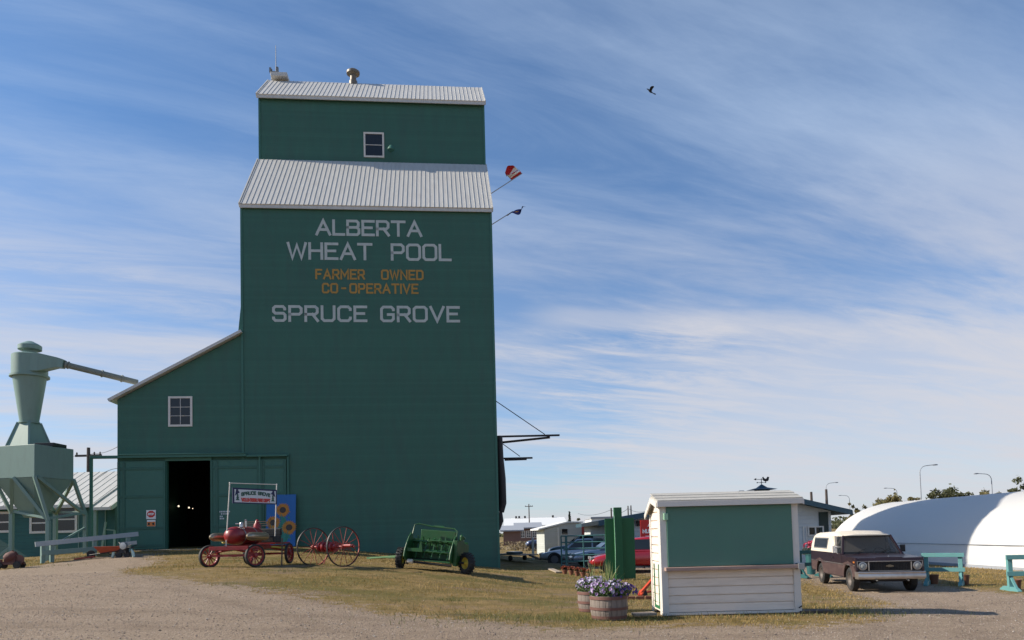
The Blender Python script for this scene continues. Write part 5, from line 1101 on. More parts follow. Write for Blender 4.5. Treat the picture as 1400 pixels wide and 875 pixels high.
for x in (.2, .52, fl * .55, fl * .9):
    mb = MB(); zgx = tz(fa.x + d_.normalized().x * x, fa.y + d_.normalized().y * x) - tz(fa.x, fa.y); mb.b2((x - .07, .03, zgx - .2), (x + .07, .17, zq(x) + .05)); mb.build('post', 'cyc', fe_, bevel=.006)

# ---------------------------------------------------------------- red wheelbarrow, small push mower, planks
q = P(150, 756, 29.4); wb_ = thing('wheelbarrow', 'orange red wheelbarrow tray in front of the white plank fence', 'wheelbarrow', (q.x, q.y, tz(q.x, q.y)), R(5))
def tray(l0, w0, z0, l1, w1, z1): return [[Vector((x * l0, y * w0, z0)) for x, y in ((-1, -1), (1, -1), (1, 1), (-1, 1))], [Vector((x * l1 + .08, y * w1, z1)) for x, y in ((-1, -1), (1, -1), (1, 1), (-1, 1))]]
mb = MB(); mb.loft(tray(.30, .2, .22, .55, .33, .46), cap=False); mb.add(tray(.30, .2, .22, 0, 0, 0)[0], [(0, 1, 2, 3)]); o = mb.build('tray', pm('orange_red_tray', (.34, .05, .02), .55, var=.25, dirt=(.16, .05, .03), dscale=5, damt=.6), wb_); o.modifiers.new('t', 'SOLIDIFY').thickness = .012
mb = MB()
for s_ in (-.2, .2): mb.tube([(-.75, s_ * .3, .14), (-.2, s_, .2), (.35, s_ * 1.2, .26), (.95, s_ * 1.35, .50)], .018, 6); mb.tube([(.25, s_, .24), (.42, s_, .0), (.0, s_, .2)], .014, 6)
mb.build('handle', 'iron', wb_)
mb = MB(); mb.lathe([(.06, -.03), (.15, -.035), (.165, 0), (.15, .035), (.06, .03)], 18, Matrix.Translation((-.72, 0, .165)) @ AXY, closed=True); mb.lathe([(.01, -.04), (.07, -.03), (.07, .03), (.01, .04)], 12, Matrix.Translation((-.72, 0, .165)) @ AXY); mb.build('wheel', 'black', wb_, smooth=True)
q = P(169, 757, 29.2); pm_ = thing('garden_cultivator', 'small dark wheeled cultivator with two pale curved guards beside the red wheelbarrow', 'cultivator', (q.x, q.y, tz(q.x, q.y)), R(-8))
for s_ in (-1, 1):
    mb = MB(); mb.tube([(s_ * .46, -.02, .03), (s_ * .42, -.02, .2), (s_ * .34, 0, .33)], [.05, .06, .03], 8); mb.build('guard', pm('pale_mint_paint', (.45, .58, .52), .5), pm_, smooth=True)
mb = MB(); mb.tube([(-.42, 0, .33), (-.3, .02, .40), (.3, .02, .40), (.45, 0, .38)], .025, 6); mb.tube([(0, .02, .4), (-.5, .4, .62)], .018, 6); mb.b2((-.12, -.08, .18), (.16, .1, .36)); mb.build('frame', 'iron', pm_)
mb = MB(); mb.lathe([(.04, -.07), (.14, -.06), (.15, 0), (.14, .06), (.04, .07)], 16, Matrix.Translation((.08, -.1, .47)) @ AXY); mb.build('motor', 'steel', pm_, smooth=True)
for x in (-.2, .15): mb = MB(); mb.lathe([(.07, -.03), (.13, -.035), (.13, .035), (.07, .03)], 16, Matrix.Translation((x, 0, .13)) @ AXY); mb.build('wheel', 'black', pm_, smooth=True)
q = P(116, 761, 29.3); o = MB().box((0, 0, .06), (.75, .14, .06)).build('red_board', 'redworn', bevel=.006); o.location = (q.x, q.y, tz(q.x, q.y) + .01); o.rotation_euler = (0, R(-6), R(8)); solo(o, 'short worn red board on the ground under the white fence', 'board')
# rusty engine on a little wheeled skid, far left
q = P(15, 777, 26.8); en = thing('stationary_engine', 'rusty dark red stationary engine on small wheels at the left edge', 'engine', (q.x, q.y, tz(q.x, q.y)), R(10))
mb = MB(); mb.lathe([(.02, -.22), (.14, -.2), (.20, -.1), (.21, .08), (.15, .2), (.04, .24)], 18, Matrix.Translation((0, 0, .42)) @ Matrix.Rotation(R(70), 4, 'Y')); mb.b2((-.18, -.14, .2), (.2, .14, .42)); mb.tube([(.05, 0, .55), (.05, 0, .66)], .05, 8); mb.build('engine_block', pm('rusty_maroon', (.11, .035, .03), .75, var=.35, scale=14, bump=.6, dirt=(.16, .08, .05), dscale=9, damt=.7), en, smooth=True)
mb = MB(); mb.b2((-.42, -.16, .14), (.40, -.10, .22)); mb.b2((-.42, .10, .14), (.40, .16, .22)); mb.b2((-.5, -.05, .16), (-.3, .05, .34)); mb.build('skid', 'hoop', en)
for x, y in ((-.32, -.2), (.28, -.2), (-.32, .2), (.28, .2)): mb = MB(); mb.lathe([(.03, -.035), (.12, -.035), (.135, 0), (.12, .035), (.03, .035)], 16, Matrix.Translation((x, y, .13)) @ AXY); mb.build('wheel', 'black', en, smooth=True)
mb = MB(); mb.lathe([(.03, -.03), (.16, -.03), (.17, .03), (.03, .03)], 20, Matrix.Translation((.30, -.06, .33)) @ AXY); mb.build('flywheel', 'hoop', en, smooth=True)

# ---------------------------------------------------------------- storage dome with a long membrane roof
DX, DY0, DY1 = 20.75, 25.2, 48.6
dm = thing('storage_dome', 'long white membrane covered arch building behind the pickup', 'arch building', (DX, DY0, tz(DX, 33)))
hw_, hh_ = 5.2, 3.55; arc = []
for i in range(25):
    a_ = math.pi * i / 24; ca, sa = math.cos(a_), math.sin(a_)
    arc.append((hw_ - hw_ * ca, hh_ * sa))
prof = [(0, -.3)] + arc[:-1] + [(2 * hw_, 0), (2 * hw_, -.3)]
ny = 15; vs = []; fs = []; LY = DY1 - DY0; n = len(prof)
for j in range(ny * 2 - 1):
    y = LY * j / (2 * ny - 2); k = 1 - (.005 if j % 2 else 0)     # the cloth dips a little between the hoops
    for x, z in prof: vs.append((hw_ + (x - hw_) * k, y, z * (k if z > 0 else 1)))
for j in range(2 * ny - 2):
    for i in range(n - 1): fs.append((j * n + i, j * n + i + 1, (j + 1) * n + i + 1, (j + 1) * n + i))
mb = MB(); mb.add(vs, fs); mb.build('membrane', 'dome', dm, smooth=True, auto=60)
mb = MB()
for y0, y1 in ((.02, .08), (LY - .08, LY - .02)): mb.prism([(x * .998 + .01, z * .997) for x, z in prof], y0, y1, TY)
mb.build('end_wall', 'dome', dm)
mb = MB(); mb.tube([(hw_ - hw_ * math.sqrt(1 - (1.02 / hh_) ** 2) - .03, .05, 1.02), (hw_ - hw_ * math.sqrt(1 - (1.02 / hh_) ** 2) - .03, LY, 1.02)], .018, 6); mb.build('side_rope', 'steel', dm)
mb = MB(); mb.b2((-.07, .05, -.3), (.02, LY, .13)); mb.build('base_board', 'farroof', dm)

# ---------------------------------------------------------------- hitching rails and pails
def hitch(p0, p1, label, z0, mt='teal'):
    """posts at p0 and p1, two rails, a foot under each post"""
    d_ = Vector((p1.x - p0.x, p1.y - p0.y, 0)); L = d_.length; t = thing('hitching_rail', label, 'rail', (p0.x, p0.y, z0), math.atan2(d_.y, d_.x), 'teal hitching rails'); H = .92
    for x in (0, L):
        mb = MB(); mb.b2((x - .06, -.06, .08), (x + .06, .06, H)); mb.build('post', mt, t, bevel=.008)
        mb = MB(); mb.prism([(-.5, 0), (.5, 0), (.5, .05), (.30, .14), (-.30, .14), (-.5, .05)], x - .055, x + .055, TX); mb.build('foot', mt, t, bevel=.006)
        mb = MB(); mb.beam((x, -.34, .1), (x, -.05, .42), .06, .05); mb.build('strut', mt, t)
    for z in (H + .04, .5):
        mb = MB(); mb.b2((-.12, -.115, z - .065), (L + .12, -.062, z + .065)); mb.build('rail', mt, t, bevel=.006)
    return t
b0 = P(1268, 800, 23.6); b1 = P(1311, 803, 22.5)
b1 = b0 + Vector((P(1311, 803, 23.2).x - b0.x, -.55, 0))
hitch(b0, b1, 'teal wooden hitching rail just right of the pickup', tz(b0.x, b0.y) + .0)
c0 = P(1382, 809, 20.6); c1 = c0 + Vector((1.9, -.3, 0)); hitch(c0, c1, 'teal wooden hitching rail cut off by the right edge of the photo', tz(c0.x, c0.y))
def pail(px, py, Y, lab):
    q = P(px, py, Y); t = thing('pail', lab, 'pail', (q.x, q.y, tz(q.x, q.y)), 0, 'brown pails by the rails'); mb = MB(); mb.lathe([(.12, 0), (.15, .28), (.16, .28), (.16, .31), (.14, .31), (.11, .04), (.01, .03)], 20); mb.build('body', 'pailbrown', t, smooth=True)
    mb = MB(); mb.tube([(.155 * math.cos(a_), -.02, .29 + .0 - .12 * math.sin(a_)) for a_ in [math.pi * k / 8 for k in range(9)]], .006, 5); mb.build('bail', 'iron', t)
pail(1277, 799, 23.9, 'brown pail at the left post of the rail beside the pickup'); pail(1318.5, 797, 23.4, 'brown pail at the right post of the rail beside the pickup'); pail(1388.5, 806, 20.9, 'brown pail under the rail at the right edge of the photo')
# ---------------------------------------------------------------- old pickup with a camper cap
fw_ = P(1165.5, 808, 21.95); rw_ = P(1125, 797, 25.3); hd = Vector((fw_.x - rw_.x, fw_.y - rw_.y, 0)).normalized(); lfv = Vector((-hd.y, hd.x, 0))
ctr = (fw_ + rw_) / 2 + lfv * .84; rz = math.atan2(hd.y, hd.x)
tg = (tz(fw_.x, fw_.y) + tz(rw_.x, rw_.y)) / 2
tk = thing('pickup_truck', 'old burgundy pickup truck with cream camper cap, parked facing the camera', 'pickup truck', (ctr.x, ctr.y, tg), rz)
tk.scale = (.98, .93, .945)
WBt = 3.34; xf, xr = WBt / 2, -WBt / 2; wr = .37; hw = .985
def arch(xc, r_, n=9): return [(xc + r_ * math.cos(math.pi * k / n), wr + .02 + r_ * math.sin(math.pi * k / n)) for k in range(n + 1)]
TXY = Matrix(((1, 0, 0, 0), (0, 0, 1, 0), (0, 1, 0, 0), (0, 0, 0, 1)))    # prism xy -> (x,z), extrusion -> y
def side_poly(ztop_f, ztop_r, zb=.40):
    p = [(xf + .80, .46), (xf + .82, .70), (xf + .80, ztop_f - .06), (xf + .76, ztop_f), (xf - .75, ztop_f + .05), (xf - .80, ztop_r), (xr - 1.22, ztop_r), (xr - 1.24, .55), (xr - 1.18, .45)]
    p += [(xr - .46, .45)] + arch(xr, .46)[::-1] + [(xr + .46, .40)] + [(xf - .46, .40)] + arch(xf, .46)[::-1] + [(xf + .46, .46)]
    return p
# body sides as two skins, then hood, tailgate, floor: hollow wheel wells
for s_ in (1, -1):
    mb = MB(); mb.prism(side_poly(1.06, 1.16), s_ * (hw - .07), s_ * hw, TXY); mb.build('body_side', 'truckpaint', tk, bevel=.025)
    mb = MB(); mb.prism([(xf + .74, .50), (xf + .76, .68), (xf + .47, .86), (xf, .94), (xf - .47, .86), (xf - .60, .80), (xr + .6, .80), (xr + .47, .86), (xr, .94), (xr - .47, .86), (xr - 1.2, .80), (xr - 1.18, .50), (xr - .50, .47)] + arch(xr, .475)[::-1] + [(xr + .50, .43), (xf - .50, .43)] + arch(xf, .475)[::-1] + [(xf + .5, .47)], s_ * (hw - .01), s_ * (hw + .004), TXY); mb.build('lower_panel', 'trucktan', tk)
    mb = MB(); mb.b2((xr - 1.2, s_ * hw - .004, .81), (xf + .70, s_ * hw + .012, .84)); mb.build('side_trim', 'chrome', tk)
    for xa_ in (xf, xr): mb = MB(); mb.tube([(xa_ + .475 * math.cos(k * math.pi / 14), s_ * (hw + .004), wr + .02 + .475 * math.sin(k * math.pi / 14)) for k in range(15)], .016, 6); mb.build('wheel_arch', 'trucktan', tk)
    mb = MB(); mb.b2((xf - 1.88, s_ * hw - .004, .42), (xf - 1.875, s_ * hw + .006, 1.14)); mb.b2((xf - .70, s_ * hw - .004, .42), (xf - .695, s_ * hw + .006, 1.1)); mb.b2((xf - 1.75, s_ * (hw + .012) - .012, .98), (xf - 1.60, s_ * (hw + .012) + .012, 1.02)); mb.build('door_seam', 'iron', tk)
mb = MB(); rings = []
for x, z in ((xf + .79, .98), (xf + .76, 1.045), (xf + .5, 1.07), (xf - .75, 1.12)): rings.append([(x, -hw + .05, z - .06), (x, -hw + .05, z - .005), (x, -hw + .16, z + .012), (x, -.42, z + .006), (x, -.36, z + .03), (x, .36, z + .03), (x, .42, z + .006), (x, hw - .16, z + .012), (x, hw - .05, z - .005), (x, hw - .05, z - .06)])
mb.loft(rings); mb.build('hood', 'truckpaint', tk, smooth=True, auto=35)
mb = MB(); mb.b2((xr - 1.23, -hw + .06, .5), (xr - 1.18, hw - .06, 1.15)); mb.build('tailgate', 'truckpaint', tk, bevel=.01)
mb = MB(); mb.b2((xr - 1.18, -hw + .08, .52), (xf - .5, hw - .08, .60)); mb.b2((xf - .45, -.5, .35), (xf + .7, .5, .95)); mb.b2((xf - .80, -hw + .07, .5), (xf - .74, hw - .07, 1.10)); mb.b2((xr - .9, -.45, .34), (xf + .6, -.38, .46)); mb.b2((xr - .9, .38, .34), (xf + .6, .45, .46)); mb.tube([(xr, -.75, wr), (xr, .75, wr)], .06, 8); mb.tube([(xf, -.75, wr - .04), (xf, .75, wr - .04)], .05, 8); mb.build('underbody', 'iron', tk)
# cab: roof, pillars, glass
zb_, zr0 = 1.13, 1.72; xw0, xw1 = xf - .74, xf - 1.22; xc0 = xf - 2.02; yb, yr_ = hw - .06, hw - .24
mb = MB()
def rf(x, z, y): return [(x, -y, z - .02), (x, -y + .05, z + .03), (x, -y * .5, z + .06), (x, y * .5, z + .06), (x, y - .05, z + .03), (x, y, z - .02), (x, y * .5, z - .01), (x, -y * .5, z - .01)]
mb.loft([rf(xw1 + .04, zr0 - .02, yr_), rf(xw1 - .10, zr0 + .01, yr_ + .01), rf(xc0 + .1, zr0 + .01, yr_ + .01), rf(xc0 - .02, zr0 - .03, yr_)]); mb.build('cab_roof', 'cream', tk, smooth=True, auto=50)
for s_ in (1, -1):
    mb = MB(); mb.beam((xw0, s_ * yb, zb_ - .04), (xw1, s_ * yr_, zr0), .07, .06, (0, 1, 0)); mb.build('windscreen_pillar', 'truckpaint', tk, bevel=.01)
    mb = MB(); mb.prism([(xc0 - .06, zb_), (xc0 + .28, zb_), (xc0 + .26, zr0), (xc0 - .04, zr0)], -.035, .035, Matrix.Translation((0, s_ * (yb + yr_) / 2, 0)) @ Matrix.Rotation(0, 4, 'X') @ TXY); mb.build('rear_pillar', 'cream', tk)
    mb = MB(); dz_ = zr0 - zb_; mb.add([(xw0 - .06, s_ * (yb - .015), zb_), (xc0 + .18, s_ * (yb - .015), zb_), (xc0 + .16, s_ * (yr_ - .01), zr0 - .02), (xw1 - .02, s_ * (yr_ - .01), zr0 - .02)], [(0, 1, 2, 3)]); mb.build('side_window', 'tglass', tk, fix=False)
    mb = MB(); mb.beam((xw0 - .30, s_ * (yb - .04), zb_), (xw1 - .10, s_ * (yr_ - .0), zr0 - .02), .03, .03, (0, 1, 0)); mb.build('quarter_window_bar', 'chrome', tk)
    m_ = MB(); m_.b2((xw0 - .36, s_ * (hw + .09) - .075, 1.17), (xw0 - .31, s_ * (hw + .09) + .075, 1.40)); m_.tube([(xw0 - .30, s_ * (hw - .04), 1.12), (xw0 - .30, s_ * (hw + .1), 1.2)], .014, 6); m_.tube([(xw0 - .30, s_ * (hw - .1), 1.36), (xw0 - .30, s_ * (hw + .1), 1.36)], .012, 6); m_.build('wing_mirror', 'white' if s_ < 0 else 'iron', tk, bevel=.015)
mb = MB(); mb.add([(xw0 - .0, -yb + .03, zb_ - .02), (xw0 - .0, yb - .03, zb_ - .02), (xw1, yr_ - .03, zr0 - .01), (xw1, -yr_ + .03, zr0 - .01)], [(0, 1, 2, 3)]); mb.build('windscreen', 'tglass', tk, fix=False)
mb = MB(); mb.beam((xw0 + .01, -yb, zb_ - .03), (xw0 + .01, yb, zb_ - .03), .05, .03); mb.beam((xw1 + .02, -yr_, zr0 - .015), (xw1 + .02, yr_, zr0 - .015), .05, .04); mb.build('windscreen_trim', 'iron', tk)
for s_ in (.12, -.62): mb = MB(); mb.tube([(xw0 + .03, s_, zb_ - .01), (xw0 - .12, s_ + .48, zb_ + .17)], .008, 5); mb.build('wiper', 'iron', tk)
mb = MB(); mb.b2((xc0 + .1, -.78, .62), (xc0 + .62, .78, .95)); mb.b2((xc0 + .06, -.78, .95), (xc0 + .22, .78, 1.40)); mb.b2((xw0 - .35, -.85, .9), (xw0 - .1, .85, 1.12)); mb.build('bench_seat', 'seat', tk, bevel=.04)
mb = MB(); mb.lathe([(.17, -.012), (.195, -.012), (.195, .012), (.17, .012)], 24, Matrix.Translation((xw0 - .42, .38, 1.14)) @ Matrix.Rotation(R(65), 4, 'Y'), closed=True); mb.build('steering_wheel', 'black', tk, smooth=True)
mb = MB(); mb.b2((xc0 - .03, -.86, zb_), (xc0 - .005, .86, 1.2)); mb.b2((xc0 - .03, -.86, 1.58), (xc0 - .005, .86, 1.70)); mb.build('cab_back', 'truckpaint', tk)
# camper cap over the bed, taller than the cab
x0, x1 = xr - 1.24, xc0 + .24
mb = MB(); rings = []
def capring(x, z, y0, y1): return [(x, -y0, 1.165), (x, -y0 + .015, 1.22), (x, -y1 - .02, z - .16), (x, -y1 + .03, z - .05), (x, -y1 + .16, z), (x, 0, z + .025), (x, y1 - .16, z), (x, y1 - .03, z - .05), (x, y1 + .02, z - .16), (x, y0 - .015, 1.22), (x, y0, 1.165)]
mb.loft([capring(x0, 1.55, hw, hw - .06), capring(x0 + .12, 1.74, hw, hw - .09), capring(x0 + .32, 1.83, hw, hw - .13), capring(x1 - .55, 1.87, hw, hw - .14), capring(x1 - .22, 1.86, hw, hw - .15), capring(x1 - .06, 1.82, hw - .005, hw - .17), capring(x1, 1.77, hw - .02, hw - .19)]); cap_ = mb.build('camper_cap', 'cream', tk, smooth=True, auto=45)
for s_ in (1, -1):
    yq = hw - .03
    def cw(xa, za, xb, zbb, off, th, nm, mt, par):
        m_ = MB(); f_ = lambda z: hw - .015 - (z - 1.22) / (1.74 - 1.22) * .095
        v = [(xa, s_ * (f_(za) + off), za), (xb, s_ * (f_(za) + off), za), (xb, s_ * (f_(zbb) + off), zbb), (xa, s_ * (f_(zbb) + off), zbb)]; v += [(x, y - s_ * th, z) for x, y, z in v]
        m_.add(v, [(0, 1, 2, 3), (4, 7, 6, 5), (0, 4, 5, 1), (1, 5, 6, 2), (2, 6, 7, 3), (3, 7, 4, 0)]); return m_.build(nm, mt, par)
    fr_ = cw(x0 + .38, 1.28, x1 - .64, 1.66, .012, .03, 'cap_window', 'steel', tk); cw(x0 + .42, 1.315, x0 + .92, 1.625, .017, .012, 'pane', 'dglass', fr_); cw(x0 + .94, 1.315, x1 - .68, 1.625, .017, .012, 'pane', 'dglass', fr_)
# front end
xg = xf + .80
mb = MB(); mb.b2((xg - .12, -hw + .05, .60), (xg - .02, hw - .05, .985)); mb.build('front_panel', 'black', tk)
mb = MB()
gw = .60
mb.b2((xg - .03, -gw - .03, .945), (xg + .03, gw + .03, .965)); mb.b2((xg - .03, -gw - .03, .655), (xg + .03, gw + .03, .672))
for s_ in (1, -1): mb.b2((xg - .03, s_ * (gw + .015) - .015, .68), (xg + .03, s_ * (gw + .015) + .015, .93)); mb.b2((xg - .03, s_ * .795 - .155, .655), (xg + .015, s_ * .795 + .155, .668)); mb.b2((xg - .03, s_ * .795 - .155, .95), (xg + .015, s_ * .795 + .155, .962)); mb.b2((xg - .03, s_ * .945 - .008, .655), (xg + .015, s_ * .945 + .008, .962))
gr = mb.build('grille', 'chrome', tk, bevel=.005)
mb = MB()
for k in range(6): z = .70 + .041 * k; mb.b2((xg - .025, -gw, z - .006), (xg + .008, gw, z + .006))
for k in range(15): y = -gw + 2 * gw * (k + .5) / 15; mb.b2((xg - .024, y - .005, .68), (xg + .004, y + .005, .93))
mb.build('grille_bars', 'iron', gr)
mb = MB(); mb.prism([(-.11, -.022), (-.045, -.022), (-.045, -.036), (.045, -.036), (.045, -.022), (.11, -.022), (.095, .022), (.045, .022), (.045, .036), (-.045, .036), (-.045, .022), (-.095, .022)], 0, .012, Matrix(((0, 0, 1, xg + .012), (1, 0, 0, 0), (0, 1, 0, .81), (0, 0, 0, 1)))); mb.build('grille_emblem', pm('worn_emblem', (.16, .13, .09), .5, .5), gr)
for s_ in (1, -1):
    TT = Matrix.Translation((xg, s_ * .79, .81)) @ AXX
    mb = MB(); mb.lathe([(.095, -.02), (.125, -.02), (.125, .025), (.10, .03)], 24, TT, closed=True); h_ = mb.build('headlight', 'chrome', tk, smooth=True)
    mb = MB(); mb.lathe([(.10, -.01), (.095, .012), (.05, .03), (.005, .035)], 24, TT); mb.build('lens', 'lens', h_, smooth=True)
    mb = MB(); mb.b2((xf + .52, s_ * hw - .004, .90), (xf + .68, s_ * hw + .015, .95)); mb.build('marker_light', 'amber', tk)
mb = MB(); bp_ = []
for y, dx in ((-1.0, -.22), (-.97, -.04), (-.8, 0), (.8, 0), (.97, -.04), (1.0, -.22)): bp_.append([(xg + .16 + dx, y, .42), (xg + .20 + dx, y, .46), (xg + .21 + dx, y, .53), (xg + .19 + dx, y, .58), (xg + .20 + dx, y, .62), (xg + .17 + dx, y, .645), (xg + .12 + dx, y, .645), (xg + .12 + dx, y, .42)])
mb.loft(bp_); mb.build('front_bumper', 'chrome', tk, smooth=True, auto=30)
mb = MB(); mb.b2((xr - 1.36, -hw + .04, .46), (xr - 1.25, hw - .04, .62)); mb.build('rear_bumper', 'chrome', tk, bevel=.02)
for y in (-.45, .45): mb = MB(); mb.tube([(xg + .05, y, .40), (xg + .22, y, .38)], .02, 6); mb.build('tow_hook', 'steel', tk)
mb = MB(); mb.lathe([(.012, 0), (.025, .02), (.01, .05)], 8, Matrix.Translation((xf + .73, 0, 1.07))); mb.build('hood_ornament', 'chrome', tk)
def truck_wheel(x, s_):
    mb = MB(); mb.lathe([(.20, -.09), (.25, -.12), (.33, -.115), (.365, -.085), (.37, 0), (.365, .085), (.33, .115), (.25, .12), (.20, .09)], 36, AXY, closed=True)
    for i in range(44):
        a_ = 2 * math.pi * i / 44
        for k, sh_ in ((-.06, 0), (.0, .07), (.06, 0)): mb.box((0, 0, 0), (.012, .045, .032), Matrix.Rotation(a_ + sh_, 4, 'Y') @ Matrix.Translation((.368, k, 0)))
    o = mb.build('wheel', 'black', tk, smooth=True, loc=(x, s_ * (hw - .13), wr), rot=(0, 0, 0 if s_ > 0 else math.pi))
    mb = MB(); mb.lathe([(.02, -.05), (.05, -.055), (.06, -.035), (.12, -.02), (.165, -.05), (.19, -.095), (.205, -.10), (.205, .08), (.17, .02), (.02, .02)], 30, AXY)
    for i in range(8): a_ = 2 * math.pi * i / 8; mb.lathe([(.012, 0), (.012, .02)], 6, Matrix.Rotation(a_, 4, 'Y') @ Matrix.Translation((.085, -.05, 0)) @ AXY)
    mb.build('rim', M.setdefault('dustyrim', pm('dusty_rim', (.12, .10, .09), .6, .2, dirt=(.2, .16, .13))), o, smooth=True)
truck_wheel(xf, 1); truck_wheel(xf, -1); truck_wheel(xr, 1); truck_wheel(xr, -1)

M['rimgrey'] = pm('alloy_rim', (.10, .105, .115), .5, .3)
# ---------------------------------------------------------------- parked cars
def car(name, label, px, py, Y, rz, mat, L=4.6, Wd=1.78, H=1.42, kind='sedan', cat='car'):
    q = P(px, py, Y); t = thing(name, label, cat, (q.x, Y, tz(q.x, Y)), rz, 'vehicles parked beyond the elevator')
    h2 = L / 2; zbelt = H * .63; rb = .31; w2 = Wd / 2
    if kind == 'sedan': st = [(-h2, .42, .62, .80), (-h2 + .08, .26, zbelt * .93, .92), (-h2 + .9, .24, zbelt, 1), (-.3, .24, zbelt, 1), (h2 - 1.45, .24, zbelt * .97, 1), (h2 - .5, .24, zbelt * .84, .96), (h2 - .1, .26, zbelt * .70, .86), (h2, .36, .50, .74)]; cab = [(-h2 + .55, zbelt - .02, .93), (-h2 + 1.15, H - .06, .76), (-.35, H, .74), (.35, H - .06, .75), (h2 - 1.35, zbelt - .03, .92)]
    elif kind == 'suv': st = [(-h2, .45, zbelt, .90), (-h2 + .08, .3, zbelt * 1.02, .97), (-.3, .28, zbelt * 1.02, 1), (h2 - 1.3, .28, zbelt, 1), (h2 - .4, .28, zbelt * .92, .97), (h2 - .05, .3, zbelt * .8, .88), (h2, .4, .6, .8)]; cab = [(-h2 + .02, zbelt - .02, .94), (-h2 + .2, H - .08, .80), (-.4, H, .78), (.35, H - .05, .79), (h2 - 1.25, zbelt - .03, .94)]
    else: st = [(-h2, .5, zbelt, .95), (-h2 + .05, .42, zbelt, 1), (h2 - 1.3, .42, zbelt, 1), (h2 - .1, .42, zbelt * .93, .96), (h2, .5, .66, .9)]; cab = [(-.55, zbelt - .02, .94), (-.45, H - .06, .8), (.2, H, .78), (.6, H - .06, .79), (h2 - 1.25, zbelt - .03, .94)]
    rings = []
    for x, z0, z1, k in st: ww = w2 * k; rings.append([(x, -ww * .9, z0), (x, -ww, z0 + .12), (x, -ww, z0 + (z1 - z0) * .62), (x, -ww * .96, z1 - .05), (x, -ww * .84, z1), (x, ww * .84, z1), (x, ww * .96, z1 - .05), (x, ww, z0 + (z1 - z0) * .62), (x, ww, z0 + .12), (x, ww * .9, z0)])
    mb = MB(); mb.loft(rings); b_ = mb.build('body', mat, t, smooth=True, auto=50); sd = b_.modifiers.new('s', 'SUBSURF'); sd.levels = 1; sd.render_levels = 1
    mb = MB(); rings = []
    for x, z1, k in cab: ww = w2 * k; zl0 = zbelt - .06; rings.append([(x, -w2 * .93, zl0), (x, -ww, max(z1 - .05, zl0 + .001)), (x, -ww * .85, max(z1, zl0 + .002)), (x, ww * .85, max(z1, zl0 + .002)), (x, ww, max(z1 - .05, zl0 + .001)), (x, w2 * .93, zl0)])
    mb.loft(rings); mb.build('roof', mat, t, smooth=True, auto=50)
    gl = lambda a_, b_, k: tuple(a_[i] + (b_[i] - a_[i]) * k for i in range(3))
    # windows: proud dark panes on sides, front and back
    c0, c1, c2, c3, c4 = cab
    for s_ in (1, -1):
        yb_ = lambda z: s_ * (w2 * (.93 + (c2[2] - .93) * (z - zbelt + .06) / (H - zbelt)) + .012)
        z0, z1 = zbelt + .03, H - .11
        mb = MB(); xa, xb, xc, xd = c0[0] + .28, c1[0] + .10, c3[0] - .02, c4[0] - .30
        def pane(a0, a1, b1, b0): v = [(a0, yb_(z0), z0), (b0, yb_(z0), z0), (b1, yb_(z1), z1), (a1, yb_(z1), z1)]; v += [(x, y - s_ * .02, z) for x, y, z in v]; mb.add(v, [(0, 1, 2, 3), (4, 7, 6, 5), (0, 4, 5, 1), (1, 5, 6, 2), (2, 6, 7, 3), (3, 7, 4, 0)])
        xm = (xb + xc) / 2 - .05
        pane(xa, xb, xm - .04, xm - .04); pane(xm + .04, xm + .04, xc, xd); mb.build('side_window', 'dglass', t, fix=False)
    def slab(ca, cb_, nm):
        za, zb2 = ca[1], cb_[1]; p0 = Vector((ca[0], 0, max(za, zbelt))); p1 = Vector((cb_[0], 0, max(zb2, zbelt))); q0 = p0.lerp(p1, .10); q1 = p0.lerp(p1, .90); nr_ = Vector((-(p1.z - p0.z), 0, p1.x - p0.x)).normalized()
        if nr_.z < 0: nr_ = -nr_
        wa, wb2 = w2 * ca[2] * .86, w2 * cb_[2] * .86; v = [q0 + nr_ * .012 + Vector((0, -wa, 0)), q0 + nr_ * .012 + Vector((0, wa, 0)), q1 + nr_ * .012 + Vector((0, wb2, 0)), q1 + nr_ * .012 + Vector((0, -wb2, 0))]; v += [p_ - nr_ * .03 for p_ in v]
        m_ = MB(); m_.add(v, [(0, 1, 2, 3), (4, 7, 6, 5), (0, 4, 5, 1), (1, 5, 6, 2), (2, 6, 7, 3), (3, 7, 4, 0)]); m_.build(nm, 'dglass', t)
    slab(c4, c3, 'windscreen'); slab(c0, c1, 'rear_window')
    for x in (h2 - .88, -h2 + .92):
        for s_ in (1, -1):
            m_ = MB(); m_.lathe([(.20, -.09), (rb, -.09), (rb + .01, 0), (rb, .09), (.20, .09)], 24, AXY, closed=True); o = m_.build('wheel', 'black', t, smooth=True, loc=(x, s_ * (w2 - .07), rb))
            m_ = MB(); m_.lathe([(.02, -.085), (.20, -.08), (.205, .08), (.02, .085)], 18, AXY); m_.build('rim', 'rimgrey', o)
            m_ = MB(); m_.lathe([(rb + .01, -.06), (rb + .07, -.06), (rb + .07, .0), (rb + .01, .0)], 24, Matrix.Translation((x, s_ * (w2 + (.014 if s_ < 0 else -.0) + (.06 if s_ > 0 else -.0) - .055), rb)) @ AXY, closed=True); m_.build('wheel_arch', 'black', t)
    for s_ in (1, -1):
        m_ = MB(); m_.box((h2 - .09, s_ * w2 * .62, .60), (.14, .34, .13)); m_.build('headlight', 'lens', t, bevel=.03)
        m_ = MB(); m_.box((-h2 + .04, s_ * w2 * .72, .72), (.10, .28, .15)); m_.build('taillight', 'redlens', t, bevel=.02)
    m_ = MB(); m_.box((h2 - .04, 0, .34), (.12, Wd * .7, .12)); m_.build('front_bumper', 'iron', t, bevel=.02)
    return t
car('parked_car', 'bright red car with gleaming bonnet, partly behind the green notice board', 876, 778, 30.6, R(178), 'carred', 4.3, 1.76, 1.45)
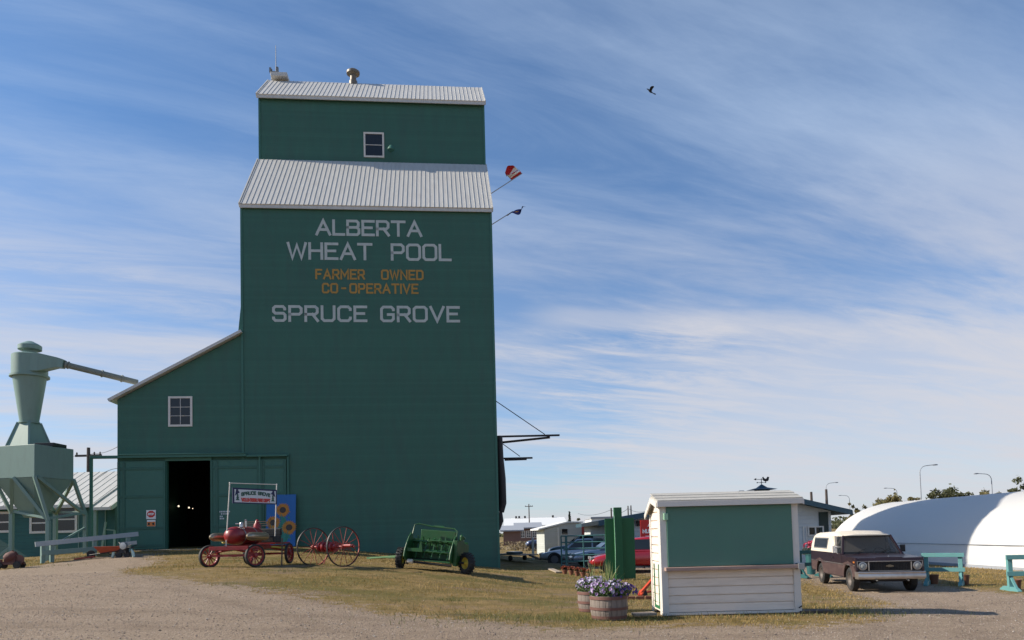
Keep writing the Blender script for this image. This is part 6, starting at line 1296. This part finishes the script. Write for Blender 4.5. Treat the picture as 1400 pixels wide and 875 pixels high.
car('parked_car', 'slate grey sedan behind the corral panel, next to the red car', 845, 770, 35.6, R(184), 'carblue', 4.7, 1.8, 1.42)
car('parked_car', 'light silver sedan, leftmost of the cars behind the corral panel', 799, 768, 40.5, R(172), 'carsilver', 4.9, 1.8, 1.42)
car('parked_car', 'dark green estate car standing far behind the corral panel', 800, 764, 45.5, R(181), 'cargreen', 4.6, 1.8, 1.62, 'suv')
car('parked_pickup', 'dark blue pickup beside the small white shed, seen past the elevator corner', 756, 758, 70, R(183), 'carnavy', 5.2, 1.9, 1.75, 'pickup', 'pickup truck')
# ---------------------------------------------------------------- museum office behind the booth
MY = 37.0; ml = P(818, 712, MY); mr = P(1163, 697, MY); pk = P(1048, 671, MY); MZ = -.15
mu = thing('museum_office', 'grey sided museum office with wide low blue green gable roof behind the booth', 'building', (ml.x, MY, MZ)); MWd = mr.x - ml.x
zl0, zr1, zp, xp = ml.z - MZ, mr.z - MZ, pk.z - MZ, pk.x - ml.x
wx0, wx1 = .55, MWd - .75
zat = lambda x: (zl0 + (zp - zl0) * x / xp) if x < xp else (zp + (zr1 - zp) * (x - xp) / (MWd - xp))
mb = MB(); mb.prism([(wx0, -.3), (wx0, zat(wx0) - .22), (xp, zp - .22), (wx1, zat(wx1) - .22), (wx1, -.3)], .6, 13, TY); mb.build('wall', 'museum', mu)
mb = MB(); mb.prism([(0, zl0 - .22), (xp, zp - .22), (MWd, zr1 - .22), (MWd, zr1), (xp, zp), (0, zl0)], -.15, 13.3, TY); mb.build('roof', 'museumroof', mu)
mb = MB(); mb.prism([(-.02, zl0 - .27), (xp, zp - .26), (MWd + .02, zr1 - .27), (MWd + .02, zr1 - .03), (xp, zp - .02), (-.02, zl0 - .03)], -.19, -.153, TY); mb.build('fascia', 'museumroof', mu)
def MP(px, py, d=.6): q = P(px, py, MY + d); return q.x - ml.x, q.z - MZ
a = MP(1118.5, 690); b = MP(1133, 735); mb = MB(); mb.b2((a[0], .55, 0.2), (b[0], .597, zat(b[0]) - .3)); mb.build('dark_panel', pm('dark_green_panel', (.012, .03, .028), .6), mu)
a = MP(1103.5, 719.5); b = MP(1126, 732.5); win(mu, a[0], b[1], b[0], a[1], .6, (1, 0), fw=.07, proud=.08, barw=.07)
a = MP(1097, 720); b = MP(1101, 742); win(mu, a[0], b[1], b[0] + .1, a[1], .6, (0, 0), fw=.05, pane='museum')
for px in (873, 881): a = MP(px, 712, .4); mb = MB(); mb.b2((a[0] - .09, .38, a[1] - .26), (a[0] + .09, .596, a[1])); mb.build('wall_lamp', 'iron', mu, bevel=.02)
# ridge ventilator with a weather vane
a = P(1045, 668, MY + .8); vn = Vector((a.x - ml.x, 1.2, zp))
mb = MB(); mb.b2((vn.x - .3, vn.y - .3, zp - .2), (vn.x + .3, vn.y + .3, zp + .12)); mb.loft([[Vector((vn.x + x * .62, vn.y + y * .62, zp + .12)) for x, y in ((-1, -1), (1, -1), (1, 1), (-1, 1))], [Vector((vn.x + x * .22, vn.y + y * .22, zp + .23)) for x, y in ((-1, -1), (1, -1), (1, 1), (-1, 1))], [Vector((vn.x + x * .03, vn.y + y * .03, zp + .40)) for x, y in ((-1, -1), (1, -1), (1, 1), (-1, 1))]]); mb.build('ventilator', 'museumroof', mu)
wv = thing('weather_vane', 'small black weather vane on the museum roof ridge', 'weather vane', (ml.x + vn.x, MY + vn.y, MZ + zp + .38))
mb = MB(); mb.tube([(0, 0, 0), (0, 0, .34)], .018, 6); mb.tube([(-.22, 0, .12), (.22, 0, .12)], .012, 5); mb.tube([(0, -.2, .12), (0, .2, .12)], .012, 5)
for x in (-.22, .22): mb.lathe([(.005, -.04), (.04, 0), (.005, .04)], 8, Matrix.Translation((x, 0, .12)))
mb.build('mast', 'iron', wv)
mb = MB(); mb.tube([(-.34, 0, .3), (.4, 0, .26)], .014, 5); mb.prism([(.10, .22), (.22, .16), (.36, .2), (.42, .40), (.32, .42), (.27, .33), (.2, .31), (.14, .36), (.11, .42), (.05, .40), (.07, .30)], -.012, .012, TY); mb.prism([(-.40, .30), (-.26, .36), (-.28, .24)], -.012, .012, TY); mb.build('arrow_and_bird', 'iron', wv)
a = P(1014, 674, MY + 1.0); mb = MB()
x_ = a.x - ml.x; zz_ = zat(x_)
for dx in (-.12, .12): mb.tube([(x_ + dx, 1.0, zz_ - .05), (x_ + dx, 1.0, zz_ + .24)], .014, 5)
mb.tube([(x_ - .12, 1, zz_ + .23), (x_ + .12, 1, zz_ + .23)], .014, 5); mb.build('roof_bracket', 'steel', mu)
# red sign on the lot
q0 = P(876, 741, 32.6); q1 = P(876, 711, 32.6); sgn_ = thing('office_sign', 'red sign with white museum office lettering, half hidden by the booth', 'sign', (q0.x, 32.6, tz(q0.x, 32.6))); sw_ = 1.15; sz0 = q0.z - tz(q0.x, 32.6); sz1 = q1.z - tz(q0.x, 32.6)
mb = MB(); mb.b2((0, -.02, sz0), (sw_, .02, sz1)); mb.build('panel', 'signred', sgn_, bevel=.004)
hh = sz1 - sz0
for s_, k, ww, xo in (('ACM', .69, .62, .30), ('MUSEUM', .39, .84, .10), ('OFFICE', .09, .70, .22)):
    mb = MB(); text(mb, s_, ww, hh * .19, .045, Matrix.Translation((xo * .9 if s_ != 'ACM' else .33, -.021, sz0 + hh * k)) @ Matrix.Rotation(R(90), 4, 'X'), .004); mb.build('lettering', 'signwhite', sgn_)
for x in (.12, sw_ - .12): mb = MB(); mb.b2((x - .035, .021, -.1), (x + .035, .08, sz1 - .05)); mb.build('post', 'darkwood', sgn_)
# pink flowers and a teal rail between booth and pickup
q = P(1109, 775, 29); pf = thing('flower_tub', 'tub of pink flowers just left of the pickup roof', 'planter', (q.x, 29, tz(q.x, 29))); zt_ = P(1109, 754, 29).z - tz(q.x, 29)
mb = MB(); mb.lathe([(.15, 0), (.2, zt_ - .1), (.17, zt_ - .1), (.02, zt_ - .14)], 16); mb.build('tub', 'tealpost', pf)
leafcloud('foliage', pf, 500, (0, 0, zt_ + .02), (.38, .38, .2), .035, 'leafdark', 90); petals('blossoms', pf, 55, (.05, 0, zt_ + .22), (.30, .3, .20), .055, 'petalpink', 91)
r0 = P(1094, 780, 27.5); hitch(r0, r0 + Vector((.95, .2, 0)), 'dark teal hitching rail between the booth and the pickup', tz(r0.x, r0.y), 'tealpost')

# ---------------------------------------------------------------- green notice board seen from behind
gb = onground(846, 792); gz_ = tz(gb.x, gb.y); Yg = gb.y
nb = thing('notice_board', 'dark green plywood notice board back with tall centre post, left of the booth', 'notice board', (gb.x, Yg, gz_))
def GPx(px, py, Y): q = P(px, py, Y); return q.x - gb.x, q.z - gz_
a = GPx(827, 709, Yg); b = GPx(867, 708, Yg)
mb = MB(); mb.b2((a[0], .05, .0), (b[0], .11, a[1])); mb.build('board', 'boardgreen', nb, bevel=.006)
a = GPx(838.5, 694, Yg); b = GPx(850, 694, Yg); mb = MB(); mb.b2((a[0], -.16, -.1), (b[0] - .03, .046, a[1])); mb.build('post', 'boardgreen', nb, bevel=.008)
mb = MB(); mb.b2((b[0] - .02, -.04, 0.1), (b[0] + .06, .046, GPx(850, 712, Yg)[1])); mb.build('batten', 'boardgreen', nb)
a2 = GPx(839.4, 708, Yg); mb = MB(); mb.tube([(a[0] - .012, -.17, .25), (a[0] + .01, -.172, 1.1), (a[0] + .0, -.172, a[1] - .3)], .012, 5); mb.build('cord', 'palegreen', nb)

# ---------------------------------------------------------------- corral panel, flowerpots, planks, orange plough beam
c0 = P(768, 770, 33.2); c1 = P(829, 770, 32.4); d_ = Vector((c1.x - c0.x, c1.y - c0.y, 0)); L = d_.length
cz = tz(c0.x, c0.y); cr_ = thing('corral_panel', 'teal steel corral panel of round rails in front of parked cars', 'fence panel', (c0.x, c0.y, cz), math.atan2(d_.y, d_.x))
ht_ = P(768, 733, 33.2).z - cz
for x in (0.0, .24, 1.05, L): mb = MB(); mb.tube([(x, 0, -.05), (x, 0, ht_)], .035 if x != .24 else .06, 8); mb.build('post', 'tealpost', cr_)
for k in range(5): z = ht_ * (1 - .19 * k); mb = MB(); mb.tube([(0, 0, z), (L, 0, z)], .03, 8); mb.build('rail', 'tealpost', cr_)
def flowerpot(px, py, Y, lab, s=1.0, red=True):
    q = P(px, py, Y); t = thing('flowerpot', lab, 'flowerpot', (q.x, Y, tz(q.x, Y)), 0, 'row of flowerpots before the parked cars'); mb = MB(); mb.lathe([(.10 * s, 0), (.15 * s, .2 * s), (.17 * s, .2 * s), (.17 * s, .26 * s), (.13 * s, .26 * s), (.02, .22 * s)], 16); mb.build('pot', 'terracotta', t, smooth=True)
    leafcloud('foliage', t, 160, (0, 0, .32 * s), (.2 * s, .2 * s, .12 * s), .035, 'leafdark', int(px)); petals('blossoms', t, 26, (0, 0, .34 * s), (.2 * s, .2 * s, .12 * s), .045, 'petalred' if red else 'petalpink', int(px) + 1)
Yp = 29.5
for i, (px, py, lb) in enumerate(((772, 776, 'terracotta pot of red flowers at the left end of the pot row'), (781, 777, 'terracotta pot of red flowers, second from the left in the pot row'), (789, 779, 'terracotta pot of red flowers, middle of the pot row'), (797, 782, 'terracotta pot of red flowers, second from the right in the pot row'), (806, 785, 'terracotta pot of red flowers at the right end of the pot row'))): flowerpot(px, py, Yp - .5 * i, lb, .72)
def plank(px0, py0, px1, py1, lab, wd=.2, th=.05, mt='wood', nm='plank', lift=.02):
    a_ = onground(px0, py0); b_ = onground(px1, py1); d = b_ - a_; L_ = math.hypot(d.x, d.y); o = MB().box((L_ / 2, 0, th / 2), (L_, wd, th)).build(nm, mt, bevel=.006); za, zb2 = tz(a_.x, a_.y), tz(b_.x, b_.y); o.location = (a_.x, a_.y, za + lift); o.rotation_euler = (0, -math.atan2(zb2 - za, L_), math.atan2(d.y, d.x)); solo(o, lab, 'plank'); return o
plank(752, 779, 764, 784, 'short grey plank lying at the edge of the elevator shadow', .25); 
tp = P(692, 758, 38); te = P(724, 760, 36); o = thing('trailer_tongue', 'low flat trailer deck with grey edge, on the ground behind the elevator corner', 'trailer', (tp.x, tp.y, tz(tp.x, tp.y)), math.atan2(te.y - tp.y, te.x - tp.x)); Lt = (te - tp).length
mb = MB(); mb.b2((-.6, -.5, .27), (Lt, .5, .33)); mb.build('deck', 'wood', o, bevel=.006); mb = MB(); mb.beam((Lt, 0, .28), (Lt + 1.2, -.2, .12), .1, .08); mb.build('drawbar', 'darkwood', o)
for y in (-.42, .42): mb = MB(); mb.lathe([(.02, -.06), (.12, -.06), (.135, 0), (.12, .06), (.02, .06)], 16, Matrix.Translation((Lt * .5, y, .13)) @ AXY); mb.build('wheel', 'black', o, smooth=True)
mb = MB(); mb.b2((.6, -.35, .33), (1.4, .2, .45)); mb.build('tarp', 'cargreen', o, bevel=.04)
q = P(729, 763, 44); o = MB().b2((-.07, -.07, -.1), (.07, .07, P(729, 735, 44).z - tz(q.x, 44))).build('marker_post', 'white', bevel=.02); o.location = (q.x, 44, tz(q.x, 44)); solo(o, 'white marker post in front of the dark blue pickup', 'post')
pq = onground(876, 815); pl_ = thing('plough', 'bright orange red plough beam on the ground behind the booth', 'plough', (pq.x, pq.y, tz(pq.x, pq.y)), R(35))
mb = MB(); mb.beam((0, 0, .08), (.75, 0, .62), .07, .07); mb.beam((-.08, -.05, .02), (.12, .05, .14), .12, .06); mb.beam((0, 0, .08), (.95, .1, .10), .06, .05); mb.build('beam', pm('orange_red_enamel', (.55, .06, .02), .5, var=.15), pl_)
mb = MB(); mb.prism([(-.02, .0), (.25, .0), (.18, .22)], -.02, .02, TY); mb.build('share', 'iron', pl_)
# brick edging line beside the booth
be = onground(868, 822); solo((lambda o: (setattr(o, 'location', (be.x, be.y + .6, tz(be.x, be.y + .6) + .01)), o)[1])((lambda mb: ([mb.box((i * .23, (i % 2) * .02, .03), (.2, .1, .08)) for i in range(7)], mb)[1])(MB()).build('brick_edging', 'terracotta', bevel=.008)), 'short row of bricks laid on the grass left of the booth', 'edging')

# ---------------------------------------------------------------- far buildings
def shed(px0, px1, ptl, ptr, Y, depth, lab, name, zb_=0.0, rz=0.0, wall='shedgrey'):
    a_ = P(px0, ptl, Y); b_ = P(px1, ptr, Y); t = thing(name, lab, 'shed' if Y < 80 else 'building', (a_.x, Y, zb_), rz); w_ = (b_.x - a_.x); h0 = a_.z - zb_; h1 = b_.z - zb_; return t, w_, h0, h1
t, w_, h0, h1 = shed(744, 796, 722, 713, 52, 3, 'small grey white shed with slanting roof and one dark window beyond the parked cars', 'garden_shed')
t.rotation_euler[2] = R(8); bpy.context.view_layer.update()
mb = MB(); mb.prism([(0, -.3), (w_, -.3), (w_, h1 - .1), (w_ * .62, (h0 + h1) / 2 + .12), (0, h0 - .1)], 0, 3.2, TY); mb.build('wall', 'shedgrey', t)
mb = MB(); mb.prism([(-.45, h0 - .14), (w_ * .62, (h0 + h1) / 2 + .14), (w_ + .1, h1 - .08), (w_ + .1, h1 + .0), (w_ * .62, (h0 + h1) / 2 + .24), (-.45, h0 - .04)], -.15, 3.35, TY); mb.build('roof', 'farwhite', t)
p0 = P(767.5, 722.5, 52); p1 = P(777.5, 731.5, 52); win(t, p0.x - t.location.x, p1.z, p1.x - t.location.x, p0.z, 0, (0, 0), fw=.04, frame='shedgrey')
mb = MB(); q = P(763.5, 735, 52); mb.b2((q.x - t.location.x - .03, -.02, 0), (q.x - t.location.x + .03, .02, h0)); mb.build('corner_trim', 'farwhite', t)
# warehouses and houses on the horizon
a_ = P(690, 709.5, 190); b_ = P(775, 710, 190); t = thing('warehouse', 'long low white warehouse on the horizon right of the elevator', 'building', (a_.x, 190, -.2)); w_ = b_.x - a_.x
hq = a_.z + .2; mb = MB(); mb.prism([(0, -.3), (0, hq - 2.0), (14, hq + .2), (28, hq - 2.0), (28, -.3)], 0, w_, TX); mb.build('wall', 'farwhite', t); mb = MB(); mb.prism([(-.4, hq - 2.05), (14, hq + .22), (28.4, hq - 2.05), (28.4, hq - 1.85), (14, hq + .42), (-.4, hq - 1.85)], -.3, w_ + .3, TX); mb.build('roof', 'farwhite', t)
for px in (706, 710.5, 719, 760): q = P(px, 708, 190); mb = MB(); mb.b2((q.x - a_.x - .25, 13.5, hq + .2), (q.x - a_.x + .25, 14.5, hq + 1.0)); mb.build('rooftop_vent', 'iron', t)
def house(px0, px1, pye, pyr, Y, lab, depth=9):
    a_ = P(px0, pye, Y); b_ = P(px1, pye, Y); r_ = P(px0, pyr, Y + depth / 2); t = thing('house', lab, 'house', (a_.x, Y, -.1), 0, 'houses on the horizon'); w_ = b_.x - a_.x; ze2, zr2 = a_.z, r_.z
    mb = MB(); mb.prism([(0, -.5), (0, ze2), (depth / 2, zr2 - .1), (depth, ze2), (depth, -.5)], 0, w_, TX); mb.build('wall', 'brick', t)
    mb = MB(); mb.prism([(-.6, ze2 - .1), (depth / 2, zr2), (depth + .6, ze2 - .1), (depth + .6, ze2 + .1), (depth / 2, zr2 + .2), (-.6, ze2 + .1)], -.5, w_ + .5, TX); mb.build('roof', 'farroof', t)
    return t, w_, ze2
t, w_, z_ = house(688, 712, 725, 719.5, 118, 'low brown house with grey roof nearest the elevator edge')
t, w_, z_ = house(706, 738, 721.5, 715.5, 135, 'brown brick house with grey roof and white windows below the warehouse')
for k in range(3): win(t, w_ * .16 + k * 1.1, 1.1, w_ * .16 + k * 1.1 + .9, z_ - .5, 0, (1, 3), fw=.12, proud=.1, barw=.08)
t, w_, h0, h1 = shed(808.5, 846, 709.5, 709.5, 110, 10, 'white flat roofed building far behind the red containers', 'flat_roofed_building')
mb = MB(); mb.b2((0, 0, -.3), (w_, 10, h0)); mb.build('wall', 'farwhite', t); mb = MB(); mb.b2((-.1, -.1, h0), (w_ + .1, 10.1, h0 + .3)); mb.build('parapet', 'farroof', t)
def cont(px0, px1, pt, Y, lab):
    a_ = P(px0, pt, Y); b_ = P(px1, pt, Y); t = thing('shipping_container', lab, 'container', (a_.x, Y, -.1), 0, 'red containers in the far yard'); w_ = b_.x - a_.x; h_ = a_.z + .1; mb = MB(); mb.b2((0, 0, 0), (w_, 2.4, h_))
    n_ = int(w_ / .3)
    for i in range(n_): mb.b2((w_ * (i + .25) / n_, -.04, .15), (w_ * (i + .7) / n_, 0, h_ - .12))
    mb.build('body', 'container', t); mb = MB()
    for x in (0, w_): mb.b2((x - .06, -.06, 0), (x + .06, .0, h_ + .03))
    mb.b2((-.06, -.06, h_ - .1), (w_ + .06, -.003, h_ + .03)); mb.build('frame', 'redworn', t)
cont(791, 801, 720.5, 72, 'faded red container end beside the small white shed'); cont(803, 829, 722, 66, 'long dark red container behind the corral panel')
utility_pole(723, 689, 165, 'slim utility pole on the horizon above the white warehouse', .9, None); utility_pole(835.5, 694.5, 75, 'utility pole above the museum roof, left of the tall green post', 0, None, .7)
utility_pole(858.5, 691.5, 82, 'left one of two close poles above the museum roof', 0, None, .6); utility_pole(862.5, 691, 82, 'right one of two close poles above the museum roof', 0, None, .6); utility_pole(1109, 672.5, 70, 'short dark pole stub above the right slope of museum roof', 0); utility_pole(1129.5, 669, 70, 'taller dark pole above the right slope of museum roof', 0)
wire([P(790, 702, 110), P(835.5, 697, 75), P(858.5, 695, 82), P(895, 694, 60)], 'thin cable strung between the poles above the museum roof', .02, .4)

# ---------------------------------------------------------------- street lamps beyond the dome
def lamp(px, ptop, pxe, Y, lab):
    t_ = P(px, ptop, Y); e_ = P(pxe, ptop, Y); s_ = 1 if e_.x > t_.x else -1; A = abs(e_.x - t_.x); t = thing('street_lamp', lab, 'street lamp', (t_.x, Y, -.2), 0, 'street lamps along the far road'); H = t_.z + .2; r_ = min(1.0, A * .5)
    mb = MB(); pts = [(0, 0, 0), (0, 0, H - r_)] + [(s_ * r_ * (1 - math.cos(k * math.pi / 10)), 0, H - r_ + r_ * .92 * math.sin(k * math.pi / 10)) for k in range(1, 6)] + [(s_ * (A - .4), 0, H)]; mb.tube(pts, [.085, .065] + [.05] * 6, 8); mb.build('pole', 'galv', t, smooth=True)
    mb = MB(); mb.loft([[Vector((s_ * x, y * ww, H + z * hh)) for y, z in ((-1, -1), (1, -1), (1, .6), (.5, 1), (-.5, 1), (-1, .6))] for x, ww, hh in ((A - .45, .08, .05), (A - .2, .17, .09), (A + .15, .17, .08), (A + .3, .08, .04))]); mb.build('lamp_head', 'galv', t)
lamp(1257, 636, 1279, 100, 'tallest street lamp, arm to the right, above the shrubs'); lamp(1355, 647, 1334, 112, 'street lamp with arm to the left, above the right end of the dome'); lamp(1129, 660, 1144, 150, 'far street lamp with arm to the right, behind the museum roof corner'); lamp(1226, 667, 1210, 160, 'far street lamp with arm to the left, between dome end and tallest lamp'); lamp(1161, 677, 1148, 190, 'farthest faint street lamp with arm to the left, above the museum eave')

# ---------------------------------------------------------------- trees
def tree(px0, px1, pt, Y, lab, leaf, seed, zb_=-.2, n=4600, kind='round', nm='tree', ls=.13):
    g = np.random.default_rng(seed); a_ = P(px0, pt, Y); b_ = P(px1, pt, Y); cx = (a_.x + b_.x) / 2; t = thing(nm, lab, 'tree', (cx, Y, zb_)); H = a_.z - zb_; rw = (b_.x - a_.x) / 2
    if kind == 'spruce':
        mb = MB(); mb.tube([(0, 0, 0), (0, 0, H)], [.22, .02], 8); mb.build('trunk', 'bark', t)
        hz_ = H * (1 - g.random(n) ** .6 * .92); rr = rw * (1 - hz_ / H) ** .85 * (1 + .25 * np.sin(hz_ / H * 60)); an = g.uniform(0, 6.28, n); k = g.random(n) ** .5; c_ = np.c_[rr * k * np.cos(an), rr * k * np.sin(an), hz_ - .12 * rr * k]
    else:
        mb = MB(); cl = []; ph = g.uniform(0, 6.28)
        nl = 9
        for i in range(nl):
            an = ph + 6.283 * i / nl * 1.6; k = g.uniform(.25, .95); hx_ = H * g.uniform(.5, .84); e_ = Vector((rw * k * math.cos(an), rw * k * .8 * math.sin(an), hx_)); st_ = Vector((0, 0, H * g.uniform(.12, .3)))
            mb.tube([st_, st_.lerp(e_, .5) + Vector((0, 0, .12 * H)) * .3, e_], [.07, .045, .015], 6)
            for j in range(5): cl.append((np.array(e_) + g.normal(size=3) * np.array([rw * .26, rw * .26, H * .09]), g.uniform(.14, .34) * rw))
        mb.tube([(0, 0, -.1), (.03, .02, H * .3), (0, .05, H * .62)], [.16, .12, .05], 8); mb.build('trunk', 'bark', t)
        idx = g.integers(0, len(cl), n); cen = np.array([c[0] for c in cl])[idx]; rad = np.array([c[1] for c in cl])[idx]; d = g.normal(size=(n, 3)); d /= np.linalg.norm(d, axis=1)[:, None]; c_ = cen + d * (rad * g.random(n) ** .45)[:, None] * np.array([1, 1, .75])
        # a few loose sprays poke out at the top
        m_ = n // 9; c_[:m_] = cen[:m_] + np.c_[g.normal(0, .12, m_), g.normal(0, .12, m_), np.abs(g.normal(0, .4, m_))] * rad[:m_, None] * 1.1
    nn = g.normal(size=(n, 3)); nn /= np.linalg.norm(nn, axis=1)[:, None]; t1 = np.cross(nn, g.normal(size=(n, 3))); t1 /= np.linalg.norm(t1, axis=1)[:, None]; t2 = np.cross(nn, t1); s_ = ls * g.uniform(.6, 1.3, n)[:, None]
    v = np.stack([c_ - t1 * s_, c_ - t2 * s_ * .5, c_ + t1 * s_, c_ + t2 * s_ * .5], 1).reshape(-1, 3); o = fast_mesh('crown', v, np.arange(4 * n).reshape(-1, 4), [leaf]); o.parent = t
tree(1203, 1252, 681, 66, 'low olive shrub tree behind the dome, left of the tallest lamp', 'leafyellow', 3); tree(1258, 1328, 669, 64, 'wide dark bushy tree behind the dome, right of the tallest lamp', 'leafdark', 4, n=5600); tree(1338, 1380, 666, 70, 'loose autumn tinged tree behind the dome below the left armed lamp', 'leafyellow', 5); tree(1378, 1420, 658, 68, 'olive tree at the right edge of the photo behind the dome', 'leafdark', 6, n=4200)
tree(1160, 1182, 687, 58, 'yellow green small tree between museum eave and dome end', 'leafyellow', 8, n=1500, ls=.11); tree(1168, 1190, 706, 60, 'low yellowish bush half hidden by the far dome end', 'leafyellow', 9, n=1200, ls=.11)
tree(774, 783, 699, 88, 'narrow spruce standing behind the small white shed', 'leafspruce', 12, kind='spruce', n=2600, nm='spruce_tree', ls=.14); tree(783, 792, 708, 95, 'small dark tree right of the narrow spruce', 'leafdark', 13, n=1500)
# rough brush and weeds on the far field, distant tree line
g = np.random.default_rng(77); n = 9000; bx = g.uniform(-9, 12, n); by = g.uniform(66, 112, n); keep = (np.sin(bx * .7) + np.sin(by * .45 + bx) + g.normal(0, .5, n)) > .4; bx, by = bx[keep], by[keep]; k = len(bx); hz_ = g.random(k) * (.25 + .5 * (by > 86)); c_ = np.c_[bx, by, hz_ + tzn(bx, by)]
def cards(name, c_, size, mat, g):
    n = len(c_); nn = g.normal(size=(n, 3)); nn /= np.linalg.norm(nn, axis=1)[:, None]; t1 = np.cross(nn, g.normal(size=(n, 3))); t1 /= np.linalg.norm(t1, axis=1)[:, None]; t2 = np.cross(nn, t1); s_ = size * g.uniform(.6, 1.3, n)[:, None]
    v = np.stack([c_ - t1 * s_, c_ - t2 * s_ * .5, c_ + t1 * s_, c_ + t2 * s_ * .5], 1).reshape(-1, 3); return fast_mesh(name, v, np.arange(4 * n).reshape(-1, 4), [mat])
solo(cards('brush', c_, .16, 'brush', g), 'rough brown weeds on the open field beyond the elevator', 'brush', kind='stuff')
n = 26000; bx = g.uniform(-700, 900, n); by = 620 + g.normal(0, 15, n); hz_ = g.random(n) * (5 + 3 * np.sin(bx * .05) + 2 * np.sin(bx * .21)); solo(cards('distant_woods', np.c_[bx, by, np.maximum(hz_, 0)], 1.9, 'leafdark', g), 'low dark line of woods along the far horizon', 'woods', kind='stuff')
